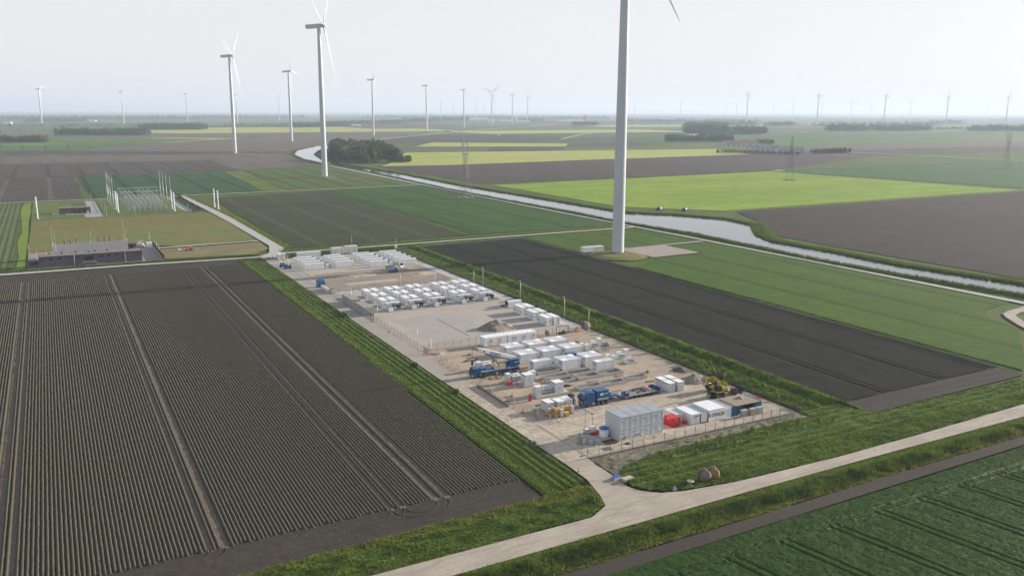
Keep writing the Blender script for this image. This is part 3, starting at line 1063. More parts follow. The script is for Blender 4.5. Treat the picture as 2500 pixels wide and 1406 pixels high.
def make_container(name, L, W, H, m_side, m_roof, doors=True, ncorr=None, z=0.0):
    """Shipping container, long axis X, origin at the low corner."""
    r = empty(name)
    box_frame(L, W, H).build('frame', m_side, r)
    n = ncorr or int(L / 0.3)
    t = 0.06
    a = corrugated(L - 0.22, H - 0.22, n, 0.04, 0.11)
    a.v = [(x + 0.11, y + t, z_) for x, y, z_ in a.v]
    a.build('side_panel', m_side, r)
    b = corrugated(L - 0.22, H - 0.22, n, 0.04, 0.11)
    b.v = [(x + 0.11, W - t - y, z_) for x, y, z_ in b.v]
    b.build('side_panel', m_side, r)
    e = corrugated(W - 0.22, H - 0.22, max(6, int(W / 0.3)), 0.04, 0.11)
    e.v = [(L - t - y * 1.0 - 0.0, x + 0.11, z_) for x, y, z_ in e.v]
    e.build('end_panel', m_side, r)
    ro = ribbed_roof(L - 0.1, W - 0.1, max(8, n // 2), H - 0.02)
    ro.moved(0.05, 0.05, 0).build('roof', m_roof, r)
    MB().box(0.05, L - 0.05, 0.06, W - 0.06, 0.1, 0.16).build('floor', m_steel, r)
    if doors:
        for k in (0, 1):
            d = MB().box(0.02, 0.07, 0.13 + k * (W / 2 - 0.1), W / 2 - 0.01 + k * (W / 2 - 0.12), 0.13, H - 0.13).build('door', m_side, r)
            y = W / 2 + (0.25 if k else -0.25)
            MB().tube((0.0, y, 0.2), (0.0, y, H - 0.2), 0.02, n=5).box(-0.02, 0.02, y - 0.25, y + 0.02, 1.1, 1.16).build('lock_rod', m_steel, d)
    else:
        e = corrugated(W - 0.22, H - 0.22, max(6, int(W / 0.3)), 0.04, 0.11)
        e.v = [(t + y, x + 0.11, z_) for x, y, z_ in e.v]
        e.build('end_panel', m_side, r)
    return r


# battery containers, 20 ft, doors down both long sides, vents on the end
def make_battery():
    L, W, H = 6.06, 2.44, 2.9
    r = empty('battery_container')
    box_frame(L, W, H, 0.13).build('frame', m_white, r)
    MB().box(0.08, L - 0.08, 0.08, W - 0.08, 0.1, H - 0.1).build('body', m_seam, r)
    ribbed_roof(L - 0.12, W - 0.12, 12, H - 0.03).moved(0.06, 0.06).build('roof', m_roofw, r)
    for s in (0, 1):
        for k in range(6):
            x0 = 0.17 + k * 0.955
            y0, y1 = ((0.03, 0.08) if s == 0 else (W - 0.08, W - 0.03))
            d = MB().box(x0, x0 + 0.885, y0, y1, 0.2, H - 0.2).build('door', m_white, r)
            yy = 0.02 if s == 0 else W - 0.02
            MB().box(x0 + 0.8, x0 + 0.86, min(yy, yy + 0.01), max(yy, yy + 0.015), 1.15, 1.55).build('handle', m_dark, d)
            if k in (0, 5):
                MB().box(x0 + 0.2, x0 + 0.7, (0.015 if s == 0 else W - 0.03), (0.03 if s == 0 else W - 0.015), 0.9, 1.5).build('vent', m_dark, d)
    for x, sg in ((0.02, -1), (L - 0.08, 1)):
        d = MB().box(x, x + 0.06, 0.16, W / 2 - 0.02, 0.18, H - 0.18).build('door', m_white, r)
        MB().box(x - 0.02 if sg < 0 else x + 0.06, x if sg < 0 else x + 0.08, 0.4, 0.95, 1.0, 2.3).build('vent', m_seam, d)
        MB().box(x - 0.02 if sg < 0 else x + 0.06, x if sg < 0 else x + 0.08, 0.35, 1.0, 0.4, 0.55).build('nameplate', m_dark, d)
        d = MB().box(x, x + 0.06, W / 2 + 0.02, W - 0.16, 0.18, H - 0.18).build('door', m_white, r)
        MB().box(x - 0.02 if sg < 0 else x + 0.06, x if sg < 0 else x + 0.08, 1.6, 1.9, 1.1, 1.25).build('nameplate', m_dark, d)
    return r


PROTO = []


def place(proto, x, y, z, rz, label, cat, group=None):
    o = proto if proto.name not in PROTO else copy_tree(proto)
    if proto.name not in PROTO:
        PROTO.append(proto.name)
    o.location = (x, y, z)
    o.rotation_euler = (0, 0, rz)
    for k in ('label', 'category', 'group'):
        if k in o:
            del o[k]
    return tag(o, label, cat, group)


bat = make_battery()
side = ['left', 'right']
rowname = ['front', 'middle', 'back']
for i, x0 in enumerate((107.5, 116.8, 126.2, 137.6, 147.0)):
    for j, y0 in enumerate((304.0, 313.4, 322.7)):
        for k in (0, 1):
            # long axis along Y: rotate 90 degrees about the corner
            place(bat, x0 + 2.44 + k * 3.42, y0, 0.12, math.pi / 2,
                  'white battery container, %s of its pair, %s row, %s column from the left' % (side[k], rowname[j], ORD[i]),
                  'battery container', 'battery containers in the five-column block')
for j, y0 in enumerate((251.0, 260.1, 269.2)):
    for k in (0, 1):
        place(bat, 148.9 + 2.44 + k * 3.05, y0, 0.12, math.pi / 2,
              'white battery container, %s of the %s pair by the right fence' % (side[k], ['nearest', 'middle', 'farthest'][j]),
              'battery container', 'battery containers in pairs by the right fence')

# 20 ft containers of the near block, laid across the site; the first of each pair turned round
m_panel_lt = mat('roof_hatch', (0.84, 0.84, 0.84), 0.5, 0.03)
m_roofg = mat('roof_pale_grey', (0.66, 0.66, 0.68), 0.5, 0.06, 0.8)


def make_store():
    L, W, H = 6.06, 2.44, 2.9
    r = empty('storage_container')
    box_frame(L, W, H, 0.13).build('frame', m_white, r)
    for s in (0, 1):
        for k in range(10):
            x0 = 0.14 + k * 0.58
            y0, y1 = ((0.03, 0.10) if s == 0 else (W - 0.10, W - 0.03))
            d = MB().box(x0, x0 + 0.515, y0, y1, 0.15, H - 0.15).build('side_panel', m_white, r)
    MB().box(0.1, L - 0.1, 0.1, W - 0.1, 0.1, H - 0.08).build('body', m_seam, r)
    ribbed_roof(L - 0.16, W - 0.16, 10, H - 0.045).moved(0.08, 0.08).build('roof', m_roofg, r)
    MB().box(0.1, 1.95, 0.1, W - 0.1, H - 0.04, H + 0.03).build('roof_hatch', m_panel_lt, r)
    for k in range(3):
        MB().box(2.1 + k * 1.3, 3.3 + k * 1.3, W / 2 - 0.03, W / 2 + 0.03, H - 0.02, H + 0.03).build('roof_rib', m_white, r)
    d = MB().box(0.02, 0.09, 0.14, W - 0.14, 0.14, H - 0.14).build('door', m_white, r)
    for yy in (0.35, 1.3):
        for zz in (1.55, 2.1):
            MB().box(0.0, 0.02, yy, yy + 0.75, zz, zz + 0.45).build('window', m_seam, d)
    d = MB().box(L - 0.09, L - 0.02, 0.14, W - 0.14, 0.14, H - 0.14).build('door', m_white, r)
    MB().box(L - 0.02, L, W / 2 - 0.02, W / 2 + 0.02, 0.2, H - 0.2).build('seam', m_seam, d)
    return r


st = make_store()
cols = ['left', 'middle', 'right']
gr = 'containers in the near white block'
for i, x0 in enumerate((118.45, 126.4, 134.3)):
    for j, y0 in enumerate((203.4, 214.5, 223.1)):
        if i == 0 and j == 0:
            continue
        rn = ['front', 'middle', 'back'][j]
        place(st, x0, y0, 0.12, 0.0, 'white container of the near block, %s column, %s row, nearer the road' % (cols[i], rn), 'container', gr)
        place(st, x0 + 6.06, y0 + 5.2, 0.12, math.pi, 'white container of the near block, %s column, %s row, farther from the road' % (cols[i], rn), 'container', gr)
place(st, 118.4, 206.4, 0.12, 0.0, 'single white container right behind the crane truck', 'container', gr)
place(st, 134.4, 197.7, 0.12, 0.0, 'single white container standing on a long concrete trough, right of the others', 'container', gr)

# long white switch station in two units
def plain_unit(name, x0, x1, y0, y1, h, m, mr, label, cat, nd=5, group=None, z=0.1, hatch=6, feet=True):
    r = empty(name, (x0, y0, z))
    tag(r, label, cat, group)
    L, W = x1 - x0, y1 - y0
    MB().box(0.05, L - 0.05, 0.05, W - 0.05, 0.1, h - 0.1).build('wall', m, r)
    MB().box(0, L, 0, W, h - 0.1, h + 0.06, 0.03).build('roof', mr, r)
    MB().box(0, L, 0, W, 0.0, 0.12).build('base', m_steel, r)
    for k in range(nd):
        s = L / nd
        d = MB().box(k * s + 0.04, (k + 1) * s - 0.04, 0.01, 0.06, 0.16, h - 0.16).build('side_panel', m, r)
        if k % 2 == 1:
            MB().box(k * s + 0.25, (k + 1) * s - 0.3, -0.015, 0.012, 0.3, h * 0.8).build('door', m_grey, d)
            MB().box(k * s + 0.35, (k + 1) * s - 0.45, -0.03, -0.014, 1.6, 2.1).build('vent', m_seam, d)
    for k in range(hatch):
        x = (k + 0.5) * L / hatch
        MB().box(x - 0.15, x + 0.15, W * 0.3, W * 0.3 + 0.3, h + 0.05, h + 0.12).build('roof_fitting', m_steel, r)
    return r


plain_unit('switch_station', 117.3, 125.5, 236.3, 239.9, 3.0, m_white, m_roofw, 'left half of the long white switch station behind the near block', 'switch station', 5, 'long white switch station')
plain_unit('switch_station', 125.7, 136.4, 236.3, 239.9, 3.0, m_white, m_roofw, 'right half of the long white switch station behind the near block', 'switch station', 6, 'long white switch station')
m_drab = mat('hut_grey_green', (0.33, 0.345, 0.325), 0.6, 0.08)
m_drabroof = mat('hut_roof', (0.30, 0.26, 0.23), 0.8, 0.15)
for y0, lab in ((294.5, 'grey-green flat-roofed hut nearer the road, inside the lane fence'), (310.6, 'grey-green flat-roofed hut farther from the road, inside the lane fence')):
    r = empty('transformer_hut', (97.4, y0, 0.08))
    tag(r, lab, 'hut', 'two grey-green huts')
    MB().box(0.05, 3.55, 0.05, 11.9, 0, 2.85).build('wall', m_drab, r)
    MB().box(0, 3.6, 0, 12.0, 2.8, 2.98, 0.0).build('roof', m_drabroof, r)
    for k in range(10):
        MB().box(0.0, 0.05, 0.2 + k * 1.18, 1.3 + k * 1.18, 0.1, 2.7).build('wall_panel', m_drab, r)
    for k in range(3):
        MB().box(0.15 + k * 1.12, 1.2 + k * 1.12, 0.0, 0.05, 0.1, 2.7).build('wall_panel', m_drab, r)

# lane-end cabinets, hut, blue tank
plain_unit('control_hut', 97.5, 101.6, 429.3, 432.5, 3.0, m_grey, m_roofw, 'small pale grey hut at the far end of the lane', 'hut', 3)
r = make_container('shipping_container', 12.2, 2.44, 2.6, mat('container_pale', (0.58, 0.61, 0.64), 0.5, 0.06), m_grey)
place(r, 107.8, 431.2, 0.1, 0, 'long pale grey corrugated container behind the far battery rows', 'container')
m_beige = mat('station_beige', (0.56, 0.53, 0.50), 0.6, 0.05)
plain_unit('far_station', 126.6, 133.6, 433.5, 437, 3.3, m_beige, m_beige, 'left beige cabin of the far station behind the battery rows', 'cabin', 4, 'two beige cabins', hatch=2)
plain_unit('far_station', 133.9, 140.6, 433.8, 437.3, 3.7, m_beige, m_beige, 'right, taller beige cabin of the far station behind the battery rows', 'cabin', 4, 'two beige cabins', hatch=2)
r = empty('antenna_mast', (138.6, 437.6, 0))
tag(r, 'thin mast beside the taller beige cabin', 'mast')
MB().tube((0, 0, 0), (0, 0, 9.5), 0.06, 0.035, n=6).build('pole', m_galv, r)
MB().box(-0.2, 0.2, -0.2, 0.2, 0, 0.3).build('base', m_base, r)
r = empty('weather_mast', (163.2, 437.0, 0))
tag(r, 'white cabinet with a small mast at the far right corner of the site', 'cabinet')
MB().box(-0.7, 0.7, -0.5, 0.5, 0, 2.2).build('cabinet_body', m_white, r)
MB().box(-0.75, 0.75, -0.55, 0.55, 2.2, 2.3).build('roof', m_grey, r)
MB().tube((0, 0, 2.3), (0, 0, 5.6), 0.06, n=6).tube((-0.3, 0, 5.2), (0.3, 0, 5.2), 0.03, n=5).box(-0.18, 0.18, -0.1, 0.1, 5.5, 5.8).build('mast', m_galv, r)
r = empty('water_tank', (96.4, 353.2, 0.08))
tag(r, 'bright blue tall steel tank on the lane beside the dug ground', 'tank')
MB().box(0, 3.2, 0, 2.6, 0.25, 2.75).build('tank_body', mat('tank_blue', (0.03, 0.16, 0.36), 0.45, 0.12), r)
mb = MB()
for k in range(6):
    mb.box(0.1 + k * 0.55, 0.2 + k * 0.55, -0.07, 0.0, 0.25, 2.5)
mb.build('rib', MATS['tank_blue'], r)
MB().box(-0.04, 3.24, 1.7, 2.64, 2.75, 3.1).build('header', m_blue, r)
MB().box(0.1, 3.1, 0.1, 2.5, 0, 0.25).build('skid', m_black, r)
r = plain_unit('storage_unit', 96.7, 98.2, 340.2, 350.0, 1.6, m_beige, m_beige, 'low beige storage box in front of the blue tank on the lane', 'storage box', 1, hatch=0)
r = empty('generator', (97.6, 338.8, 0.08))
tag(r, 'white generator cabinet at the corner of the cross fence and the lane', 'generator')
MB().box(0, 1.9, 0, 1.1, 0.15, 1.9).build('cabinet_body', m_white, r)
MB().box(-0.03, 1.93, -0.03, 1.13, 1.9, 1.98).build('roof', m_dark, r)
MB().box(-0.01, 0.0, 0.15, 0.95, 0.3, 1.6).box(1.9, 1.91, 0.15, 0.95, 0.3, 1.6).build('vent', m_dark, r)
MB().box(0, 1.9, 0, 1.1, 0, 0.15).build('skid', m_black, r)


# far rows: long low battery units with a sloped shoulder ----------------
def make_mega():
    L, W, H = 9.05, 1.65, 2.8
    r = empty('battery_unit')
    pts = [(0.0, 0.0), (W, 0.0), (W, H - 0.05), (W - 0.35, H), (0.12, H), (0.0, H - 0.35)]
    mb = MB()
    n = len(pts)
    vs = [(0.0, y, z) for y, z in pts] + [(L, y, z) for y, z in pts]
    mb.add(vs, [tuple(range(n)), tuple(range(2 * n - 1, n - 1, -1))] + [(i, (i + 1) % n, (i + 1) % n + n, i + n) for i in range(n)])
    mb.build('body', m_white, r)
    for k in range(9):
        d = MB().box(0.1 + k * 0.985, 1.06 + k * 0.985, -0.045, 0.0, 0.2, H - 0.45).build('door', m_white, r)
        MB().box(0.92 + k * 0.985, 0.98 + k * 0.985, -0.06, -0.044, 1.1, 1.4).build('handle', m_dark, d)
    MB().box(0.15, L - 0.15, -0.035, 0.03, H - 0.36, H - 0.25).build('vent_line', m_seam, r)
    for k in range(6):
        MB().box(0.3 + k * 1.45, 1.55 + k * 1.45, 0.3, 1.25, H, H + 0.07).build('roof_fan', m_roofw, r)
    MB().box(0.1, L - 0.1, 0.1, W - 0.1, -0.12, 0.0).build('base', m_base, r)
    return r


def make_inverter():
    r = empty('inverter_skid')
    MB().box(-1.6, 1.6, -1.0, 1.0, 0, 0.2).build('skid', m_base, r)
    MB().box(-1.5, -0.3, -0.7, 0.7, 0.2, 2.1).build('cabinet_body', m_white, r)
    t = MB().box(0.0, 1.5, -0.6, 0.6, 0.2, 1.7).build('transformer', m_grey, r)
    mb = MB()
    for k in range(7):
        mb.box(0.05 + k * 0.2, 0.13 + k * 0.2, -0.95, -0.6, 0.4, 1.5)
    mb.build('cooling_fins', m_grey, t)
    for k in range(3):
        MB().lathe([(0.16, 1.7), (0.10, 1.85), (0.17, 1.95), (0.09, 2.1), (0.15, 2.2), (0.05, 2.45)], cx=0.3 + k * 0.45, n=8).build('bushing', m_white, t)
    MB().lathe([(0.30, -0.5), (0.30, 0.5)], cx=0.75, cy=2.35, n=10, axis='Y').build('oil_vessel', m_white, t)
    return r


mega, inv = make_mega(), make_inverter()
for cname, xs, ys in (('left', (102.1, 117.1), (395.8, 402.5, 409.3, 416.0)), ('right', (131.8, 146.5), (388.6, 395.5, 402.3, 409.1, 416.0))):
    for j, y in enumerate(ys):
        for k in (0, 1):
            place(mega, xs[k], y, 0.18, 0, 'long white battery unit, %s row from the front, %s half of the %s far block' % (ORD[j], side[k], cname),
                  'battery unit', 'long battery units in the far blocks')
        place(inv, xs[0] + 12.0, y + 0.9, 0.07, 0, 'white inverter and transformer skid in the %s row of the %s far block' % (ORD[j], cname),
              'inverter', 'inverter skids between the battery units')


# transformer skids in front of the five columns ---------------------------
def make_skid():
    r = empty('transformer_skid')
    MB().box(0, 6.2, 0, 6.2, 0, 0.22).build('skid', m_base, r)
    MB().box(0.0, 1.9, 0.3, 0.45, 0.2, 1.75).build('screen_wall', m_white, r)
    MB().box(0.4, 6.1, 5.6, 6.1, 0.22, 2.55).box(0.4, 6.1, 4.3, 5.6, 2.35, 2.55).build('cabinet_body', m_white, r)
    t = MB().box(2.4, 4.6, 1.6, 3.3, 0.22, 2.3).build('transformer', m_teal, r)
    mb = MB()
    for k in range(9):
        mb.box(2.45 + k * 0.25, 2.55 + k * 0.25, 0.9, 1.6, 0.5, 2.05)
    mb.build('cooling_fins', m_teal, t)
    mb = MB()
    for k in range(7):
        mb.box(4.6, 5.25, 1.65 + k * 0.25, 1.75 + k * 0.25, 0.5, 2.05)
    mb.build('cooling_fins', m_teal, t)
    MB().lathe([(0.33, 1.7), (0.33, 3.2)], cx=3.5, cy=2.65, n=10, axis='Y').build('oil_vessel', m_teal, t)
    MB().box(2.55, 3.1, 0.86, 0.9, 0.7, 1.9).build('panel', m_grey, t)
    for k in range(3):
        MB().lathe([(0.12, 2.3), (0.07, 2.45), (0.13, 2.55), (0.06, 2.75)], cx=2.8 + k * 0.6, cy=2.0, n=8).build('bushing', m_grey, t)
    c = MB().box(0.5, 2.0, 3.0, 5.0, 0.22, 2.25).build('switch_cabinet', m_grey, r)
    mb = MB()
    for k in range(5):
        mb.tube((0.8 + k * 0.7, 3.4, 2.4), (0.8 + k * 0.7, 5.0, 2.2), 0.05, n=5)
    mb.build('cable', m_black, r)
    MB().box(5.3, 7.0, 1.2, 2.7, 0.1, 0.35).build('oil_pan', m_dark, r)
    mb = MB()
    for (x, y) in ((0.1, 0.6), (6.0, 0.6), (6.0, 3.2)):
        mb.box(x, x + 0.08, y, y + 0.08, 0.2, 1.3)
    mb.box(1.9, 6.1, 0.6, 0.66, 1.2, 1.27).box(1.9, 6.1, 0.6, 0.66, 0.7, 0.76)
    mb.build('hand_rail', m_grey, r)
    return r


sk = make_skid()
for i, x0 in enumerate((107.4, 116.7, 126.1, 137.6, 147.0)):
    place(sk, x0, 296.3, 0.1, 0, 'dark transformer skid with white screen wall, in front of the %s column from the left' % ORD[i], 'transformer',
          'transformer skids before the battery columns')
place(sk, 156.4, 288.0, 0.1, math.pi, 'transformer skid by the right fence behind the paired battery containers', 'transformer')

# cabinets ---------------------------------------------------------------
def make_cabinet(W, D, H):
    r = empty('switch_cabinet')
    MB().box(0.03, W - 0.03, 0.03, D - 0.03, 0.08, H - 0.05).build('cabinet_body', m_grey, r)
    MB().box(-0.02, W + 0.02, -0.02, D + 0.02, H - 0.05, H + 0.03).build('roof', m_roofw, r)
    MB().box(0, W, 0, D, 0, 0.1).build('base', m_seam, r)
    for k in range(2):
        d = MB().box(0.06 + k * (W / 2 - 0.03), W / 2 - 0.02 + k * (W / 2 - 0.04), 0.0, 0.03, 0.15, H - 0.3).build('door', m_grey, r)
        MB().box(W / 2 - 0.18 + k * 0.28, W / 2 - 0.12 + k * 0.28, -0.02, 0.0, 1.0, 1.3).build('handle', m_dark, d)
    for k in range(2):
        MB().box(0.0, 0.03, 0.12 + k * D * 0.5, D * 0.5 - 0.08 + k * D * 0.5, H - 0.3, H - 0.12).build('vent', m_dark, r)
    return r


cab = make_cabinet(2.15, 3.0, 2.5)
cw = [(104.3, 174.9, 'left'), (107.0, 174.3, 'middle'), (109.5, 174.6, 'right')]
for x, y, s in cw:
    place(cab, x, y, 0.12, 0, 'grey switch cabinet with black vent slots, %s of the three behind the cardboard boxes' % s, 'cabinet', 'three cabinets behind the boxes')
for k, (x, y) in enumerate([(141.1, 173.1), (144.0, 172.9), (141.3, 176.6), (144.2, 176.5)]):
    place(cab, x, y, 0.12, 0, 'grey switch cabinet of the square of four right of the low-loader, %s %s' % (['front', 'front', 'back', 'back'][k], side[k % 2]),
          'cabinet', 'four cabinets right of the low-loader')
c2 = make_cabinet(2.7, 2.6, 2.75)
place(c2, 109.5, 195.6, 0.55, 0, 'grey cabinet on a wide concrete plinth, in front of the crane', 'cabinet', 'cabinets on plinths')
place(c2, 113.3, 186.0, 0.55, 0, 'grey cabinet with dark vent slots at the right end of the transformer plinth', 'cabinet', 'cabinets on plinths')


def plinth(x0, x1, y0, y1, h, label):
    o = MB().box(0, x1 - x0, 0, y1 - y0, 0, h).box(0.15, x1 - x0 - 0.15, 0.15, y1 - y0 - 0.15, h, h + 0.05).build('plinth', m_base, None, (x0, y0, 0.05))
    return tag(o, label, 'plinth')


plinth(108.9, 113.2, 195.0, 199.2, 0.45, 'pale concrete plinth under the cabinet in front of the crane')
plinth(107.2, 117.4, 185.2, 189.2, 0.45, 'long concrete plinth under the transformer left of the blue truck')
plinth(106.2, 111.5, 199.4, 202.6, 0.3, 'concrete plinth under the transformer in front of the crane')


def field_transformer(x, y, z, label, group):
    r = empty('field_transformer', (x, y, z))
    tag(r, label, 'transformer', group)
    t = MB().box(0, 2.6, 0, 1.6, 0.1, 1.5).build('tank_body', m_grey, r)
    mb = MB()
    for k in range(12):
        mb.box(0.1 + k * 0.2, 0.18 + k * 0.2, -0.4, 0.0, 0.3, 1.35)
    mb.build('cooling_fins', m_grey, t)
    MB().box(-0.1, 2.7, -0.45, 1.7, 1.5, 1.62).build('lid', m_grey, r)
    MB().lathe([(0.28, 0.3), (0.28, 2.3)], cx=0.8, cy=1.95, n=10, axis='X').build('oil_vessel', m_white, r)
    for k in range(3):
        MB().lathe([(0.11, 1.6), (0.06, 1.75), (0.12, 1.83), (0.05, 2.05)], cx=0.5 + k * 0.7, cy=0.4, n=8).build('bushing', m_white, r)
    MB().box(-0.1, 2.7, -0.2, 1.6, 0, 0.12).build('skid', m_steel, r)
    return r


def slim_cabinet(x, y, z, w, d, h, label, group=None):
    r = empty('slim_cabinet', (x, y, z))
    tag(r, label, 'cabinet', group)
    MB().box(0, w, 0, d, 0.08, h).build('cabinet_body', m_grey, r)
    MB().box(-0.03, w + 0.03, -0.03, d + 0.03, h, h + 0.08).build('roof', m_roofw, r)
    dd = MB().box(0.06, w - 0.06, -0.03, 0, 0.2, h - 0.15).build('door', m_grey, r)
    MB().box(w - 0.2, w - 0.14, -0.05, -0.03, h * 0.45, h * 0.6).build('handle', m_dark, dd)
    MB().box(0.03, w - 0.03, 0.03, d - 0.03, 0, 0.08).build('base', m_seam, r)
    return r


gf = 'transformers and cabinets on the sandy ground'
field_transformer(108.1, 200.1, 0.38, 'small grey transformer in front of the crane, behind the plinth cabinet', gf)
slim_cabinet(106.4, 200.3, 0.38, 1.3, 1.5, 2.3, 'slim grey cabinet left of the small transformer in front of the crane', gf)
slim_cabinet(113.6, 200.6, 0.06, 1.1, 1.1, 2.2, 'slim grey cabinet right of the small transformer in front of the crane', gf)
slim_cabinet(115.0, 201.0, 0.06, 1.0, 1.0, 2.1, 'narrow grey cabinet nearest the trough, right of the small transformer', gf)
field_transformer(109.8, 186.6, 0.55, 'grey finned transformer between two cabinets, left of the blue truck', gf)
slim_cabinet(107.5, 186.0, 0.55, 1.6, 1.6, 2.4, 'tall grey cabinet at the left end of the transformer plinth', gf)
slim_cabinet(104.2, 214.4, 0.06, 1.5, 1.6, 2.5, 'slim grey cabinet behind the crane cab, below the boom tip', gf)
field_transformer(106.6, 215.2, 0.06, 'grey transformer half hidden behind the crane cab', gf)
for y, lab, bits in ((219.0, 'farther', 0), (204.6, 'nearer', 1)):
    plinth(145.4, 151.8, y - 1.0, y + 2.6, 0.35, 'concrete plinth under the %s transformer at the right side of the near block' % lab)
    field_transformer(146.2, y, 0.42, 'pale transformer on a plinth at the right side of the near block, the %s one' % lab, gf)
    slim_cabinet(149.6, y + 0.4, 0.42, 1.3, 1.4, 2.4, 'slim grey cabinet on the right end of the %s right-hand plinth' % lab, gf)
    slim_cabinet(142.6, y - 0.4, 0.06, 0.9, 1.0, 2.3, 'slim white cabinet standing before the %s right-hand plinth, left one' % lab, gf)
    slim_cabinet(143.9, y - 1.4, 0.06, 1.0, 1.1, 2.1, 'slim white cabinet standing before the %s right-hand plinth, right one' % lab, gf)
    o = MB()
    o.box(0, 4.0, 0, 0.3, 0, 0.5).box(0, 4.0, 2.2, 2.5, 0, 0.5).box(0, 0.3, 0.3, 2.2, 0, 0.5).box(3.7, 4.0, 0.3, 2.2, 0, 0.5).box(0.3, 3.7, 0.3, 2.2, 0, 0.06)
    o = o.build('cable_pit', m_base, None, (146.6, y - 4.6, 0.06))
    tag(o, 'open square concrete cable pit in front of the %s right-hand transformer' % lab, 'cable pit')


# concrete troughs --------------------------------------------------------
def trough(x0, x1, y0, y1, label, h=0.85, t=0.22, cross=()):
    r = empty('concrete_trough', (x0, y0, 0.05))
    tag(r, label, 'concrete trough', 'open concrete troughs for the next containers')
    L, W = x1 - x0, y1 - y0
    MB().box(0, L, 0, t, 0, h).build('long_wall', m_base, r)
    MB().box(0, L, W - t, W, 0, h).build('long_wall', m_base, r)
    MB().box(0, t, t, W - t, 0, h).build('end_wall', m_base, r)
    MB().box(L - t, L, t, W - t, 0, h).build('end_wall', m_base, r)
    MB().box(t, L - t, t, W - t, 0, 0.06).build('trough_floor', mat('trough_floor', (0.24, 0.225, 0.20), 0.95, 0.2), r)
    for c in cross:
        MB().box(c, c + t, t, W - t, 0, h * 0.9).build('cross_wall', m_base, r)
    for k in range(3):
        x = L * (0.72 + 0.07 * k)
        MB().tube((x, W * 0.5, 0.06), (x + 0.1, W * 0.55, 0.5), 0.07, n=6).build('cable_duct', m_black, r)
    return r


trough(117.9, 125.0, 202.9, 206.2, 'concrete trough right in front of the single white container behind the crane')
trough(117.0, 133.2, 197.4, 200.2, 'longest concrete trough, back one of the pair left of the right-hand white container', cross=(8.0,))
trough(118.1, 124.5, 193.6, 196.6, 'short concrete trough at the left, in front of the longest one')
trough(125.5, 140.6, 193.1, 196.9, 'long concrete trough before the right-hand white container', cross=(7.3,))
trough(120.7, 136.0, 185.3, 188.2, 'long concrete trough just behind the blue truck', cross=(7.5,))
trough(137.2, 144.0, 186.4, 188.7, 'short concrete trough behind the low-loader trailer')

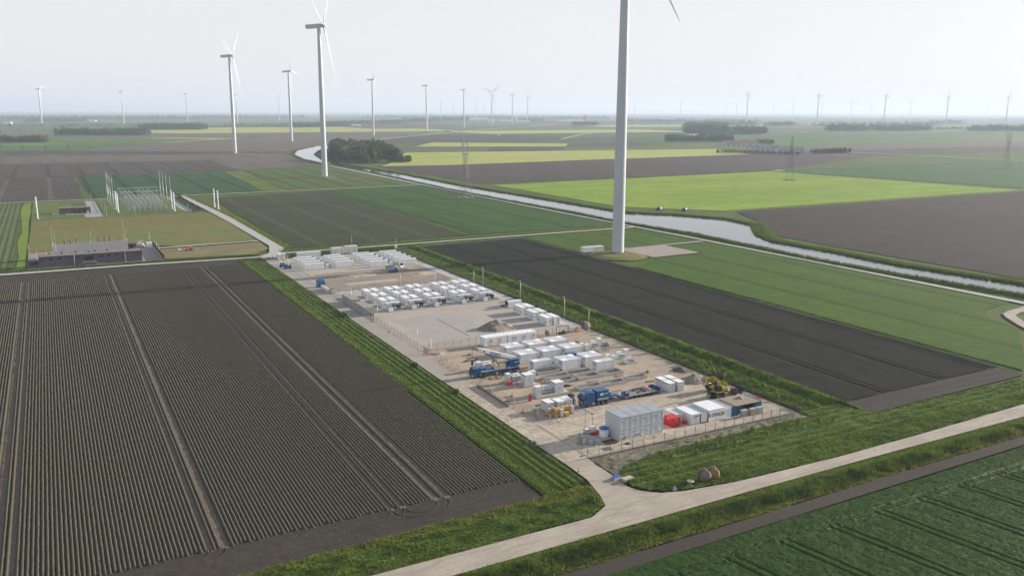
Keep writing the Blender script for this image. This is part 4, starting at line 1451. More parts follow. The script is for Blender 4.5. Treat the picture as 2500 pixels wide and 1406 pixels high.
# offices: eight stacked cabins ----------------------------------------------
m_office = mat('office_grey', (0.55, 0.57, 0.585), 0.45, 0.04, 0.6)
m_offroof = mat('office_roof', (0.33, 0.35, 0.375), 0.5, 0.08, 0.5)
m_logo_y = mat('logo_olive', (0.33, 0.30, 0.06), 0.5, 0.02)
m_logo_d = mat('logo_dark', (0.05, 0.055, 0.06), 0.5, 0.02)
m_logo_g = mat('logo_grey', (0.30, 0.31, 0.33), 0.5, 0.02)
OW, OD, OH = 3.05, 6.06, 2.8
for lv in (0, 1):
    for k in range(4):
        r = empty('office_cabin', (109.35 + k * OW, 150.8, 0.14 + lv * OH))
        tag(r, 'pale grey site office cabin, %s storey, %s from the left' % (['lower', 'upper'][lv], ORD[k]), 'office cabin', 'stacked office cabins')
        box_frame(OW - 0.03, OD, OH - 0.02, 0.12).build('frame', m_office, r)
        MB().box(0.05, OW - 0.08, 0.06, OD - 0.06, 0.06, OH - 0.08).build('wall', m_office, r)
        if lv:
            ro = MB().box(0.0, OW - 0.03, 0.0, OD, OH - 0.04, OH + 0.03, 0.03).build('roof', m_offroof, r)
            MB().box(0.06, OW - 0.1, 0.1, OD - 0.1, OH + 0.03, OH + 0.06).build('roof_sheet', m_offroof, ro)
        wx = 0.75 if k else 0.55
        zc = 1.75
        w = MB().box(wx, wx + 0.42, 0.03, 0.058, zc - 0.32, zc + 0.32).build('window', m_roofw, r)
        MB().box(wx + 0.07, wx + 0.35, 0.015, 0.03, zc - 0.22, zc + 0.12).build('pane', m_glass, w)
        dx = 1.55 if k else 1.5
        d = MB().box(dx, dx + 1.05, 0.03, 0.058, 0.1, OH - 0.35).build('door', m_office, r)
        MB().box(dx + 0.9, dx + 0.95, 0.0, 0.03, 1.0, 1.15).build('handle', m_dark, d)
        MB().box(0.1, OW - 0.15, 0.045, 0.06, OH - 0.32, OH - 0.3).build('gutter', m_seam, r)
        if k == 0:
            for q in range(3):
                MB().box(0.035, 0.05, 0.3 + q * 1.95, 2.1 + q * 1.95, 0.14, OH - 0.16).build('wall_panel', m_office, r)
        if lv == 0 and k == 0:
            lg = MB()
            lg.prism([(0.25, 0.75), (0.62, 0.8), (0.62, 0.45), (0.42, 0.3), (0.25, 0.45)], 0.03, 0.05)
            lg.build('logo_shield', m_logo_y, r)
            MB().prism([(0.75, 0.3), (1.25, 0.95), (1.35, 0.95), (1.3, 0.3)], 0.01, 0.025).build('logo_triangle', m_logo_d, r)
            MB().prism([(1.42, 0.35), (1.5, 0.95), (2.05, 1.0), (1.98, 0.6), (1.8, 0.35)], 0.01, 0.025).build('logo_letter', m_logo_g, r)
            MB().box(0.2, 2.8, 0.035, 0.05, 0.12, 0.2).build('logo_stripe', m_logo_y, r)
        if lv == 0 and k == 1:
            mb = MB()
            mb.box(0.3, 0.38, 0.01, 0.03, 0.5, 0.95).box(0.38, 0.75, 0.01, 0.03, 0.87, 0.95).box(0.38, 0.75, 0.01, 0.03, 0.5, 0.58)
            mb.build('logo_bracket', m_logo_g, r)
            tm = link('lettering', text_mesh('K DEKKER', 0.36, m_logo_d, 0, 0.008), r, (1.75, 0.012, 0.62))
            tm.rotation_euler = (math.pi / 2, 0, 0)
            MB().box(0.2, 2.8, 0.035, 0.05, 0.12, 0.2).build('logo_stripe', m_logo_y, r)
        if lv == 0 and k == 3:
            MB().box(1.9, 2.5, -0.0, 0.028, 0.7, 1.25).build('notice', m_roofw, r)

# container row right of the offices -------------------------------------------
c = make_container('red_container', 2.95, 2.45, 2.3, m_red, m_red, doors=True)
place(c, 125.3 + 2.45, 152.1, 0.1, math.pi / 2, 'small bright red container standing right of the office block', 'container')
MB().box(1.1, 1.9, 2.45, 2.47, 1.85, 2.02).build('name_strip', m_roofw, c)
MB().box(-0.03, -0.01, 0.9, 1.5, 1.75, 1.85).build('name_strip', m_roofw, c)
c = make_container('white_container', 4.6, 2.3, 2.2, m_white, m_grey)
place(c, 128.2 + 2.3, 154.2, 0.1, math.pi / 2, 'small white container set back behind the red one', 'container')
o = MB().box(-0.5, 0.5, -0.35, 0.35, 0.1, 0.75, 0.06).box(-0.55, 0.55, -0.4, 0.4, 0, 0.12).build('red_toolbox', m_red, None, (129.9, 152.9, 0.1))
tag(o, 'small red tool box on the ground between the red and white containers', 'tool box')
c = make_container('white_container', 6.06, 2.55, 2.6, m_white, m_roofw)
place(c, 130.65 + 2.55, 151.4, 0.1, math.pi / 2, 'white container with small red lettering, right of the red one', 'container')
link('lettering', text_mesh('JC', 0.42, m_logo_g, 0, 0.012), c, (-0.015, 1.75, 1.85)).rotation_euler = (math.pi / 2, 0, -math.pi / 2)
link('lettering', text_mesh('KOER', 0.42, m_red, 0, 0.016), c, (-0.015, 0.85, 1.85)).rotation_euler = (math.pi / 2, 0, -math.pi / 2)
c = make_container('white_container', 6.06, 2.35, 2.45, m_white, mat('roof_blue_grey', (0.50, 0.54, 0.58), 0.5), doors=False)
place(c, 133.35 + 2.35, 151.3, 0.1, math.pi / 2, 'white corrugated container with dark corner posts, left of the big lettered one', 'container')
MB().box(-0.01, 0.12, -0.01, 0.14, 0, 2.45).box(-0.01, 0.12, 2.21, 2.36, 0, 2.45).box(-0.012, 0.1, 0.1, 2.25, 0, 0.14).build('dark_trim', m_dark, c)
r = empty('lettered_container', (135.75, 151.0, 0.1))
tag(r, 'wide white container with big black lettering on its end and a tiled white roof', 'container')
MB().box(0.05, 4.95, 0.05, 6.4, 0.05, 2.85).build('wall', m_white, r)
MB().box(0, 5.0, 0.0, 0.05, 0.1, 2.75).build('end_panel', m_white, r)
for i in range(5):
    for j in range(3):
        MB().box(0.03 + j * 1.66, 1.65 + j * 1.66, 0.03 + i * 1.28, 1.27 + i * 1.28, 2.86, 2.93).build('roof_panel', m_roofw, r)
MB().box(0.0, 5.0, 0.0, 6.45, 2.8, 2.86).build('roof_frame', m_seam, r)
t = link('lettering', text_mesh('K DEKKER', 1.12, mat('black_lettering', (0.015, 0.015, 0.017), 0.5, 0.02), 0, 0.014), r, (2.48, -0.012, 1.15))
t.rotation_euler = (math.pi / 2, 0, 0)
t.scale = (0.98, 1.15, 1)
MB().box(2.2, 2.5, -0.02, 0.0, 0.3, 0.5).build('lock_box', m_dark, r)
c = make_container('white_container', 6.06, 2.2, 2.5, m_white, mat('roof_dusty', (0.42, 0.39, 0.35), 0.8, 0.15), doors=False)
place(c, 140.85 + 2.2, 151.2, 0.1, math.pi / 2, 'narrow white container with a dusty roof, right of the big lettered one', 'container')
m_cblue = mat('container_blue', (0.025, 0.115, 0.22), 0.5, 0.12)
c = make_container('blue_container', 6.06, 2.4, 2.55, m_cblue, MATS['roof_dusty'])
place(c, 143.1 + 2.4, 151.2, 0.1, math.pi / 2, 'dark blue container under the left edge of the timber roof', 'container')
c = make_container('blue_container', 6.06, 2.4, 2.45, m_cblue, m_cblue)
place(c, 151.0 + 2.4, 151.6, 0.1, math.pi / 2, 'dark blue container carrying the right edge of the timber roof', 'container')
r = empty('timber_roof', (144.2, 150.9, 2.68))
tag(r, 'flat brown timber roof spanning between the two dark blue containers', 'roof')
m_deck = mat('deck_brown', (0.30, 0.235, 0.16), 0.9, 0.25, 1.4)
for k in range(13):
    MB().box(0, 7.9, k * 0.48, k * 0.48 + 0.46, 0.05 + 0.01 * (k % 2), 0.14).build('plank', m_deck, r)
MB().box(0, 0.15, 0, 6.2, -0.02, 0.05).box(7.7, 7.85, 0, 6.2, -0.02, 0.05).box(3.9, 4.0, 0, 6.2, -0.05, 0.05).build('beam', m_dark, r)
o = heap('tarpaulin', 149.2, 155.0, 1.6, 0.9, 0.55, mat('tarp_grey', (0.23, 0.20, 0.155), 0.8), 'grey tarpaulin bundle lying on the timber roof', 'tarpaulin', 7, n=18)
o.location.z = 2.82
for k, x in enumerate((145.2, 147.9, 150.1)):
    r = empty('slab_stack', (x, 149.5 if k else 149.6, 0.1))
    tag(r, 'stack of grey concrete slabs before the blue containers, %s of three' % ['left', 'middle', 'right'][k], 'slab stack', 'stacks of concrete slabs')
    for q in range(9):
        MB().box(0, 1.9, 0, 0.9, q * 0.19 + 0.05, q * 0.19 + 0.19).build('slab', mat('slab_grey', (0.40, 0.385, 0.355), 0.9, 0.12, 2.0), r, (random.uniform(-0.04, 0.04), random.uniform(-0.04, 0.04), 0))


# ---------------------------------------------------------------- loose materials on the sand
m_pipe = mat('pipe_grey', (0.20, 0.205, 0.21), 0.5, 0.1)


def pallet_stack(x, y, rz, n, label, m=None):
    r = empty('pallet_stack', (x, y, 0.06), rz)
    tag(r, label, 'pallet')
    for q in range(n):
        mb = MB()
        for k in range(5):
            mb.box(0, 1.2, k * 0.18, k * 0.18 + 0.12, 0.10, 0.14)
        for k in range(3):
            mb.box(k * 0.53, k * 0.53 + 0.12, 0, 0.84, 0, 0.10)
        mb.build('pallet', m or m_wood, r, (random.uniform(-0.04, 0.04), random.uniform(-0.04, 0.04), q * 0.145))
    return r


def pipe_bundle(x, y, rz, L, label, n=6, m=None):
    mb = MB()
    for k in range(n):
        mb.tube((0, (k % 3) * 0.2, 0.1 + (k // 3) * 0.18), (L + random.uniform(-0.3, 0.3), (k % 3) * 0.2, 0.1 + (k // 3) * 0.18), 0.09, n=7)
    o = mb.build('pipe_bundle', m or m_pipe, None, (x, y, 0.07))
    o.rotation_euler = (0, 0, rz)
    return tag(o, label, 'pipes')


pallet_stack(112.0, 219.2, 0.3, 6, 'stack of pallets on the sand left of the near white block')
pallet_stack(109.5, 230.0, 1.1, 4, 'stack of pallets behind the crane near the cross fence')
pallet_stack(145.8, 226.8, 0.1, 5, 'stack of pallets right of the back row of the near block')
pallet_stack(147.2, 190.0, 0.5, 5, 'stack of pallets behind the four grey cabinets')
pallet_stack(102.4, 189.4, 0.9, 3, 'low stack of pallets right of the silt screen')
pallet_stack(123.6, 159.6, 0.2, 4, 'stack of pallets on the paving behind the red container')
pipe_bundle(104.6, 224.5, 0.2, 5.0, 'bundle of grey pipes on the sand beyond the crane cab')
pipe_bundle(141.4, 210.5, 1.4, 4.5, 'bundle of grey pipes right of the middle row of the near block')
pipe_bundle(119.4, 183.2, 0.15, 5.5, 'bundle of grey pipes right behind the blue truck cab', 5)
pipe_bundle(110.8, 192.2, -0.2, 4.0, 'bundle of dark pipes between the two cabinet plinths', 5, m_dark)
pipe_bundle(146.0, 182.6, 0.6, 4.2, 'bundle of orange pipes left of the sand heap', 4, mat('pipe_orange', (0.42, 0.14, 0.04), 0.5, 0.1))
heap('rubble_heap', 101.2, 236.2, 2.2, 1.6, 0.7, mat('rubble', (0.33, 0.31, 0.28), 0.95, 0.3, 3.0), 'grey rubble heap at the foot of the white mast', 'rubble', 131, n=30)
heap('rubble_heap', 113.6, 191.2, 1.8, 1.2, 0.45, m_spoil, 'small brown rubble heap left of the short trough', 'rubble', 141, n=24)
heap('rubble_heap', 106.0, 180.8, 1.6, 1.2, 0.4, m_spoil, 'small brown rubble heap behind the three cabinets', 'rubble', 151, n=24)
heap('sand_heap', 124.0, 231.4, 3.2, 1.5, 0.6, m_spoil2, 'low pale sand heap between the near block and the switch station', 'sand heap', 161, n=28)
for k, (x, y, w, d) in enumerate([(126.8, 190.2, 3.0, 1.2), (141.6, 183.0, 2.4, 1.2), (137.0, 191.0, 2.4, 1.2), (115.6, 196.4, 1.2, 2.4)]):
    mb = MB()
    for q in range(6):
        mb.box(0, w, q * d / 6, q * d / 6 + d / 6 - 0.03, 0, 0.12 + 0.06 * (q % 2))
    o = mb.build('plank_pile', m_wood, None, (x, y, 0.07))
    o.rotation_euler = (0, 0, 0.2 * k - 0.3)
    tag(o, ['pile of planks between the two rows of troughs', 'pile of planks behind the low-loader tail', 'pile of planks beside the short right-hand trough', 'pile of planks at the left end of the longest trough'][k], 'planks')


# ---------------------------------------------------------------- vehicles and machines
m_hub = mat('hub_grey', (0.22, 0.22, 0.225), 0.5, 0.1, metal=0.3)
m_cblue2 = mat('truck_blue', (0.008, 0.088, 0.235), 0.35, 0.1, 0.9)
m_crwhite = mat('boom_white', (0.74, 0.74, 0.71), 0.4, 0.05)
m_letblue = mat('lettering_blue', (0.01, 0.07, 0.30), 0.5, 0.02)
m_lamp = mat('lamp_clear', (0.8, 0.8, 0.76), 0.2, 0.02)


def wheel(parent, x, y, r, w, z0=0.0):
    """Wheel in the XZ plane, outer face toward -Y at y."""
    t = MB().lathe([(r * 0.55, 0.0), (r * 0.95, 0.0), (r, 0.05), (r, w - 0.05), (r * 0.95, w), (r * 0.55, w)], n=18, axis='Y')
    o = t.build('wheel', m_black, parent, (x, y, z0 + r))
    MB().lathe([(0.001, 0.10), (r * 0.2, 0.06), (r * 0.25, 0.14), (r * 0.5, 0.12), (r * 0.56, 0.02)], n=14, axis='Y').build('rim', m_hub, o)
    MB().lathe([(0.001, w - 0.10), (r * 0.25, w - 0.1), (r * 0.56, w - 0.02)], n=14, axis='Y').build('rim', m_hub, o)
    return o


# mobile crane -------------------------------------------------------------
cr = empty('mobile_crane', (99.9, 208.55, 0.1))
tag(cr, 'blue mobile crane with a white lettered boom lowered over its cab', 'mobile crane')
MB().box(2.2, 15.0, 0.25, 2.5, 0.75, 1.35).box(2.3, 14.8, 0.02, 2.73, 1.35, 1.62).build('chassis', m_cblue2, cr)
MB().box(2.6, 14.4, -0.03, 0.02, 1.50, 1.58).box(2.6, 9.0, -0.02, 0.02, 1.66, 1.72).build('side_stripe', m_crwhite, cr)
cabb = MB().prism([(0.0, 0.55), (0.0, 1.35), (0.35, 2.65), (0.6, 2.75), (2.1, 2.75), (2.1, 0.8), (1.6, 0.55)], 0.05, 2.70).build('driver_cab', m_cblue2, cr)
MB().add([(-0.01, 0.25, 1.42), (-0.01, 2.5, 1.42), (0.30, 2.5, 2.52), (0.30, 0.25, 2.52)], [(0, 1, 2, 3)]).build('windscreen', m_glass, cabb)
MB().box(0.55, 1.3, 0.03, 0.05, 1.5, 2.45).box(0.55, 1.3, 2.70, 2.72, 1.5, 2.45).build('side_window', m_glass, cabb)
MB().box(-0.08, 0.1, 0.05, 2.7, 0.45, 0.85).build('bumper', m_cblue2, cabb)
for y in (0.25, 2.2):
    MB().box(-0.10, -0.07, y, y + 0.35, 0.6, 0.8).build('headlight', m_lamp, cabb)
MB().box(-0.25, 0.15, -0.12, 0.0, 1.9, 2.4).build('mirror', m_black, cabb)
MB().box(2.2, 6.6, 0.1, 2.65, 1.62, 2.15).box(2.5, 4.4, 0.5, 2.2, 2.15, 2.45).build('engine_deck', m_cblue2, cr)
MB().box(2.6, 6.4, 0.06, 0.1, 1.75, 1.83).build('deck_rail', m_crwhite, cr)
for x in (2.35, 4.0, 11.55, 13.35):
    wheel(cr, x, -0.02, 0.72, 0.5)
    wheel(cr, x, 2.27, 0.72, 0.5)
for x in (6.9, 14.6):
    og = MB().box(x - 0.3, x + 0.3, -1.4, 4.1, 0.85, 1.2).build('outrigger', m_cblue2, cr)
    for y in (-1.35, 4.05):
        MB().tube((x, y, 0.1), (x, y, 1.4), 0.13, n=8).lathe([(0.36, 0.0), (0.36, 0.12)], cx=x, cy=y, n=10).build('outrigger_leg', m_steel, og)
# counterweight, cream with red and white markings
MB().box(6.9, 9.9, 0.05, 2.7, 1.66, 2.35).box(7.1, 8.2, 0.3, 2.4, 2.35, 2.95).box(7.15, 7.7, 0.6, 1.1, 2.95, 3.8).build('counterweight', m_cream, cr)
MB().box(8.6, 10.6, -0.10, 0.7, 1.7, 3.0).build('ballast_block', m_cream, cr)
for x in (9.35, 10.3):
    for q in range(5):
        MB().box(x, x + 0.18, -0.13, -0.10, 1.75 + q * 0.25, 1.88 + q * 0.25).build('warning_band', m_red if q % 2 == 0 else m_crwhite, cr)
# superstructure
MB().lathe([(1.1, 1.62), (1.1, 1.95)], cx=11.6, cy=1.37, n=18).build('slew_ring', m_steel, cr)
MB().box(10.4, 15.2, 0.35, 2.4, 1.95, 2.5).box(12.6, 15.2, 0.5, 2.25, 2.5, 3.6).build('superstructure', m_cblue2, cr)
oc = MB().prism([(10.4, 2.0), (10.3, 2.6), (10.7, 3.6), (12.2, 3.65), (12.2, 2.0)], -0.15, 0.85).build('operator_cab', m_cblue2, cr)
MB().box(10.75, 11.6, -0.17, -0.15, 2.6, 3.5).build('side_window', m_glass, oc)
MB().add([(10.28, -0.1, 2.62), (10.28, 0.8, 2.62), (10.66, 0.8, 3.55), (10.66, -0.1, 3.55)], [(0, 1, 2, 3)]).build('windscreen', m_glass, oc)
pn = MB().prism([(13.0, 2.55), (13.3, 3.3), (14.9, 3.3), (14.9, 2.55)], 0.30, 0.36).build('name_panel', m_cblue2, cr)
link('lettering', text_mesh('SCHOT', 0.42, m_crwhite, 0.25, 0.012), pn, (14.05, 0.285, 2.78)).rotation_euler = (math.pi / 2, 0, 0)
MB().box(14.2, 15.6, 0.4, 2.3, 3.6, 3.9).tube((14.9, 0.3, 3.6), (14.9, 2.4, 3.6), 0.38, n=12).build('winch', m_steel, cr)
mb = MB()
for z in (3.6, 4.1, 4.45):
    mb.tube((12.9, 0.35, z), (15.6, 0.35, z), 0.035, n=4)
for x in (13.0, 14.2, 15.5):
    mb.tube((x, 0.35, 3.5), (x, 0.35, 4.45), 0.035, n=4)
mb.build('guard_rail', m_black, cr)
# boom from the rear pivot forward over the cab
P, Q = Vector((13.7, 1.37, 3.85)), Vector((0.6, 1.37, 8.5))
d = (Q - P).normalized()
nrm = Vector((-d.z, 0, d.x))
if nrm.z < 0:
    nrm = -nrm


def boom_section(a, b_, w, h, m, name):
    mb = MB()
    A, B = P + d * a, P + d * b_
    prof = [(-w / 2, h * 0.5), (w / 2, h * 0.5), (w / 2, -h * 0.2), (w * 0.28, -h * 0.5), (-w * 0.28, -h * 0.5), (-w / 2, -h * 0.2)]
    vs = [C + Vector((0, y, 0)) + nrm * z for C in (A, B) for y, z in prof]
    n = 6
    mb.add(vs, [tuple(range(n)), tuple(range(2 * n - 1, n - 1, -1))] + [(i, i + n, (i + 1) % n + n, (i + 1) % n) for i in range(n)])
    return mb.build(name, m, cr)


bo = boom_section(-0.6, 11.4, 0.95, 1.15, m_crwhite, 'boom')
boom_section(11.4, 12.1, 0.82, 1.0, m_crwhite, 'boom_section')
boom_section(12.1, 12.7, 0.72, 0.86, mat('worn_white', (0.5, 0.5, 0.48), 0.6, 0.3, 2.0), 'boom_section')
boom_section(12.7, 13.6, 0.6, 0.7, m_steel, 'boom_head')
rm = Matrix.Rotation(-math.atan2(d.z, -d.x), 4, 'Y')
lt = link('lettering', text_mesh('SCHOT', 1.02, m_letblue, 0.22, 0.03), bo)
ang = math.atan2(d.z, -d.x)
mid = P + d * 6.6 + Vector((0, -0.49, 0)) - nrm * 0.30
lt.matrix_local = Matrix.Translation(mid) @ Matrix.Rotation(ang, 4, 'Y') @ Matrix.Rotation(math.pi / 2, 4, 'X')
b0 = P + d * 10.3 + Vector((0, -0.50, 0))
MB().lathe([(0.001, -0.03), (0.26, -0.03), (0.26, 0.03)], n=14, axis='Y').build('boom_roller', m_black, bo, b0)
MB().tube((9.0, 1.37, 2.3), P + d * 8.3 - nrm * 0.55, 0.17, 0.13, n=10).build('lift_ram', m_cblue2, cr)
MB().tube(P + d * 1.0 - nrm * 0.7, P + d * 9.6 - nrm * 0.78, 0.14, n=6).build('jib_stay', m_cblue2, cr)
H0 = P + d * 13.7
MB().tube(H0 + Vector((0, -0.4, 0)), H0 + Vector((0, 0.4, 0)), 0.42, n=12).build('head_sheave', m_hub, cr)
mb = MB()
for y in (-0.2, 0.0, 0.2):
    mb.tube(H0 + Vector((-0.35, y, 0)), H0 + Vector((-0.35, y, -3.7)), 0.025, n=4)
mb.build('hoist_rope', m_black, cr)
hb = MB().box(H0.x - 0.6, H0.x - 0.1, H0.y - 0.28, H0.y + 0.28, H0.z - 4.7, H0.z - 3.7, 0.06).build('hook_block', m_black, cr)
mb = MB()
for k in range(7):
    a0, a1 = math.radians(200 - k * 40), math.radians(200 - (k + 1) * 40)
    c0 = Vector((H0.x - 0.35, H0.y, H0.z - 5.1))
    mb.tube(c0 + Vector((math.cos(a0), 0, math.sin(a0))) * 0.3, c0 + Vector((math.cos(a1), 0, math.sin(a1))) * 0.3, 0.075, n=5)
mb.build('hook', m_black, hb)
for k in range(2):
    r = MB()
    for q in range(4):
        r.box(q * 0.32, q * 0.32 + 0.28, 0, 2.2, 0, 0.16)
    o = r.build('timber_mats', m_wood, None, (104.4 + k * 2.0, 205.4 - k * 0.3, 0.06))
    tag(o, 'timber crane mats on the sand in front of the crane, %s pile' % side[k], 'timber mats')
o = MB().box(0, 3.6, 0, 1.6, 0, 0.25).box(0.2, 3.4, 0.2, 1.4, 0.25, 0.5).build('timber_pile', m_wood, None, (115.2, 210.0, 0.06))
tag(o, 'timber pile between the crane rear and the single white container', 'timber pile')

# heavy truck and low-loader ---------------------------------------------------
tr = empty('heavy_truck', (114.1, 173.35, 0.11))
tag(tr, 'blue heavy haulage truck with ballast box, pulling the low-loader', 'truck')
MB().box(0.6, 9.6, 0.55, 2.0, 0.75, 1.1).build('chassis', m_black, tr)
tc_ = MB().prism([(0.0, 0.75), (0.0, 1.7), (0.12, 3.0), (0.45, 3.55), (0.9, 3.85), (2.2, 3.95), (2.2, 1.1), (1.9, 0.75)], 0.02, 2.53).build('driver_cab', m_cblue2, tr)
MB().add([(-0.015, 0.2, 1.85), (-0.015, 2.35, 1.85), (0.09, 2.35, 2.95), (0.09, 0.2, 2.95)], [(0, 1, 2, 3)]).build('windscreen', m_glass, tc_)
MB().box(0.45, 1.25, 0.0, 0.02, 2.0, 2.85).box(0.45, 1.25, 2.53, 2.55, 2.0, 2.85).build('side_window', m_glass, tc_)
MB().box(-0.10, 0.12, 0.0, 2.55, 0.35, 1.0).build('bumper', m_cblue2, tc_)
MB().box(-0.14, -0.10, 0.35, 2.2, 1.0, 1.55).build('number_board', mat('board_olive', (0.36, 0.29, 0.06), 0.6, 0.1), tc_)
for y in (0.1, 2.1):
    MB().box(-0.13, -0.10, y, y + 0.35, 0.55, 0.8).build('headlight', m_lamp, tc_)
for k in range(4):
    MB().box(0.35, 0.5, 0.35 + k * 0.5, 0.6 + k * 0.5, 3.6, 3.78).build('roof_lamp', m_lamp, tc_)
for y in (-0.28, 2.58):
    MB().box(-0.1, 0.1, y, y + 0.25, 2.0, 2.75).build('mirror', m_black, tc_)
MB().box(2.3, 3.5, 0.02, 2.53, 1.1, 3.7).build('sleeper', m_cblue2, tr)
MB().box(3.55, 3.9, 0.3, 2.2, 1.1, 3.3).build('exhaust_stack', m_black, tr)
bx = MB().box(4.05, 7.6, -0.02, 2.57, 1.35, 3.75).build('ballast_box', m_cblue2, tr)
MB().box(4.0, 7.65, -0.06, 2.61, 3.75, 3.85).build('lid', m_cblue2, bx)
MB().box(5.0, 5.9, -0.04, -0.02, 2.65, 3.2).build('name_plate', m_crwhite, bx)
link('lettering', text_mesh('SCHOT', 0.42, m_crwhite, 0.2, 0.01), bx, (6.75, -0.03, 2.85)).rotation_euler = (math.pi / 2, 0, 0)
MB().box(4.2, 7.6, -0.04, -0.02, 1.7, 1.82).box(4.2, 7.6, -0.04, -0.02, 1.42, 1.5).build('side_stripe', m_crwhite, bx)
MB().box(7.65, 8.3, 0.1, 2.45, 1.2, 2.9).build('rear_locker', m_cblue2, tr)
MB().box(2.5, 3.5, -0.02, 0.5, 0.55, 1.1).build('fuel_tank', m_steel, tr)
for x in (1.5, 4.3, 5.75, 7.15):
    wheel(tr, x, -0.02, 0.54, 0.4)
    wheel(tr, x, 2.15, 0.54, 0.4)
tl = empty('low_loader', (122.6, 173.6, 0.1))
tag(tl, 'long low-loader trailer with many small wheels behind the blue truck', 'trailer')
MB().prism([(0.0, 1.35), (0.0, 1.7), (2.6, 1.75), (3.6, 1.0), (5.0, 0.85), (5.0, 0.55), (3.2, 0.65), (2.2, 1.35)], 0.5, 2.1).build('gooseneck', m_cblue2, tl)
MB().box(4.6, 6.5, 0.05, 0.35, 0.5, 0.85).box(4.6, 6.5, 2.2, 2.5, 0.5, 0.85).box(3.0, 6.5, 0.9, 1.7, 0.5, 0.8).build('bed_beam', m_steel, tl)
MB().box(5.8, 14.2, 0.0, 2.55, 0.85, 1.15).build('deck', mat('deck_grey', (0.27, 0.25, 0.23), 0.8, 0.2), tl)
MB().box(5.8, 14.2, -0.04, 0.0, 0.95, 1.1).build('side_rail', m_crwhite, tl)
for x in (4.9, 5.6, 8.6, 11.0):
    MB().box(x, x + 0.35, 0.2, 0.6, 1.0, 1.75).box(x, x + 0.35, 1.9, 2.3, 1.0, 1.75).build('load_bracket', m_cblue2, tl)
for k in range(6):
    x = 6.6 + k * 1.38
    wheel(tl, x, -0.02, 0.42, 0.45)
    wheel(tl, x, 2.1, 0.42, 0.45)
MB().box(11.4, 13.6, 0.3, 2.2, 1.15, 1.6).build('power_pack', m_steel, tl)
MB().box(12.0, 12.6, 0.5, 2.0, 1.6, 1.8).build('hose_bundle', m_red, tl)
MB().prism([(14.2, 1.0), (14.2, 1.15), (16.6, 0.25), (16.6, 0.1)], 0.2, 2.3).build('ramp', m_steel, tl)
for k, (x, y, a, L) in enumerate([(122.6, 178.6, 0.10, 6.5), (124.2, 180.4, 0.06, 7.0), (121.6, 178.4, -0.55, 5.0), (133.0, 179.0, 0.1, 5.0), (134.0, 180.0, 0.02, 4.2)]):
    o = MB().box(0, L, 0, 0.28, 0, 0.28).build('timber_beam', m_wood, None, (x, y, 0.06))
    o.rotation_euler = (0, 0, a)
    tag(o, ['long timber beam on the ground just behind the low-loader', 'longest timber beam behind the low-loader, nearest the trough', 'timber beam lying askew behind the truck ballast box',
            'timber beam on the ground behind the trailer wheels', 'shorter timber beam beside the four cabinets'][k], 'timber beam')
r = empty('blue_bin', (138.6, 175.4, 0.1))
tag(r, 'low dark blue steel bin left of the four grey cabinets', 'bin')
MB().box(0, 1.5, 0, 0.08, 0, 0.9).box(0, 1.5, 3.4, 3.48, 0, 0.9).box(0, 0.08, 0.08, 3.4, 0, 0.9).box(1.42, 1.5, 0.08, 3.4, 0, 0.9).box(0.08, 1.42, 0.08, 3.4, 0, 0.1).build('bin_body', m_blue, r)
MB().box(-0.06, 1.56, -0.06, 0.0, 0.8, 0.92).box(-0.06, 1.56, 3.48, 3.54, 0.8, 0.92).build('rim', m_blue, r)
MB().box(0.15, 1.35, 1.2, 2.3, 0.1, 0.8).build('rubbish', m_dark, r)

# loader tractor between the cabinets and the truck
ld = empty('loader_tractor', (112.6, 177.6, 0.1), 0.5)
tag(ld, 'small dark green loader tractor with glazed cab left of the blue truck', 'tractor')
m_dgreen = mat('loader_green', (0.03, 0.075, 0.05), 0.5, 0.1)
MB().box(-1.8, 0.3, -0.5, 0.5, 0.6, 1.3).build('engine_hood', m_dgreen, ld)
MB().box(-0.6, 1.2, -0.55, 0.55, 0.45, 0.85).build('chassis', m_black, ld)
cb = MB()
for x in (0.1, 1.2):
    for y in (-0.6, 0.6):
        cb.box(x - 0.05, x + 0.05, y - 0.05, y + 0.05, 0.8, 2.5)
cb.box(0.0, 1.3, -0.7, 0.7, 2.5, 2.62)
cb = cb.build('cab_frame', m_black, ld)
MB().box(0.15, 1.15, -0.58, 0.58, 1.2, 2.45).build('cab_glass', m_glass, cb)
for x, rr in ((-1.3, 0.45), (0.9, 0.65)):
    for y in (-1.0, 0.65):
        wheel(ld, x, y, rr, 0.35)
MB().prism([(-2.9, 0.1), (-2.1, 0.1), (-2.0, 0.8), (-2.2, 0.8)], -0.9, 0.9).build('bucket', m_steel, ld)
MB().bar((-2.1, -0.5, 0.5), (0.2, -0.6, 1.3), 0.12).bar((-2.1, 0.5, 0.5), (0.2, 0.6, 1.3), 0.12).build('lift_arm', m_dgreen, ld)

# blue truck cab seen between the near containers
bt = empty('parked_van', (131.2, 210.0, 0.1), 0.08)
tag(bt, 'blue van parked between the white containers of the near block', 'van')
MB().prism([(0.0, 0.5), (0.05, 1.2), (1.0, 1.45), (1.7, 2.3), (4.6, 2.3), (4.7, 0.5)], 0.0, 2.0).build('body', m_cblue2, bt)
MB().box(1.9, 2.7, -0.02, 0.0, 1.4, 2.1).box(2.9, 4.4, -0.02, 0.0, 1.4, 2.1).build('side_window', m_glass, bt)
MB().add([(1.05, 0.15, 1.5), (1.05, 1.85, 1.5), (1.62, 1.85, 2.22), (1.62, 0.15, 2.22)], [(0, 1, 2, 3)]).build('windscreen', m_glass, bt).location = (-0.03, 0, 0.02)
for x in (0.9, 3.8):
    wheel(bt, x, -0.04, 0.36, 0.25)
    wheel(bt, x, 1.8, 0.36, 0.25)

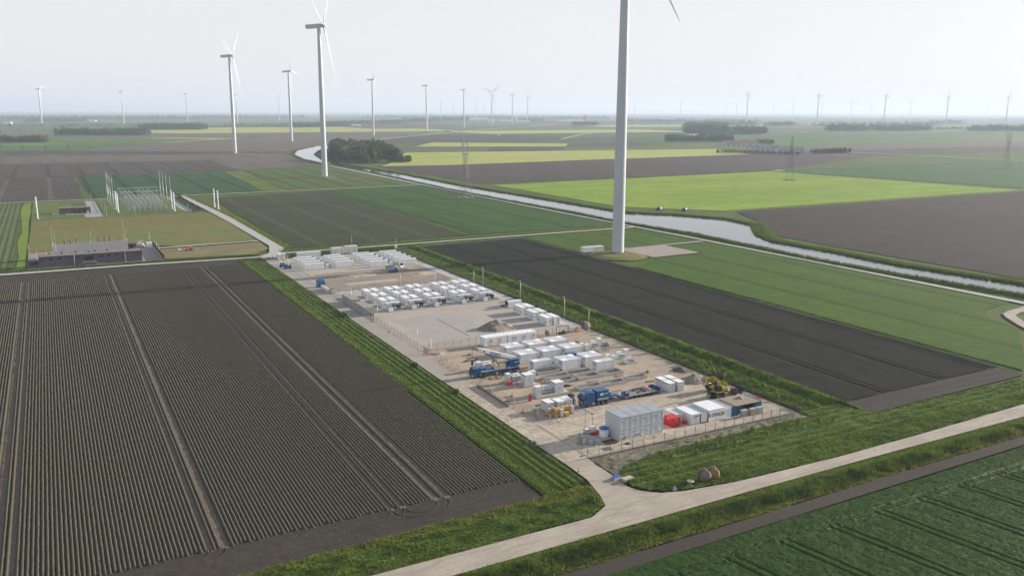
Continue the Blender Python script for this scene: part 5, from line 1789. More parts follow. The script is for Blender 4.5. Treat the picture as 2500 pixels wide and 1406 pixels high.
# wheeled excavator -----------------------------------------------------------------
ex = empty('wheeled_excavator', (149.3, 163.4, 0.1), 0.0)
tag(ex, 'yellow and black wheeled excavator with raised black boom near the right corner', 'excavator')
MB().box(-0.6, 3.2, 0.4, 2.1, 0.7, 1.15).box(-1.6, -0.6, 0.2, 2.3, 0.35, 0.9).build('undercarriage', m_black, ex)
for x in (0.0, 2.5):
    wheel(ex, x, -0.05, 0.58, 0.5)
    wheel(ex, x, 2.05, 0.58, 0.5)
MB().lathe([(0.8, 1.15), (0.8, 1.35)], cx=1.3, cy=1.25, n=14).build('slew_ring', m_steel, ex)
MB().box(0.2, 3.6, 0.05, 2.5, 1.35, 1.8).build('turntable', m_yellow, ex)
MB().prism([(1.9, 1.8), (1.9, 2.6), (3.3, 2.65), (3.75, 2.2), (3.75, 1.6), (3.4, 1.35)], 0.05, 2.5).build('engine_cover', m_yellow, ex)
MB().prism([(3.2, 1.5), (3.2, 2.3), (3.85, 2.2), (3.9, 1.6)], 0.2, 1.2).build('rear_panel', mat('orange', (0.6, 0.18, 0.02), 0.5, 0.1), ex)
ec = MB().prism([(0.2, 1.8), (0.1, 2.5), (0.4, 3.2), (1.6, 3.25), (1.7, 1.8)], 0.05, 1.1).build('operator_cab', m_black, ex)
MB().box(0.45, 1.45, 0.02, 0.05, 2.2, 3.05).build('side_window', m_glass, ec)
mb = MB()
for a, b_, w in (((0.6, 1.6, 1.9), (0.9, 1.6, 4.0), 0.42), ((0.9, 1.6, 4.0), (-2.1, 1.6, 3.4), 0.38)):
    mb.bar(a, b_, w)
mb.build('boom', m_black, ex)
MB().bar((-2.1, 1.6, 3.4), (-1.5, 1.6, 0.9), 0.3).bar((-2.2, 1.6, 3.45), (-3.6, 1.6, 4.0), 0.22).build('dipper_arm', m_black, ex)
MB().tube((0.2, 1.45, 2.4), (-0.6, 1.45, 3.5), 0.09, n=8).tube((-0.9, 1.6, 4.0), (-2.6, 1.6, 3.8), 0.08, n=8).build('ram', m_steel, ex)
MB().prism([(-1.9, 0.15), (-1.1, 0.1), (-1.0, 0.7), (-1.4, 1.0), (-1.7, 0.9)], 0.9, 2.2).build('bucket', m_steel, ex)
# yellow tubs behind the excavator
for k, (x, y, a, t) in enumerate([(151.0, 168.0, 0.15, 0.35), (154.6, 168.6, -0.2, 0.1)]):
    r = empty('yellow_skip', (x, y, 0.15), a)
    tag(r, 'bright yellow steel tub behind the excavator, %s one' % ['larger left', 'smaller right'][k], 'skip', 'yellow tubs behind the excavator')
    s = 1.0 if k == 0 else 0.72
    body = MB()
    pr = [(0.0, 1.6 * s), (0.5 * s, 0.0), (2.6 * s, 0.0), (3.4 * s, 1.9 * s)]
    body.add([(x_, yy, z_) for yy in (0, 2.6 * s) for x_, z_ in pr], [(0, 1, 5, 4), (1, 2, 6, 5), (2, 3, 7, 6), (0, 3, 2, 1), (4, 5, 6, 7)])
    myel = mat('tub_yellow', (0.42, 0.36, 0.04), 0.45, 0.12)
    b_ = body.build('tub_body', myel, r)
    b_.rotation_euler = (t, 0, 0)
    b_.location.z = 1.0 if k == 0 else 0.5
    rb = MB()
    for q in range(6):
        rb.box((0.5 + q * 0.45) * s, (0.62 + q * 0.45) * s, -0.08, 0.0, 0.05, 1.6 * s)
    rb.box(0.0, 3.4 * s, -0.1, 0.02, 1.62 * s, 1.8 * s)
    rb.build('rib', myel, b_)
    MB().box(0.6 * s, 2.6 * s, 0.3, 2.2 * s, -1.15 if k == 0 else -0.65, 0.02).build('cradle', m_black, b_)
r = empty('machine_trailer', (154.2, 163.4, 0.1), -0.05)
tag(r, 'low trailer loaded with dark drill attachments at the right fence', 'trailer')
MB().box(0, 5.0, 0, 1.9, 0.55, 0.72).build('deck', m_dgreen, r)
MB().tube((1.3, 0.3, 1.2), (1.3, 1.6, 1.2), 0.45, n=12).box(1.9, 2.8, 0.3, 1.6, 0.72, 1.5).build('drill_head', mat('rusty_red', (0.14, 0.05, 0.045), 0.6, 0.2), r)
MB().tube((3.6, 0.2, 1.4), (3.6, 1.7, 1.4), 0.62, n=12).tube((4.4, 0.4, 1.0), (4.4, 1.5, 1.0), 0.35, n=10).build('hose_reel', m_black, r)
for x in (1.6, 2.5, 3.4):
    wheel(r, x, -0.05, 0.36, 0.25)
    wheel(r, x, 1.7, 0.36, 0.25)
for x, y, m_, lab, s in [(153.6, 160.0, m_roofw, 'white pallet tank by the right fence behind the timber roof', (1.1, 1.0, 1.1)),
                         (157.2, 158.2, m_red, 'red plastic pipe bundle on the gravel by the right fence', (2.4, 0.5, 0.35))]:
    o = MB().box(0, s[0], 0, s[1], 0, s[2], 0.08).box(0.1, s[0] - 0.1, 0.1, s[1] - 0.1, s[2], s[2] + 0.12).build('site_material', m_, None, (x, y, 0.06))
    tag(o, lab, 'material')
mb = MB()
for k in range(16):
    a0, a1 = 2 * math.pi * k / 16, 2 * math.pi * (k + 1) / 16
    for q in range(3):
        R = 1.0 - q * 0.14
        mb.tube((R * math.cos(a0), R * math.sin(a0), 0.12 + q * 0.1), (R * math.cos(a1), R * math.sin(a1), 0.12 + q * 0.1), 0.08, n=5, cap=False)
o = mb.build('green_hose_coil', mat('hose_green', (0.05, 0.35, 0.12), 0.5, 0.05), None, (156.2, 155.2, 0.06))
tag(o, 'coil of green pipe on the gravel right of the blue containers', 'pipe coil')


# yellow and blue boom lifts at the far end of the lane ------------------------------
def boom_lift(x, y, rz, h, label):
    r = empty('boom_lift', (x, y, 0.08), rz)
    tag(r, label, 'boom lift', 'boom lifts at the far end of the lane')
    MB().box(-1.3, 1.3, -0.9, 0.9, 0.5, 0.95).build('chassis', m_blue, r)
    for wx in (-0.95, 0.95):
        wheel(r, wx, -1.05, 0.45, 0.35)
        wheel(r, wx, 0.75, 0.45, 0.35)
    MB().box(-1.0, 1.0, -0.85, 0.85, 1.0, 2.0).build('turntable', m_blue, r)
    mb = MB().bar((0.3, 0, 1.8), (-0.2, 0, h * 0.62), 0.34).bar((-0.2, 0, h * 0.62), (0.2, 0, h * 0.85), 0.26)
    mb.build('boom', m_yellow, r)
    MB().bar((0.2, 0, h * 0.85), (-0.5, 0, h - 0.8), 0.2).build('fly_jib', m_black, r)
    mb = MB()
    for z in (h - 1.0, h - 0.45, h):
        for a, b_ in (((-1.4, -0.9), (0.2, -0.9)), ((-1.4, 0.9), (0.2, 0.9)), ((-1.4, -0.9), (-1.4, 0.9)), ((0.2, -0.9), (0.2, 0.9))):
            mb.bar((*a, z), (*b_, z), 0.06)
    for a in ((-1.4, -0.9), (0.2, -0.9), (-1.4, 0.9), (0.2, 0.9)):
        mb.bar((*a, h - 1.0), (*a, h), 0.06)
    mb.box(-1.4, 0.2, -0.9, 0.9, h - 1.05, h - 0.98)
    mb.build('basket', m_blue, r)
    return r


boom_lift(95.2, 409.5, 0.2, 8.6, 'yellow and blue boom lift with the higher basket, farther down the lane')
boom_lift(96.2, 404.0, 0.6, 7.4, 'yellow and blue boom lift with the lower basket, nearer the road')
# small machines in the dug ground
r = empty('site_dumper', (135.4, 371.2, 0.1), 0.15)
tag(r, 'blue tipping dumper parked in the dug ground', 'dumper')
MB().prism([(0, 0.9), (0.3, 0.5), (2.4, 0.5), (2.7, 1.5), (0.2, 1.5)], 0, 1.9).build('tub_body', mat('dumper_blue', (0.04, 0.17, 0.33), 0.5, 0.1), r)
MB().box(2.7, 4.4, 0.2, 1.7, 0.5, 1.3).box(3.2, 4.1, 0.3, 1.6, 1.3, 2.0).build('body', MATS['dumper_blue'], r)
for x in (1.0, 3.6):
    wheel(r, x, -0.1, 0.5, 0.35)
    wheel(r, x, 1.6, 0.5, 0.35)
r = empty('mini_excavator', (143.6, 379.2, 0.1), 0.3)
tag(r, 'white and dark small crawler excavator beyond the blue dumper', 'excavator')
for y in (0, 1.3):
    MB().box(0, 2.6, y, y + 0.45, 0, 0.6, 0.08).build('crawler_track', m_black, r)
MB().box(0.3, 2.4, 0.1, 1.65, 0.65, 1.35).build('body', m_roofw, r)
MB().box(0.9, 1.9, 0.2, 1.1, 1.35, 2.5).build('operator_cab', m_glass, r)
MB().bar((0.3, 1.3, 1.2), (-1.0, 1.3, 2.7), 0.25).bar((-1.0, 1.3, 2.7), (-2.2, 1.3, 1.4), 0.2).build('boom', mat('rust_brown', (0.15, 0.07, 0.05), 0.7, 0.2), r)
MB().prism([(-2.5, 0.6), (-1.9, 0.6), (-1.9, 1.3), (-2.3, 1.4)], 1.0, 1.6).build('bucket', m_steel, r)
r = empty('waste_skip', (136.6, 379.0, 0.1))
tag(r, 'grey open waste skip at the near edge of the far battery rows', 'skip')
MB().add([(x, y, z) for y in (0, 2.2) for x, z in ((0, 1.7), (0.6, 0.0), (3.2, 0.0), (3.8, 1.7))], [(0, 1, 5, 4), (1, 2, 6, 5), (2, 3, 7, 6), (0, 3, 2, 1), (4, 5, 6, 7)]).build('skip_body', m_steel, r)
MB().box(0.5, 3.3, 0.2, 2.0, 0.3, 1.2).build('rubbish', m_dirt, r)

# yard clutter by the gate ---------------------------------------------------------
r = empty('rainwater_tank', (107.9, 155.2, 0.11))
tag(r, 'white ribbed plastic tank with blue lid beside the office block', 'tank')
MB().lathe([(0.001, 0.0), (1.05, 0.0), (1.08, 0.3), (1.04, 0.35), (1.08, 0.75), (1.04, 0.8), (1.08, 1.2), (1.04, 1.25), (1.08, 1.6), (1.05, 2.0)], n=24).build('tank_body', m_roofw, r)
MB().lathe([(1.12, 1.95), (1.14, 2.15), (0.8, 2.28), (0.25, 2.35), (0.25, 2.55), (0.001, 2.56)], n=24).build('lid', mat('lid_blue', (0.015, 0.12, 0.45), 0.4, 0.05), r)
for k, (x, y, lab) in enumerate([(105.4, 158.6, 'left'), (106.5, 157.6, 'right')]):
    r = empty('caged_tank', (x, y, 0.11))
    tag(r, 'caged white plastic tank beside the slim antenna poles, %s one' % lab, 'tank', 'caged tanks by the gate')
    MB().box(-0.5, 0.5, -0.5, 0.5, 0.18 + (0.75 if k else 0), 1.15 + (0.75 if k else 0), 0.04).build('tank_body', m_roofw, r)
    mb = MB()
    for q in range(5):
        z = 0.2 + q * 0.24
        for s in (-1, 1):
            mb.bar((-0.55, s * 0.55, z), (0.55, s * 0.55, z), 0.03).bar((s * 0.55, -0.55, z), (s * 0.55, 0.55, z), 0.03)
    for q in range(5):
        t = -0.55 + q * 0.275
        for s in (-1, 1):
            mb.bar((t, s * 0.55, 0.15), (t, s * 0.55, 1.2), 0.03).bar((s * 0.55, t, 0.15), (s * 0.55, t, 1.2), 0.03)
    mb.build('cage', m_zinc, r)
    MB().box(-0.58, 0.58, -0.5, 0.5, 0, 0.15).build('pallet', m_black, r)
    if k:
        for sx in (-0.28, 0.28):
            MB().lathe([(0.26, 0.15), (0.28, 0.5), (0.26, 0.85), (0.001, 0.86)], cx=sx, cy=-0.75, n=12).build('red_drum', m_red, r)
for x, y, h, lab in ((105.3, 159.2, 6.5, 'taller'), (107.0, 158.6, 4.6, 'shorter')):
    r = empty('antenna_mast', (x, y, 0.11))
    tag(r, '%s dark slim mast rising behind the caged tanks' % lab, 'mast', 'slim masts by the gate')
    MB().tube((0, 0, 0), (0, 0, h), 0.06, 0.04, n=6).build('pole', m_dark, r)
    MB().box(-0.35, 0.35, -0.04, 0.04, h - 0.1, h).box(-0.38, -0.28, -0.06, 0.06, h - 0.3, h).box(0.28, 0.38, -0.06, 0.06, h - 0.25, h + 0.05).build('sensor_bar', m_dark, r)
    MB().box(-0.3, 0.3, -0.3, 0.3, 0, 0.1).build('base', m_base, r)
o = MB().box(-0.45, 0.45, -0.4, 0.4, 0, 0.75, 0.06).lathe([(0.3, 0.75), (0.22, 0.95), (0.001, 1.0)], n=10).build('yellow_barrel_box', mat('amber', (0.55, 0.30, 0.04), 0.5, 0.15), None, (107.6, 157.5, 0.11))
tag(o, 'amber yellow container box between the red drums and the white tank', 'box')
for k, (x, y) in enumerate([(104.0, 151.9), (101.8, 153.6), (102.9, 152.6)]):
    r = empty('mesh_cage', (x, y, 0.11), 0.2 * k)
    tag(r, 'zinc mesh cage standing inside the entrance fence, %s one' % ['right', 'left', 'middle'][k], 'cage', 'mesh cages at the entrance')
    mb = MB()
    for z in (0.1, 0.5, 0.9, 1.3, 1.7):
        for s in (-1, 1):
            mb.bar((-0.6, s * 0.45, z), (0.6, s * 0.45, z), 0.035).bar((s * 0.6, -0.45, z), (s * 0.6, 0.45, z), 0.035)
    for q in range(6):
        t = -0.6 + q * 0.24
        for s in (-1, 1):
            mb.bar((t, s * 0.45, 0.05), (t, s * 0.45, 1.75), 0.03)
    mb.build('cage', m_zinc, r)
    MB().box(-0.5, 0.5, -0.4, 0.4, 0.1, 0.45).box(-0.5, 0.1, -0.4, 0.4, 0.6, 1.0).build('load', m_grey, r)
o = MB()
for k in range(9):
    o.box(k * 0.34, k * 0.34 + 0.2, 0, 2.3, 0.08, 0.3)
o.box(0, 3.0, 0.2, 0.4, 0, 0.08).box(0, 3.0, 1.9, 2.1, 0, 0.08)
o = o.build('beam_pallet', mat('dark_timber', (0.10, 0.08, 0.065), 0.8, 0.3, 2.0), None, (105.6, 150.3, 0.11))
tag(o, 'pallet of dark timber beams on the paving left of the office block', 'timber')
o = MB()
for k in range(7):
    o.box(k * 0.3, k * 0.3 + 0.1, 0, 1.9, 0, 0.08)
o.box(-0.1, 2.1, 0.2, 0.3, 0.08, 0.13).box(-0.1, 2.1, 1.5, 1.6, 0.08, 0.13)
o = o.build('steel_rack', m_steel, None, (103.4, 147.6, 0.11))
tag(o, 'flat steel grating rack on the paving inside the front fence', 'rack')
o = heap('cable_heap', 110.2, 148.9, 0.9, 0.7, 0.4, m_dark, 'small dark heap of cables in front of the office block', 'cables', 77, n=16)
# black pump on a steel frame by the lane verge
r = empty('pump_frame', (90.6, 158.4, 0.15), -0.5)
tag(r, 'low zinc frame with black pumps at the lane verge opposite the gate', 'pump')
MB().box(-1.3, 1.3, -0.7, 0.7, 0.0, 0.15).build('skid', m_steel, r)
mb = MB()
for z in (0.5, 0.9):
    for a, b_ in (((-1.3, -0.7), (1.3, -0.7)), ((-1.3, 0.7), (1.3, 0.7)), ((1.3, -0.7), (1.3, 0.7))):
        mb.bar((*a, z), (*b_, z), 0.05)
for q in range(9):
    mb.bar((-1.3 + q * 0.325, -0.7, 0), (-1.3 + q * 0.325, -0.7, 0.9), 0.04)
mb.build('cage', m_zinc, r)
MB().box(-1.0, -0.2, -0.4, 0.4, 0.15, 0.9).tube((-0.6, 0, 0.9), (-0.6, 0, 1.25), 0.12, n=8).box(0.1, 0.8, -0.4, 0.4, 0.15, 0.75).build('pump', m_dark, r)

# cardboard boxes and wrapped pallets ------------------------------------------------
m_card = mat('cardboard', (0.50, 0.33, 0.13), 0.75, 0.12, 1.6, objrand=0.12)
m_wrap = mat('film_wrap', (0.56, 0.50, 0.46), 0.35, 0.12, 2.5, objrand=0.06)
boxes = [(103.0, 172.9, 1.2, 1.1, 1.0, 0), (104.4, 171.0, 1.0, 1.0, 0.95, 0), (104.4, 171.0, 1.0, 1.0, 0.95, 1), (104.3, 172.2, 1.0, 1.0, 0.95, 0), (104.3, 172.2, 1.0, 1.0, 0.95, 1),
         (105.5, 170.5, 1.0, 1.0, 2.0, 2), (105.5, 171.8, 1.0, 1.0, 0.95, 0), (105.5, 171.8, 1.0, 1.0, 0.95, 1), (106.7, 171.9, 1.1, 1.0, 1.0, 0), (106.7, 171.9, 1.1, 1.0, 0.9, 1),
         (106.9, 170.4, 1.1, 1.1, 1.0, 0), (108.0, 172.0, 1.1, 1.0, 1.0, 0), (108.0, 172.0, 1.1, 1.0, 0.9, 1), (109.2, 171.4, 0.9, 1.0, 2.0, 2), (103.9, 173.4, 0.9, 0.9, 1.5, 2)]
nth = 0
for k, (x, y, w, dp, h, lv) in enumerate(boxes):
    r = empty('wrapped_pallet' if lv == 2 else 'cardboard_box', (x, y, 0.11 + (1.1 if lv == 1 else 0)))
    if lv == 2:
        lab = ['tall film-wrapped pallet at the front of the box stack', 'tall film-wrapped pallet at the right end of the box stack', 'film-wrapped pallet at the back left of the box stack'][nth]
        nth += 1
    else:
        lab = 'cardboard box before the three cabinets, %s layer, %s from the left' % (['lower', 'upper'][lv], ORD[k])
    tag(r, lab, 'pallet' if lv == 2 else 'cardboard box', 'boxes and wrapped pallets before the cabinets')
    MB().box(0, w, 0, dp, 0.13, h, 0.015).build('box_body', m_wrap if lv == 2 else m_card, r)
    mb = MB()
    for q in range(3):
        mb.box(0, w, q * (dp / 2 - 0.06), q * (dp / 2 - 0.06) + 0.1, 0, 0.13)
    mb.build('pallet', m_wood, r)

# cable drums --------------------------------------------------------------------------
def cable_drum(x, y, R, w, rz, label, cable_m, flange_m, flat=False, group=None, core=0.62):
    r = empty('cable_drum', (x, y, 0.12 if not flat else 0.12), rz)
    tag(r, label, 'cable drum', group)
    ax = 'Y'
    for s in (0, 1):
        y0 = -w / 2 + s * w
        d0, d1 = (y0 - 0.05, y0 + 0.05)
        f = MB().lathe([(0.06, d0), (R, d0), (R, d1), (0.06, d1)], n=28, axis='Y').build('flange', flange_m, r, (0, 0, R))
        for q in range(6):
            a = 2 * math.pi * q / 6
            bx = MB().box(-0.09, 0.09, d0 - 0.02 if s == 0 else d1, d0 if s == 0 else d1 + 0.02, 0.2, R * 0.9).build('flange_board', flange_m, f)
            bx.rotation_euler = (0, a, 0)
    prof = []
    for q in range(15):
        t = -w / 2 + 0.08 + (w - 0.16) * q / 14
        prof.append((R * (core + 0.012 * (q % 2)), t))
    MB().lathe(prof, n=24, axis='Y').build('cable', cable_m, r, (0, 0, R))
    if flat:
        r.rotation_euler = (math.pi / 2, 0, 0)
        for ch in r.children:
            ch.location = (0, w / 2 + 0.05, 0)
    return r


m_drumwood = mat('drum_wood', (0.27, 0.175, 0.09), 0.75, 0.18, 3.0)
m_drumgrey = mat('drum_wood_grey', (0.20, 0.17, 0.155), 0.8, 0.2, 3.0)
cable_drum(114.3, 125.1, 1.28, 1.25, -0.30, 'large pale wooden cable drum at the road verge, right one', mat('cable_brown', (0.30, 0.10, 0.06), 0.5), m_drumwood, group='cable drums at the road verge')
cable_drum(112.1, 125.2, 1.28, 1.25, -0.30, 'large weathered grey cable drum at the road verge, left one', mat('cable_dullred', (0.26, 0.03, 0.035), 0.5), m_drumgrey, group='cable drums at the road verge')
cable_drum(108.1, 124.7, 0.72, 1.0, 0.0, 'small empty cable drum lying on its side at the road verge', m_drumwood, mat('drum_pale', (0.5, 0.46, 0.40), 0.8, 0.12), flat=True, core=0.35)
o = heap('stone_pile', 104.3, 124.9, 0.7, 0.6, 0.75, mat('stone_grey', (0.42, 0.43, 0.43), 0.9, 0.2, 3), 'small pile of grey stones on the road verge beside the little drum', 'stones', 13, n=14)
r = empty('plank_stack', (97.2, 131.9, 0.14), 0.12)
tag(r, 'stack of grey boards on the grass corner beside the lane', 'board stack')
for q in range(7):
    MB().box(0, 2.4, 0, 1.3, q * 0.1, q * 0.1 + 0.09).build('board', mat('board_grey', (0.42, 0.37, 0.31), 0.85, 0.15, 2.0), r, (random.uniform(-.05, .05), random.uniform(-.05, .05), 0))
r = empty('sheet_stack', (95.9, 133.6, 0.14), 0.15)
tag(r, 'stack of blue-topped sheets on the grass corner beside the lane', 'sheet stack')
for q in range(5):
    MB().box(0, 2.0, 0, 1.3, q * 0.1, q * 0.1 + 0.09).build('board', MATS['board_grey'], r, (random.uniform(-.05, .05), 0, 0))
MB().box(0.05, 1.9, 0.05, 1.2, 0.5, 0.55).build('blue_sheet', mat('sheet_blue', (0.03, 0.10, 0.38), 0.4, 0.1), r)
cable_drum(158.2, 240.0, 1.5, 1.2, 0.1, 'large grey and green cable drum at the right fence beyond the near block', mat('cable_teal', (0.03, 0.14, 0.14), 0.5), m_drumgrey)
cable_drum(142.8, 239.6, 0.95, 0.9, 0.2, 'small cable drum with orange cable against the cross fence', mat('cable_orange', (0.6, 0.12, 0.03), 0.5), m_drumgrey)
r = empty('drum_stand', (146.0, 239.3, 0.08))
tag(r, 'dark steel goalpost frame with cable gear against the cross fence', 'frame')
MB().bar((0, 0, 0), (0, 0, 2.8), 0.14).bar((4.6, 0, 0), (4.6, 0, 2.8), 0.14).bar((0, 0, 2.8), (4.6, 0, 2.8), 0.14).build('frame_bar', m_black, r)
MB().box(1.0, 3.6, -0.4, 0.6, 0, 0.7, 0.1).tube((2.2, -0.3, 0.9), (3.4, 0.4, 1.1), 0.3, n=8).build('winch', m_dark, r)
o = MB().box(0, 1.0, 0, 0.9, 0, 1.5, 0.1).tube((0.5, 0.45, 1.5), (0.5, 0.45, 1.9), 0.2, n=8).build('orange_compressor', mat('orange_b', (0.62, 0.24, 0.03), 0.5, 0.1), None, (153.8, 239.2, 0.08))
tag(o, 'small orange machine beside the large drum at the right fence', 'machine')
# red and white roadside markers
for k, (x, y, a) in enumerate([(96.9, 285.2, 0), (97.0, 268.6, 0), (103.5, 168.0, 0.3), (99.6, 196.0, 0.4), (99.8, 187.6, 0.2), (99.0, 178.0, 0.1), (97.0, 147.7, 0.0), (99.6, 237.6, 0.2)]):
    r = empty('marker_post', (x, y, 0.1), a)
    tag(r, ['red and white marker post at the barred lane gate', 'red and white marker post beside the yard fence at the lane', 'red and white marker beacon by the cardboard boxes', 'red and white marker at the silt screen, farthest one',
            'red and white marker at the silt screen, middle one', 'red and white marker at the near end of the silt screen', 'red and white marker at the corner of the front fence', 'red and white marker at the white mast'][k],
        'marker post', 'red and white marker posts')
    for q in range(4):
        MB().box(-0.13, 0.13, -0.03, 0.03, 0.1 + q * 0.25, 0.35 + q * 0.25).build('band', m_red if q % 2 else m_roofw, r)
    MB().box(-0.35, 0.35, -0.2, 0.2, 0, 0.1).build('foot', m_black, r)
r = empty('bollard', (91.9, 141.0, 0.1))
tag(r, 'small black and white bollard at the left edge of the entrance lane', 'bollard')
MB().lathe([(0.1, 0), (0.1, 0.35)], n=8).build('shaft', m_dark, r)
MB().lathe([(0.1, 0.35), (0.1, 0.6)], n=8).build('white_band', m_roofw, r)
MB().lathe([(0.1, 0.6), (0.1, 0.9), (0.001, 0.95)], n=8).build('top', m_dark, r)
for k, (x, y, m_, lab) in enumerate([(105.6, 198.6, m_red, 'red site machine beside the slim cabinet in front of the crane'), (103.0, 213.2, m_red, 'red tool crate behind the crane cab'),
                                     (104.7, 184.5, m_red, 'tall narrow red cabinet left of the transformer plinth'), (119.0, 190.4, m_dark, 'dark bundle of cable ducts beside the long trough')]):
    w, h = ((1.6, 0.9), (1.4, 0.7), (0.5, 1.7), (2.6, 0.5))[k]
    if k == 3:
        o = MB()
        for q in range(9):
            o.tube((0, q * 0.12, 0.1 + 0.1 * (q % 3)), (2.6 + 0.2 * (q % 2), q * 0.14 - 0.2, 0.12 + 0.12 * (q % 2)), 0.07, n=5)
        o = o.build('duct_bundle', m_dark, None, (x, y, 0.06))
    else:
        o = MB().box(0, w, 0, 0.8, 0.12, h, 0.07).box(0.05, w - 0.05, 0.05, 0.75, 0, 0.12).tube((w * 0.3, 0.4, h), (w * 0.7, 0.4, h + 0.18), 0.05, n=6).build('red_equipment', m_, None, (x, y, 0.06))
    tag(o, lab, 'equipment')


# ---------------------------------------------------------------- substations on the left
m_brick = mat('brick_paving', (0.27, 0.205, 0.18), 0.9, 0.12, 0.6)
m_slate = mat('slate_wall', (0.085, 0.085, 0.10), 0.55, 0.08, 0.5)
m_slroof = mat('gravel_roof', (0.20, 0.165, 0.145), 0.9, 0.12, 0.7)
m_cwall = mat('concrete_wall', (0.45, 0.455, 0.46), 0.85, 0.08, 0.5)
m_lgrass = field_mat('meadow', (0.13, 0.155, 0.045), (0.16, 0.155, 0.055), patch=0.03, fine=0.4, streak=0.15, rowdir=math.pi / 2, streakcol=(0.19, 0.155, 0.065))
m_lawn = field_mat('lawn', (0.10, 0.15, 0.035), (0.12, 0.155, 0.045), patch=0.05, fine=0.4)
m_dry = field_mat('dry_grass', (0.22, 0.18, 0.10), (0.16, 0.15, 0.07), patch=0.06, fine=0.4)
sheet('meadow', [(-13.4, 512), (46, 511), (60, 502), (103, 505), (103.5, 600), (99, 664), (-13.4, 664)], 0.03, m_lgrass)
sheet('lawn', rect(-13.4, 97, 665, 797), 0.03, m_lawn)
sheet('meadow', [(48, 459), (92, 455), (102, 470), (103, 496), (48, 494)], 0.035, m_dry)
sheet('meadow', [(-13.2, 600), (103, 606), (101, 662), (-13.2, 660)], 0.045, field_mat('meadow_brown', (0.17, 0.145, 0.05), (0.14, 0.14, 0.045), patch=0.04, fine=0.3))
field('field', rect(-60, -21, 462, 795), field_mat('rows_left', (0.12, 0.155, 0.055), (0.10, 0.14, 0.05), fine=0.3, row=3.2, rowmix=0.7, rowcol=(0.035, 0.045, 0.028)))
field('verge', rect(-19.5, -14.4, 455, 795), field_mat('verge_bright', (0.17, 0.23, 0.035), (0.13, 0.20, 0.03), fine=0.6))
sheet('pavement', rect(-13.2, 47.3, 457.6, 511), 0.06, m_brick)
sheet('pavement', [(26, 667), (31, 667), (31, 779), (26.5, 789), (24, 789), (24, 700), (8, 700), (8, 690), (20, 690), (20, 667)], 0.05, mat('path_grey', (0.33, 0.31, 0.31), 0.9, 0.1))
sheet('pavement', [(86, 690), (91, 668), (93, 668), (92, 700), (92, 795), (88, 795)], 0.05, MATS['path_grey'])

r = empty('control_building', (-8.0, 459.5, 0.08))
tag(r, 'long dark slate control building with small square windows and brown flat roof', 'building')
MB().box(0.0, 45.3, 0.1, 9.0, 0, 4.9).build('wall', m_slate, r)
for k, (a, b_) in enumerate([(0.05, 5.9), (6.15, 12.2), (12.45, 18.2), (18.4, 24.3), (24.5, 30.6), (30.8, 36.4), (36.6, 45.2)]):
    MB().box(a, b_, 0.0, 0.1, 0.1, 4.8).build('wall_panel', m_slate, r)
MB().box(-0.1, 45.4, -0.05, 9.1, 4.9, 5.15).build('roof_edge', m_dark, r)
MB().box(0.2, 45.1, 0.25, 8.8, 5.15, 5.2).build('roof', m_slroof, r)
for x in (0.9, 4.6, 8.4, 14.0, 16.2, 26.6, 29.8, 33.6, 37.2, 44.2):
    w = MB().box(x, x + 1.1, -0.04, 0.0, 3.4, 4.3).build('window', m_dark, r)
    MB().box(x + 0.1, x + 1.0, -0.06, -0.04, 3.5, 4.2).build('pane', m_glass, w)
d = MB().box(19.4, 23.6, -0.03, 0.0, 1.3, 4.3).build('entrance', m_dark, r)
MB().box(20.0, 21.4, -0.05, -0.03, 1.4, 3.8).box(21.6, 23.0, -0.05, -0.03, 1.4, 3.8).build('door', m_glass, d)
MB().box(18.6, 24.4, -1.6, 0.0, 1.2, 1.3).build('landing', m_steel, r)
mb = MB()
for x in np.linspace(18.6, 24.4, 8):
    mb.bar((x, -1.6, 0), (x, -1.6, 2.3), 0.06)
mb.bar((18.6, -1.6, 2.3), (24.4, -1.6, 2.3), 0.06).bar((18.6, -1.6, 1.8), (24.4, -1.6, 1.8), 0.05)
mb.bar((24.4, -1.6, 1.25), (26.6, -1.6, 0.0), 0.12).bar((18.6, -1.6, 1.25), (16.4, -1.6, 0.0), 0.12)
mb.build('stair_rail', m_galv, r)
for x in (4.2, 9.6, 15.8, 21.4, 24.2, 29.8, 40.0):
    MB().box(x, x + 0.7, 6.5, 7.2, 5.2, 5.9).build('roof_vent', m_dark, r)
o = MB().box(0, 5.0, 0, 0.25, 0, 1.6).box(0, 0.25, 0.25, 9, 0, 1.6).box(0.25, 5.0, 4.0, 4.2, 0, 3.2).build('screen_wall', m_slate, None, (-13.1, 459.0, 0.06))
tag(o, 'low dark screen wall at the left end of the long slate building', 'wall')
r = empty('blast_wall', (-1.2, 484.0, 0.08))
tag(r, 'tall pale concrete wall behind the long slate building', 'wall')
for k in range(8):
    MB().box(k * 4.28 + 0.02, k * 4.28 + 4.26, 0, 0.4, 0, 7.2).build('wall_panel', m_cwall, r)
for x in (0, 16.9, 33.9):
    MB().box(x - 0.2, x + 0.25, 0.4, 3.5, 0, 7.6).build('buttress', m_cwall, r)
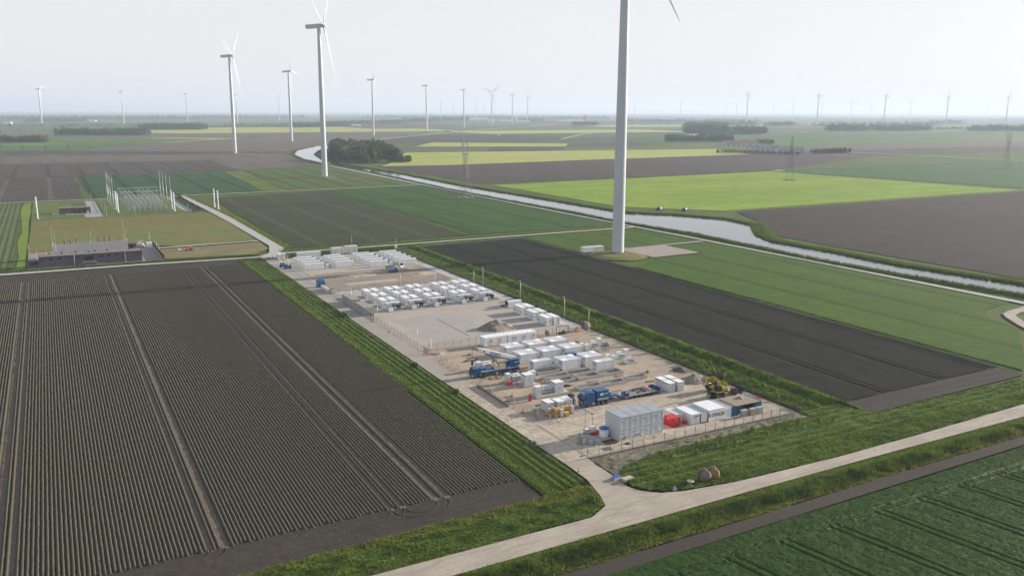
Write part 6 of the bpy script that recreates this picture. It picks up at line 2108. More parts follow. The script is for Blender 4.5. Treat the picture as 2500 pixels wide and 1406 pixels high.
for k, x in enumerate((5.0, 7.9, 10.7, 21.0, 23.6, 26.2)):
    t = empty('power_bushing', (-1.2 + x, 488.5, 0.08))
    tag(t, 'dark ribbed bushing rising above the concrete wall, %s from the left' % ORD[k], 'bushing', 'bushings above the concrete wall')
    MB().box(-0.9, 0.9, -1.4, 1.4, 0, 6.2).build('transformer', m_grey, t)
    prof = [(0.35, 6.2)]
    for q in range(8):
        prof += [(0.42 - q * 0.02, 6.4 + q * 0.4), (0.25, 6.55 + q * 0.4)]
    prof.append((0.05, 9.9 if k < 3 else 10.6))
    MB().lathe(prof, n=10).build('insulator', mat('insulator_brown', (0.10, 0.085, 0.08), 0.35, 0.1), t)
    MB().tube((0, 0, 8.8), (0.8, -1.2, 7.6), 0.06, n=5).build('lead', m_galv, t)


def rod(x, y, h, label, r0=0.10, z=0.05, group='lightning rods of the substations'):
    r = empty('lightning_rod', (x, y, z))
    tag(r, label, 'lightning rod', group)
    MB().tube((0, 0, 0), (0, 0, h * 0.6), r0, r0 * 0.7, n=7).tube((0, 0, h * 0.6), (0, 0, h), r0 * 0.6, r0 * 0.3, n=6).build('pole', m_galv, r)
    MB().lathe([(r0 * 2.5, 0), (r0 * 2.2, 0.35), (r0, 0.4)], n=8).build('base', m_base, r)
    return r


for k, (x, y, h) in enumerate([(-1.6, 483, 18), (-0.4, 457.8 + 25, 15), (16.0, 487.5, 13), (17.6, 486, 10), (31.5, 487, 18), (32.5, 488, 13.5), (7.0, 458.6, 9.5), (29.6, 458.6, 8.8), (-8.8, 474, 7.5), (-4.6, 474, 8.8)]):
    rod(x, y, h, ['thin rod at the left end of the concrete wall, the taller', 'thin rod at the left end of the concrete wall, the shorter', 'thin rod at the middle buttress of the concrete wall, taller',
                  'thin rod at the middle buttress of the concrete wall, shorter', 'tall thin rod near the right end of the concrete wall', 'shorter thin rod at the right end of the concrete wall',
                  'thin rod against the front of the slate building, left', 'thin rod against the front of the slate building, right', 'short thin rod on the brick paving, farthest left', 'short thin rod on the brick paving beside the slate roof'][k], 0.09)
for k, (x, y) in enumerate([(46.0, 511.5), (-13.0, 511), (47.2, 488), (47.2, 478)]):
    r = lamp(x, y, 5.2 if k != 0 else 7.0, 'lamp post of the brick-paved compound, %s' % ['at the far right corner', 'at the far left corner', 'on the right, farther one', 'on the right, nearer one'][k])
r = empty('giant_drum', (40.6, 502.5, 0.1), 0.1)
tag(r, 'huge grey spoked cable drum in the brick-paved compound', 'cable drum')
for s in (-0.9, 0.9):
    mb = MB().lathe([(2.0, s - 0.1), (2.6, s - 0.1), (2.6, s + 0.1), (2.0, s + 0.1), (2.0, s - 0.1)], cx=0, cy=2.6, n=24, axis='Y')
    f = mb.build('flange', m_grey, r)
    f.location.z = 0
    for q in range(4):
        a = math.pi * q / 4
        MB().bar((-2.0 * math.cos(a), s, 2.6 - 2.0 * math.sin(a)), (2.0 * math.cos(a), s, 2.6 + 2.0 * math.sin(a)), 0.2).build('spoke', m_grey, f)
MB().lathe([(1.5, -0.85), (1.5, 0.85)], cx=0, cy=2.6, n=20, axis='Y').build('cable', m_black, r)
plain_unit('white_container', 43.4, 46.4, 501.2, 503.7, 2.9, m_white, m_roofw, 'white container beside the huge drum in the brick-paved compound', 'container', 1, hatch=0)
o = MB().box(0, 3.0, 0, 2.2, 0, 2.4).box(3.3, 4.6, 0.2, 2.0, 0, 2.2).box(-0.1, 3.1, -0.1, 2.3, 2.4, 2.55).build('dark_store', m_dark, None, (34.2, 504.0, 0.08))
tag(o, 'dark open store left of the huge drum', 'store')
o = fence((47.4, 458), (47.4, 511), 'black slatted fence at the right side of the brick-paved compound', 3.3)
for k in range(16):
    MB().box(k * 3.3 + 0.06, k * 3.3 + 3.24, -0.03, -0.01, 0.1, 2.2).build('screen_panel', m_dark, o)
fence((-13.3, 511.2), (47.3, 511.2), 'thin dark fence along the back of the brick-paved compound', 3.0)
r = empty('red_tractor', (61.0, 482.0, 0.08), 0.2)
tag(r, 'small orange-red tractor on the dry grass right of the slate building', 'tractor')
mo = mat('tractor_orange', (0.55, 0.09, 0.02), 0.5, 0.1)
MB().box(0, 1.8, -0.5, 0.5, 0.7, 1.4).build('engine_hood', mo, r)
MB().box(1.8, 3.1, -0.6, 0.6, 0.6, 1.2).box(2.0, 2.9, -0.55, 0.55, 1.2, 2.4).build('operator_cab', mo, r)
for x, rr in ((0.4, 0.45), (2.7, 0.7)):
    for y in (-1.05, 0.7):
        wheel(r, x, y, rr, 0.35)
heap('soil_heap', 57.5, 487, 1.8, 1.5, 1.0, m_spoil2, 'pale sand heap on the dry grass beside the orange tractor', 'soil heap', 15, n=18)
# far compound
r = empty('relay_building', (4.2, 696.3, 0.06))
tag(r, 'low brown building with dark doors on the lawn of the far substation', 'building')
m_brown = mat('brown_brick', (0.12, 0.085, 0.075), 0.8, 0.1)
MB().box(0, 20.4, 0, 8, 0, 3.9).build('wall', m_brown, r)
MB().box(-0.15, 20.55, -0.15, 8.15, 3.9, 4.25).build('roof', m_slroof, r)
for x, w in ((8.6, 1.6), (11.5, 2.6), (15.0, 2.6)):
    MB().box(x, x + w, -0.08, 0.0, 0.1, 3.0).build('door', m_dark, r)
MB().box(17.6, 19.2, -0.9, -0.05, 0, 1.5).build('outdoor_unit', m_grey, r)
o = MB().box(0, 4.5, 0, 5.5, 0, 0.35).box(0.1, 4.4, 0.1, 5.4, 0.35, 0.4).build('terrace', m_cwall, None, (-0.6, 696.0, 0.05))
tag(o, 'grey concrete terrace at the left end of the brown building', 'terrace')
for k, (x, y, h) in enumerate([(41, 781, 24.5), (41, 763.5, 24.5), (41.2, 743, 24.5), (41.2, 714, 24.5), (84.6, 806, 22.5), (84.6, 784, 22.5), (84.2, 757, 22.5), (83.7, 727, 22.5)]):
    rod(x, y, h, 'tall pale lightning mast of the %s row at the far substation, %s from the front' % (side[k // 4], ORD[3 - k % 4]), 0.26, group='tall lightning masts of the far substation')
m_tube = mat('tube_white', (0.56, 0.58, 0.60), 0.45, 0.05)
for k, (x, y, h) in enumerate([(-9.6, 672, 15.2), (42.3, 689.6, 14.1), (42.4, 708, 14.1), (80.0, 694, 14.1), (80.0, 679.3, 14.1), (110.7, 691.7, 14.4), (110.8, 676, 14.4)]):
    r = empty('cable_tower', (x, y, 0.05))
    tag(r, ['thick white cable tower alone at the left edge of the far substation', 'thick white cable tower, front one left of the switchyard', 'thick white cable tower, back one left of the switchyard',
            'thick white cable tower, back one right of the switchyard', 'thick white cable tower, front one right of the switchyard', 'thick white cable tower by the lane, back one of two', 'thick white cable tower by the lane, front one of two'][k],
        'cable tower', 'thick white cable towers')
    MB().lathe([(0.7, 0), (0.6, 0.5), (0.52, h * 0.5), (0.48, h), (0.001, h + 0.1)], n=14).build('shaft', m_tube, r)
    MB().lathe([(1.1, 0), (1.1, 0.3), (0.85, 0.32)], n=14).build('base', m_base, r)
    for z in (h - 1.2, h - 2.2):
        MB().lathe([(0.62, z), (0.72, z + 0.05), (0.72, z + 0.25), (0.62, z + 0.3)], n=14).build('collar', m_galv, r)
# switchyard: busbar rows on tall supports, equipment posts below
for i, x in enumerate((50, 53.4, 56.8, 64.5, 67.9, 71.3)):
    r = empty('busbar_row', (x, 690, 0.05))
    tag(r, 'high tubular busbar on slim supports in the switchyard, %s from the left' % ORD[i], 'busbar', 'busbars of the switchyard')
    MB().tube((0, 0, 9.2), (0, 88, 9.2), 0.14, n=6).build('busbar', m_galv, r)
    for q in range(8):
        y = 2 + q * 12
        if y > 87:
            break
        s = MB().bar((0, y, 0), (0, y, 7.4), 0.2).build('support', m_galv, r)
        MB().lathe([(0.14, 7.4), (0.2, 7.7), (0.12, 7.9), (0.2, 8.2), (0.12, 8.4), (0.2, 8.7), (0.1, 9.1)], cx=0, cy=y, n=7).build('insulator', m_seam, s)


def yard_post():
    r = empty('yard_apparatus')
    MB().bar((-0.5, 0, 0), (-0.5, 0, 2.6), 0.14).bar((0.5, 0, 0), (0.5, 0, 2.6), 0.14).box(-0.8, 0.8, -0.2, 0.2, 2.6, 2.8).build('support', m_galv, r)
    for x in (-0.6, 0.0, 0.6):
        MB().lathe([(0.1, 2.8), (0.18, 3.1), (0.1, 3.3), (0.18, 3.6), (0.1, 3.8), (0.16, 4.1), (0.06, 4.6)], cx=x, n=7).build('insulator', m_seam, r)
    MB().tube((-0.7, 0, 4.6), (0.7, 0, 4.6), 0.06, n=5).build('contact_arm', m_galv, r)
    MB().box(-0.35, 0.35, -0.3, 0.3, 0.3, 1.5).build('drive_box', m_steel, r)
    return r


yp = yard_post()
for i in range(8):
    for j in range(9):
        place(yp, 49.5 + i * 3.6, 684 + j * 10.5, 0.05, 0, 'switch apparatus of the far yard, column %s from the left, row %s from the front' % (ORD[i], ORD[j]), 'switchgear', 'switchgear of the far yard')
for k, (y, x0, x1) in enumerate([(700, 48, 76), (735, 48, 78), (770, 48, 78)]):
    r = empty('yard_gantry', (x0, y, 0.05))
    tag(r, 'lattice cross gantry of the switchyard, %s from the front' % ORD[k], 'gantry', 'gantries of the switchyard')
    L = x1 - x0
    for x in (0, L / 2, L):
        mb = MB()
        for s in (-0.4, 0.4):
            mb.bar((x + s, 0, 0), (x, 0, 11.5), 0.14)
        for q in range(6):
            z = 1 + q * 1.7
            mb.bar((x - 0.4 + q * 0.05, 0, z), (x + 0.35 - q * 0.05, 0, z + 1.4), 0.08)
        mb.build('gantry_leg', m_galv, r)
    mb = MB().bar((0, -0.3, 10.6), (L, -0.3, 10.6), 0.12).bar((0, 0.3, 10.6), (L, 0.3, 10.6), 0.12).bar((0, 0, 11.3), (L, 0, 11.3), 0.12)
    for q in range(14):
        mb.bar((q * L / 14, -0.3, 10.6), ((q + 1) * L / 14, 0, 11.3), 0.07)
    mb.build('gantry_beam', m_galv, r)
fence((-13.4, 666), (93, 667), 'thin wire fence along the near side of the far substation', 4.5)
o = fence((97.2, 670), (97.2, 795), 'dark slatted fence along the right side of the far substation', 5.0)
for k in range(25):
    MB().box(k * 5.0 + 0.06, k * 5.0 + 4.94, -0.03, -0.01, 0.1, 2.1).build('screen_panel', m_dark, o)
for k, (x, y) in enumerate([(33.5, 668), (52, 668), (88, 668), (96.5, 690), (96.5, 720), (96.5, 750), (34, 700), (33, 720), (29, 786)]):
    lamp(x, y, 6.5, 'lamp post of the far substation, %s from the front left going round' % ORD[k])
o = heap('dark_heap', 92.6, 669.5, 1.6, 1.2, 1.6, m_dark, 'dark round bundle at the near right corner of the far substation', 'bundle', 19, n=14)


# ---------------------------------------------------------------- wind turbines
m_tw = mat('turbine_white', (0.50, 0.53, 0.57), 0.4, 0.03, 0.05)
m_tband = mat('turbine_band', (0.12, 0.14, 0.20), 0.5, 0.03)


def loft_blade(R):
    mb = MB()
    st = [(1.2, 1.6, 1.6, 0), (4.0, 1.7, 1.6, 4), (9.0, 3.0, 1.2, 14), (15.0, 4.0, 0.95, 12), (25, 3.4, 0.7, 8), (38, 2.5, 0.45, 5), (52, 1.7, 0.28, 2), (66, 1.0, 0.15, 0), (73, 0.55, 0.08, -1), (75, 0.12, 0.03, -1)]
    n = 10
    vs = []
    for z, ch, th, tw in st:
        z *= R / 75
        a0 = math.radians(tw)
        bend = 2.2 * (z / R) ** 2
        for i in range(n):
            t = 2 * math.pi * i / n
            u, v = math.cos(t) * ch / 2 + (0.12 * ch if z > 5 else 0), math.sin(t) * th / 2
            vs.append((u * math.cos(a0) - v * math.sin(a0), u * math.sin(a0) + v * math.cos(a0) + bend, z))
    fs = [(k * n + i, k * n + (i + 1) % n, (k + 1) * n + (i + 1) % n, (k + 1) * n + i) for k in range(len(st) - 1) for i in range(n)]
    fs.append(tuple(range((len(st) - 1) * n, len(st) * n)))
    mb.add(vs, fs, True)
    return mb


HUB, RB = 164.0, 75.0
me_blade = loft_blade(RB).mesh('blade', m_tw)
me_tower = MB().lathe([(3.15, 0), (3.1, 20), (2.95, 50), (2.6, 90), (2.2, 130), (1.85, HUB - 2.2)], n=32).mesh('tower', m_tw)
me_band = MB().lathe([(3.17, 0.5), (3.17, 1.1)], n=32).mesh('foot_band', m_tband)
me_nac = MB()
prof = [(-14.2, 1.9), (-14.2, -1.4), (-13.6, -2.1), (1.5, -2.3), (3.0, -1.8), (3.2, 0), (3.0, 1.7), (1.0, 2.1)]
me_nac.add([(-2.0, x, z) for x, z in prof] + [(2.0, x, z) for x, z in prof],
           [tuple(range(8)), tuple(range(15, 7, -1))] + [(i, i + 8, (i + 1) % 8 + 8, (i + 1) % 8) for i in range(8)])
me_nac = me_nac.mesh('nacelle', m_tw)
me_mast = MB().tube((0, -12, 1.9), (0, -12, 4.2), 0.12, n=5).box(-0.8, 0.8, -12.6, -11.6, 1.9, 2.7).mesh('wind_sensor', m_steel)
me_hub = MB().lathe([(1.4, 3.0), (2.0, 3.6), (2.1, 5.0), (1.8, 6.4), (1.0, 7.4), (0.001, 7.7)], n=16, axis='Y').mesh('hub', m_tw)


def turbine(x, y, yaw, phi, label, hub=HUB, group='wind turbines of the polder', foot=False, detail=True):
    r = empty('wind_turbine', (x, y, 0))
    tag(r, label, 'wind turbine', group)
    s = hub / HUB
    t = link('tower', me_tower, r)
    t.scale = (1, 1, s)
    if foot:
        link('foot_band', me_band, t)
        MB().lathe([(4.2, 0), (4.2, 0.35), (3.2, 0.4)], n=32).build('foundation_ring', m_cwall, r)
        for z, rr in ((22.0, 3.09), (50.0, 2.95), (90.0, 2.60), (130.0, 2.20)):
            MB().lathe([(rr, z - 0.12), (rr + 0.035, z - 0.08), (rr + 0.035, z + 0.08), (rr, z + 0.12)], n=32).build('flange_ring', m_grey, t)
        MB().box(2.95, 3.25, -0.6, 0.6, 2.6, 4.8).build('door', m_grey, t)
    y_ = math.radians(yaw)
    tilt = Matrix.Rotation(math.radians(5), 4, 'X')
    base = Matrix.Translation((0, 0, hub)) @ Matrix.Rotation(-y_, 4, 'Z') @ tilt
    nc = link('nacelle', me_nac, r)
    nc.matrix_local = base
    if detail:
        link('wind_sensor', me_mast, nc)
    hb = link('hub', me_hub, r)
    hb.matrix_local = base
    for k in range(3):
        b_ = link('blade', me_blade, r)
        b_.matrix_local = base @ Matrix.Translation((0, 5.2, 0)) @ Matrix.Rotation(math.radians(-phi - 120 * k), 4, 'Y') @ Matrix.Rotation(math.radians(-2.5), 4, 'X')
    return r


turbine(261.6, 367.8, 115, 225.5, 'giant pale turbine tower in the right middle, top cut off by the frame', foot=True)
turbine(274.2, 955.7, 118, 45, 'second largest turbine, its foot beside the canal and dark copse', foot=True)
turbine(288.7, 1553.0, 116, 49, 'tall turbine left of the canal bend, third largest')
turbine(522.0, 2089.8, 116, -26, 'turbine between the two tallest ones on the left, beyond the canal bend')
turbine(875.3, 2510.8, 116, -22, 'turbine right of the dark copse, first of the row running right')
turbine(1252.2, 2997.0, 116, 20, 'turbine second in the row running right from the copse')
turbine(1650.7, 3521.2, 112, 10, 'turbine above the lattice pylon, third in the row running right')
turbine(2014.9, 3963.6, 60, 70, 'turbine with blades spread in a flat V, fourth in the row')
turbine(2390, 4440, 112, 15, 'turbine fifth in the row running right, slim and pale')
turbine(2720, 4850, 112, 30, 'turbine sixth and last in the row running right')
turbine(-5.8, 4496.5, 120, -46, 'turbine farthest left in the picture, above the far woods')
turbine(374.9, 5017.3, 118, -20, 'far turbine second from the left edge')
turbine(725, 5250, 118, 45, 'far turbine third from the left edge, left of the third largest')
turbine(1060, 5560, 118, 0, 'small far turbine just right of the third largest tower')
turbine(1400, 5900, 118, 12, 'small far turbine left of the tower beyond the canal bend')


def by_hub(px_list, yaw, group, word):
    for k, (x, y, phi, lab) in enumerate(px_list):
        turbine(x, y, yaw, phi, lab, group=group, detail=False)


FARR = [
    (3387.8, 3592.7), (3788.1, 3465.7), (4244.9, 3393.6), (4702.6, 3325.7), (5089.2, 3205.3),
    (5391.5, 6613.8), (5840.3, 6336.1), (7721.9, 8575), (7908.9, 7934), (6294.8, 6058.8), (8092.5, 7343.6), (6938.6, 5934), (8536.1, 7013.3), (6885.8, 5230.8), (11918.4, 7803.3), (5985.6, 8162.5),
    (3307.2, 7571.3), (3936.6, 8668), (3650.4, 7517.8), (4719.8, 9481.3)]
LABR = ['first', 'second', 'third', 'fourth', 'fifth']
for k, (x, y) in enumerate(FARR):
    if k < 5:
        turbine(x, y, 122, [8, 18, 22, 2, -14][k], 'pale turbine of the nearer row on the right, %s from the giant tower' % LABR[k], detail=False)
    elif k < 15:
        turbine(x, y, 120, (k * 37) % 120, 'tiny hazy turbine on the right horizon, %s from the left' % ORD[sorted(range(5, 15), key=lambda q: FARR[q][0] / FARR[q][1]).index(k)], group='tiny hazy turbines on the right horizon', detail=False)
    elif k == 15:
        turbine(x, y, 120, 30, 'tiny hazy turbine just right of the giant tower', detail=False)
    else:
        turbine(x, y, 118, (k * 41) % 120, 'tiny hazy turbine behind the middle row, %s from the left' % ORD[k - 16], group='tiny hazy turbines behind the middle row', detail=False)
# mound, transformer house, stair at the giant tower
gx, gy = np.meshgrid(np.linspace(-1, 1, 40), np.linspace(-1, 1, 40))
dd = np.sqrt(gx ** 2 + gy ** 2)
z = np.clip((1 - dd) * 3.0, 0, 1) * 0.9 + 0.05 * vnoise(gx * 9, gy * 9, 1.0, 4)
v = np.stack([gx * 15, gy * 17, z - 0.08], -1).reshape(-1, 3)
i = np.arange(1600).reshape(40, 40)
f = np.stack([i[:-1, :-1], i[:-1, 1:], i[1:, 1:], i[1:, :-1]], -1).reshape(-1, 4)
f = f[(z.ravel()[f] > 0.03).all(1)]
o = link('grass_mound', np_mesh('grass_mound', v, f, m_lgrass, smooth=True), None, (258.5, 363.5, 0.02))
o['kind'] = 'structure'
for (x, y) in ((274.2, 955.7), (288.7, 1553.0), (522, 2089.8)):
    o = link('grass_mound', np_mesh('grass_mound', v * 0.9, f, m_lgrass, smooth=True), None, (x, y, 0.02))
    o['kind'] = 'structure'
plain_unit('transformer_house', 247.2, 260.2, 378.6, 382.2, 2.7, m_white, m_beige, 'low white transformer house at the foot of the giant tower', 'transformer house', 2, hatch=0)
st_ = empty('tower_stair', (265.0, 367.5, 0.85), 0.0)
tag(st_, 'small steel stair at the foot of the giant tower', 'stair')
MB().bar((0, 0, 2.6), (4.6, -1.2, 0.0), 0.16).bar((0, 1.0, 2.6), (4.6, -0.2, 0.0), 0.16).build('stringer', m_galv, st_)
for q in range(9):
    t = q / 9
    MB().box(4.6 * t - 0.15, 4.6 * t + 0.15, -1.2 * t, 1.0 - 1.2 * t, 2.6 * (1 - t) - 0.05, 2.6 * (1 - t)).build('step', m_galv, st_)
MB().bar((0, 0, 3.6), (4.6, -1.2, 1.0), 0.06).bar((0, 1.0, 3.6), (4.6, -0.2, 1.0), 0.06).build('hand_rail', m_galv, st_)
# irrigation reels across the canal
for k, (x, y) in enumerate([(411.4, 521.6), (425.3, 508.4)]):
    r = empty('irrigation_reel', (x, y, 0.05), 0.2)
    tag(r, 'dark blue irrigation hose reel on the far canal bank, %s of two' % side[k], 'irrigation reel', 'irrigation reels on the far canal bank')
    MB().lathe([(0.4, -0.9), (2.2, -0.9), (2.2, -0.75), (1.9, -0.7), (1.9, 0.7), (2.2, 0.75), (2.2, 0.9), (0.4, 0.9)], cx=0, cy=3.0, n=20, axis='Y').build('hose_drum', mat('reel_blue', (0.015, 0.06, 0.14), 0.5, 0.1), r)
    MB().box(-2.2, 2.4, -0.8, 0.8, 0.6, 0.9).bar((-1.2, -1.0, 0.8), (0, -1.0, 3.0), 0.15).bar((1.2, -1.0, 0.8), (0, -1.0, 3.0), 0.15).build('frame', m_steel, r)
    for q in (-1.2, 1.2):
        wheel(r, q, -1.25, 0.6, 0.3)
        wheel(r, q, 0.95, 0.6, 0.3)
    MB().bar((2.2, 0, 0.9), (4.6, 0, 1.6), 0.12).bar((4.6, 0, 0.2), (4.6, 0, 1.9), 0.1).build('gun_arm', m_galv, r)


# ---------------------------------------------------------------- lattice pylons
m_lat = mat('lattice_grey', (0.09, 0.095, 0.10), 0.55, 0.05, metal=0.2)


def pylon(x, y, s, rz, label, thick=1.0):
    r = empty('lattice_pylon', (x, y, 0), rz)
    tag(r, label, 'pylon', 'lattice pylons of the power line')
    T = 0.2 * thick

    def leg_w(z):
        return 4.2 - (4.2 - 1.25) * min(1, z / 30.0) if z < 30 else 1.25
    mb = MB()
    lv = [0, 7, 13, 18, 22.5, 26.5, 30]
    for sx in (-1, 1):
        for sy in (-1, 1):
            for a, b_ in zip(lv, lv[1:]):
                mb.bar((sx * leg_w(a), sy * leg_w(a), a), (sx * leg_w(b_), sy * leg_w(b_), b_), T * 1.1)
    mb.build('leg', m_lat, r)
    mb = MB()
    for a, b_ in zip(lv, lv[1:]):
        wa, wb = leg_w(a), leg_w(b_)
        for k in (-1, 1):
            mb.bar((-wa, k * wa, a), (wb, k * wb, b_), T * 0.6).bar((wa, k * wa, a), (-wb, k * wb, b_), T * 0.6)
            mb.bar((k * wa, -wa, a), (k * wb, wb, b_), T * 0.6).bar((k * wa, wa, a), (k * wb, -wb, b_), T * 0.6)
            mb.bar((-wb, k * wb, b_), (wb, k * wb, b_), T * 0.6)
    mb.build('bracing', m_lat, r)
    # forked head
    mb = MB()
    for sx in (-1, 1):
        for sy in (-0.8, 0.8):
            mb.bar((sx * 1.2, sy, 30), (sx * 3.2, sy, 38), T).bar((sx * 3.2, sy, 38), (sx * 4.0, sy, 44.5), T)
            mb.bar((sx * 0.2, sy, 30), (sx * 1.9, sy, 38), T * 0.8).bar((sx * 1.9, sy, 38), (sx * 2.6, sy, 44.5), T * 0.8)
            for q in range(5):
                za, zb = 30 + q * 2.9, 30 + (q + 1) * 2.9
                xo = lambda z_: 1.2 + (z_ - 30) * 0.25 if z_ < 38 else 3.2 + (z_ - 38) * 0.12
                xi = lambda z_: 0.2 + (z_ - 30) * 0.21 if z_ < 38 else 1.9 + (z_ - 38) * 0.11
                mb.bar((sx * xo(za), sy, za), (sx * xi(zb), sy, zb), T * 0.5).bar((sx * xi(za), sy, za), (sx * xo(zb), sy, zb), T * 0.5)
    mb.build('fork', m_lat, r)
    for z, w in ((36.5, 5.8), (45.0, 5.8)):
        mb = MB()
        for sy in (-0.8, 0.8):
            mb.bar((-w, 0, z), (-w * 0.4, sy, z + 1.0), T * 0.7).bar((w, 0, z), (w * 0.4, sy, z + 1.0), T * 0.7)
            mb.bar((-w, 0, z), (w, 0, z), T * 0.8).bar((-w * 0.4, sy, z + 1.0), (w * 0.4, sy, z + 1.0), T * 0.8).bar((-w, sy * 0.4, z), (w, sy * 0.4, z), T * 0.7)
        for q in range(10):
            xa, xb = -w + q * w / 5, -w + (q + 1) * w / 5
            mb.bar((xa, 0, z), (xb, 0.5 if q % 2 else -0.5, z + 0.9), T * 0.5)
        mb.build('cross_arm', m_lat, r)
        for xx in (-w + 0.3, -w * 0.45, w * 0.45, w - 0.3):
            MB().tube((xx, 0, z), (xx, 0, z - 3.0), 0.12, n=5).build('insulator', m_seam, r)
    for sx in (-1, 1):
        mb = MB()
        for sy in (-0.8, 0.8):
            mb.bar((sx * 4.0, sy, 44.5), (sx * 5.2, 0, 52.5), T * 0.9).bar((sx * 2.6, sy, 45.5), (sx * 5.2, 0, 52.5), T * 0.8)
        for q in range(4):
            t = q / 4
            mb.bar((sx * (4.0 + 1.2 * t), 0.5, 44.5 + 8 * t), (sx * (2.8 + 2.2 * (t + 0.2)), -0.4, 46 + 8 * t), T * 0.5)
        mb.build('earth_peak', m_lat, r)
    for sx in (-1, 1):
        for sy in (-1, 1):
            MB().box(sx * 4.2 - 0.7, sx * 4.2 + 0.7, sy * 4.2 - 0.7, sy * 4.2 + 0.7, 0, 0.5).build('footing', m_base, r)
    r.scale = (s, s, s)
    return r


pylon(318.7, 677.6, 1.0, 0.55, 'dark lattice pylon standing by the canal in the middle distance')
pylon(720.9, 692.1, 0.93, 0.9, 'lattice pylon in the bright green field on the right', 0.62)
pylon(1125.5, 701.8, 0.93, 1.1, 'hazy lattice pylon at the right edge of the picture', 0.55)
for (x, y, mm) in ((318.7, 677.6, 'soil_beige'), (720.9, 692.1, 'green_b'), (1125.5, 701.8, 'green_b')):
    sheet('pylon_patch', [(x + 7.5 * math.cos(a), y + 7.5 * math.sin(a)) for a in np.linspace(0, 2 * math.pi, 14)[:-1]], 0.06, PAL[mm])


# ---------------------------------------------------------------- trees and woods
m_crown = leaf_mat('crown_dark', (0.046, 0.082, 0.022), (0.080, 0.118, 0.032), 0.12)
m_crown2 = leaf_mat('crown_mid', (0.058, 0.088, 0.034), (0.09, 0.12, 0.045), 0.08)
m_bark = mat('bark', (0.09, 0.075, 0.06), 0.9, 0.2)


def crown_arrays(h, rad, n, size, seed, low=0.15, shape='round'):
    """Leaf clumps scattered through and over an uneven crown."""
    r = np.random.default_rng(seed)
    lob = r.normal(0, 1, (7, 3))
    lob /= np.linalg.norm(lob, axis=1)[:, None]
    d = r.normal(0, 1, (n, 3))
    d /= np.linalg.norm(d, axis=1)[:, None]
    bump = 0.78 + 0.30 * np.max(np.clip(d @ lob.T, 0, 1) ** 4, axis=1)
    rr = bump * (1 - 0.35 * r.random(n) ** 2)
    hz = (h * (1 - low)) / 2
    zc = h * low + hz
    p = np.stack([d[:, 0] * rr * rad, d[:, 1] * rr * rad, zc + d[:, 2] * rr * hz], 1)
    if shape == 'cone':
        k = 1.15 - 0.75 * (p[:, 2] - h * low) / (2 * hz)
        p[:, 0] *= k
        p[:, 1] *= k
    nr = d + r.normal(0, 0.45, (n, 3))
    nr /= np.linalg.norm(nr, axis=1)[:, None]
    up = r.normal(0, 1, (n, 3))
    a = np.cross(nr, up)
    a /= np.linalg.norm(a, axis=1)[:, None] + 1e-9
    b = np.cross(nr, a)
    s = size * r.uniform(0.6, 1.4, n)[:, None]
    v = np.stack([p - a * s - b * s * 0.5, p + a * s * 0.7 - b * s, p + a * s + b * s * 0.6, p - a * s * 0.6 + b * s], 1).reshape(-1, 3)
    f = np.arange(n * 4).reshape(n, 4)
    return v, f


CROWNS, TRUNKS = [], []
for k in range(6):
    h, rad = 10.0, 3.6 + 0.5 * (k % 3)
    v, f = crown_arrays(h, rad, 420, 0.62, 100 + k, 0.08, 'round' if k % 2 else 'cone')
    CROWNS.append(np_mesh('crown', v, f, m_crown if k % 3 else m_crown2))
for k in range(2):
    mb = MB().tube((0, 0, -0.2), (0.1, 0, 3.5), 0.32, 0.2, n=7).tube((0.1, 0, 3.4), (0.7, 0.3, 6.5), 0.2, 0.08, n=6).tube((0.1, 0, 3.0), (-0.8, -0.2, 6.0), 0.16, 0.06, n=6)
    TRUNKS.append(mb.mesh('trunk', m_bark))
rt = random.Random(3)


def tree(x, y, h, wide, label, group, k=None):
    r = empty('tree', (x, y, 0), rt.uniform(0, 6.28))
    tag(r, label, 'tree', group)
    k = rt.randrange(6) if k is None else k
    c = link('crown', CROWNS[k], r)
    c.scale = (h / 10 * wide, h / 10 * wide, h / 10)
    t = link('trunk', TRUNKS[k % 2], r)
    t.scale = (h / 10, h / 10, h / 10)
    return r


def fill(poly, n, seed):
    rg = random.Random(seed)
    xs, ys = [p[0] for p in poly], [p[1] for p in poly]
    pts = []
    tries = 0
    while len(pts) < n and tries < 20000:
        tries += 1
        x, y = rg.uniform(min(xs), max(xs)), rg.uniform(min(ys), max(ys))
        if in_poly(np.array([x]), np.array([y]), poly)[0] and all((x - a) ** 2 + (y - b) ** 2 > 30 for a, b in pts):
            pts.append((x, y))
    return pts


# the dark copse beside the canal bend
copse = [(372, 1225), (395, 1192), (455, 1188), (470, 1235), (560, 1560), (500, 1640), (440, 1500), (400, 1340)]
for x, y in fill(copse, 105, 2):
    tree(x, y, rt.uniform(17, 24), 0.95, 'dark leafy tree of the dense copse beside the canal bend', 'trees of the copse by the canal')
for x, y in [(rt.uniform(395, 470), rt.uniform(1180, 1190)) for _ in range(22)] + [(rt.uniform(366, 376) + k * 2.2, 1215 + k * 12.5) for k in range(14)]:
    tree(x, y, rt.uniform(6, 11), 1.1, 'low bushy tree on the edge of the copse by the canal', 'edge bushes of the copse by the canal')


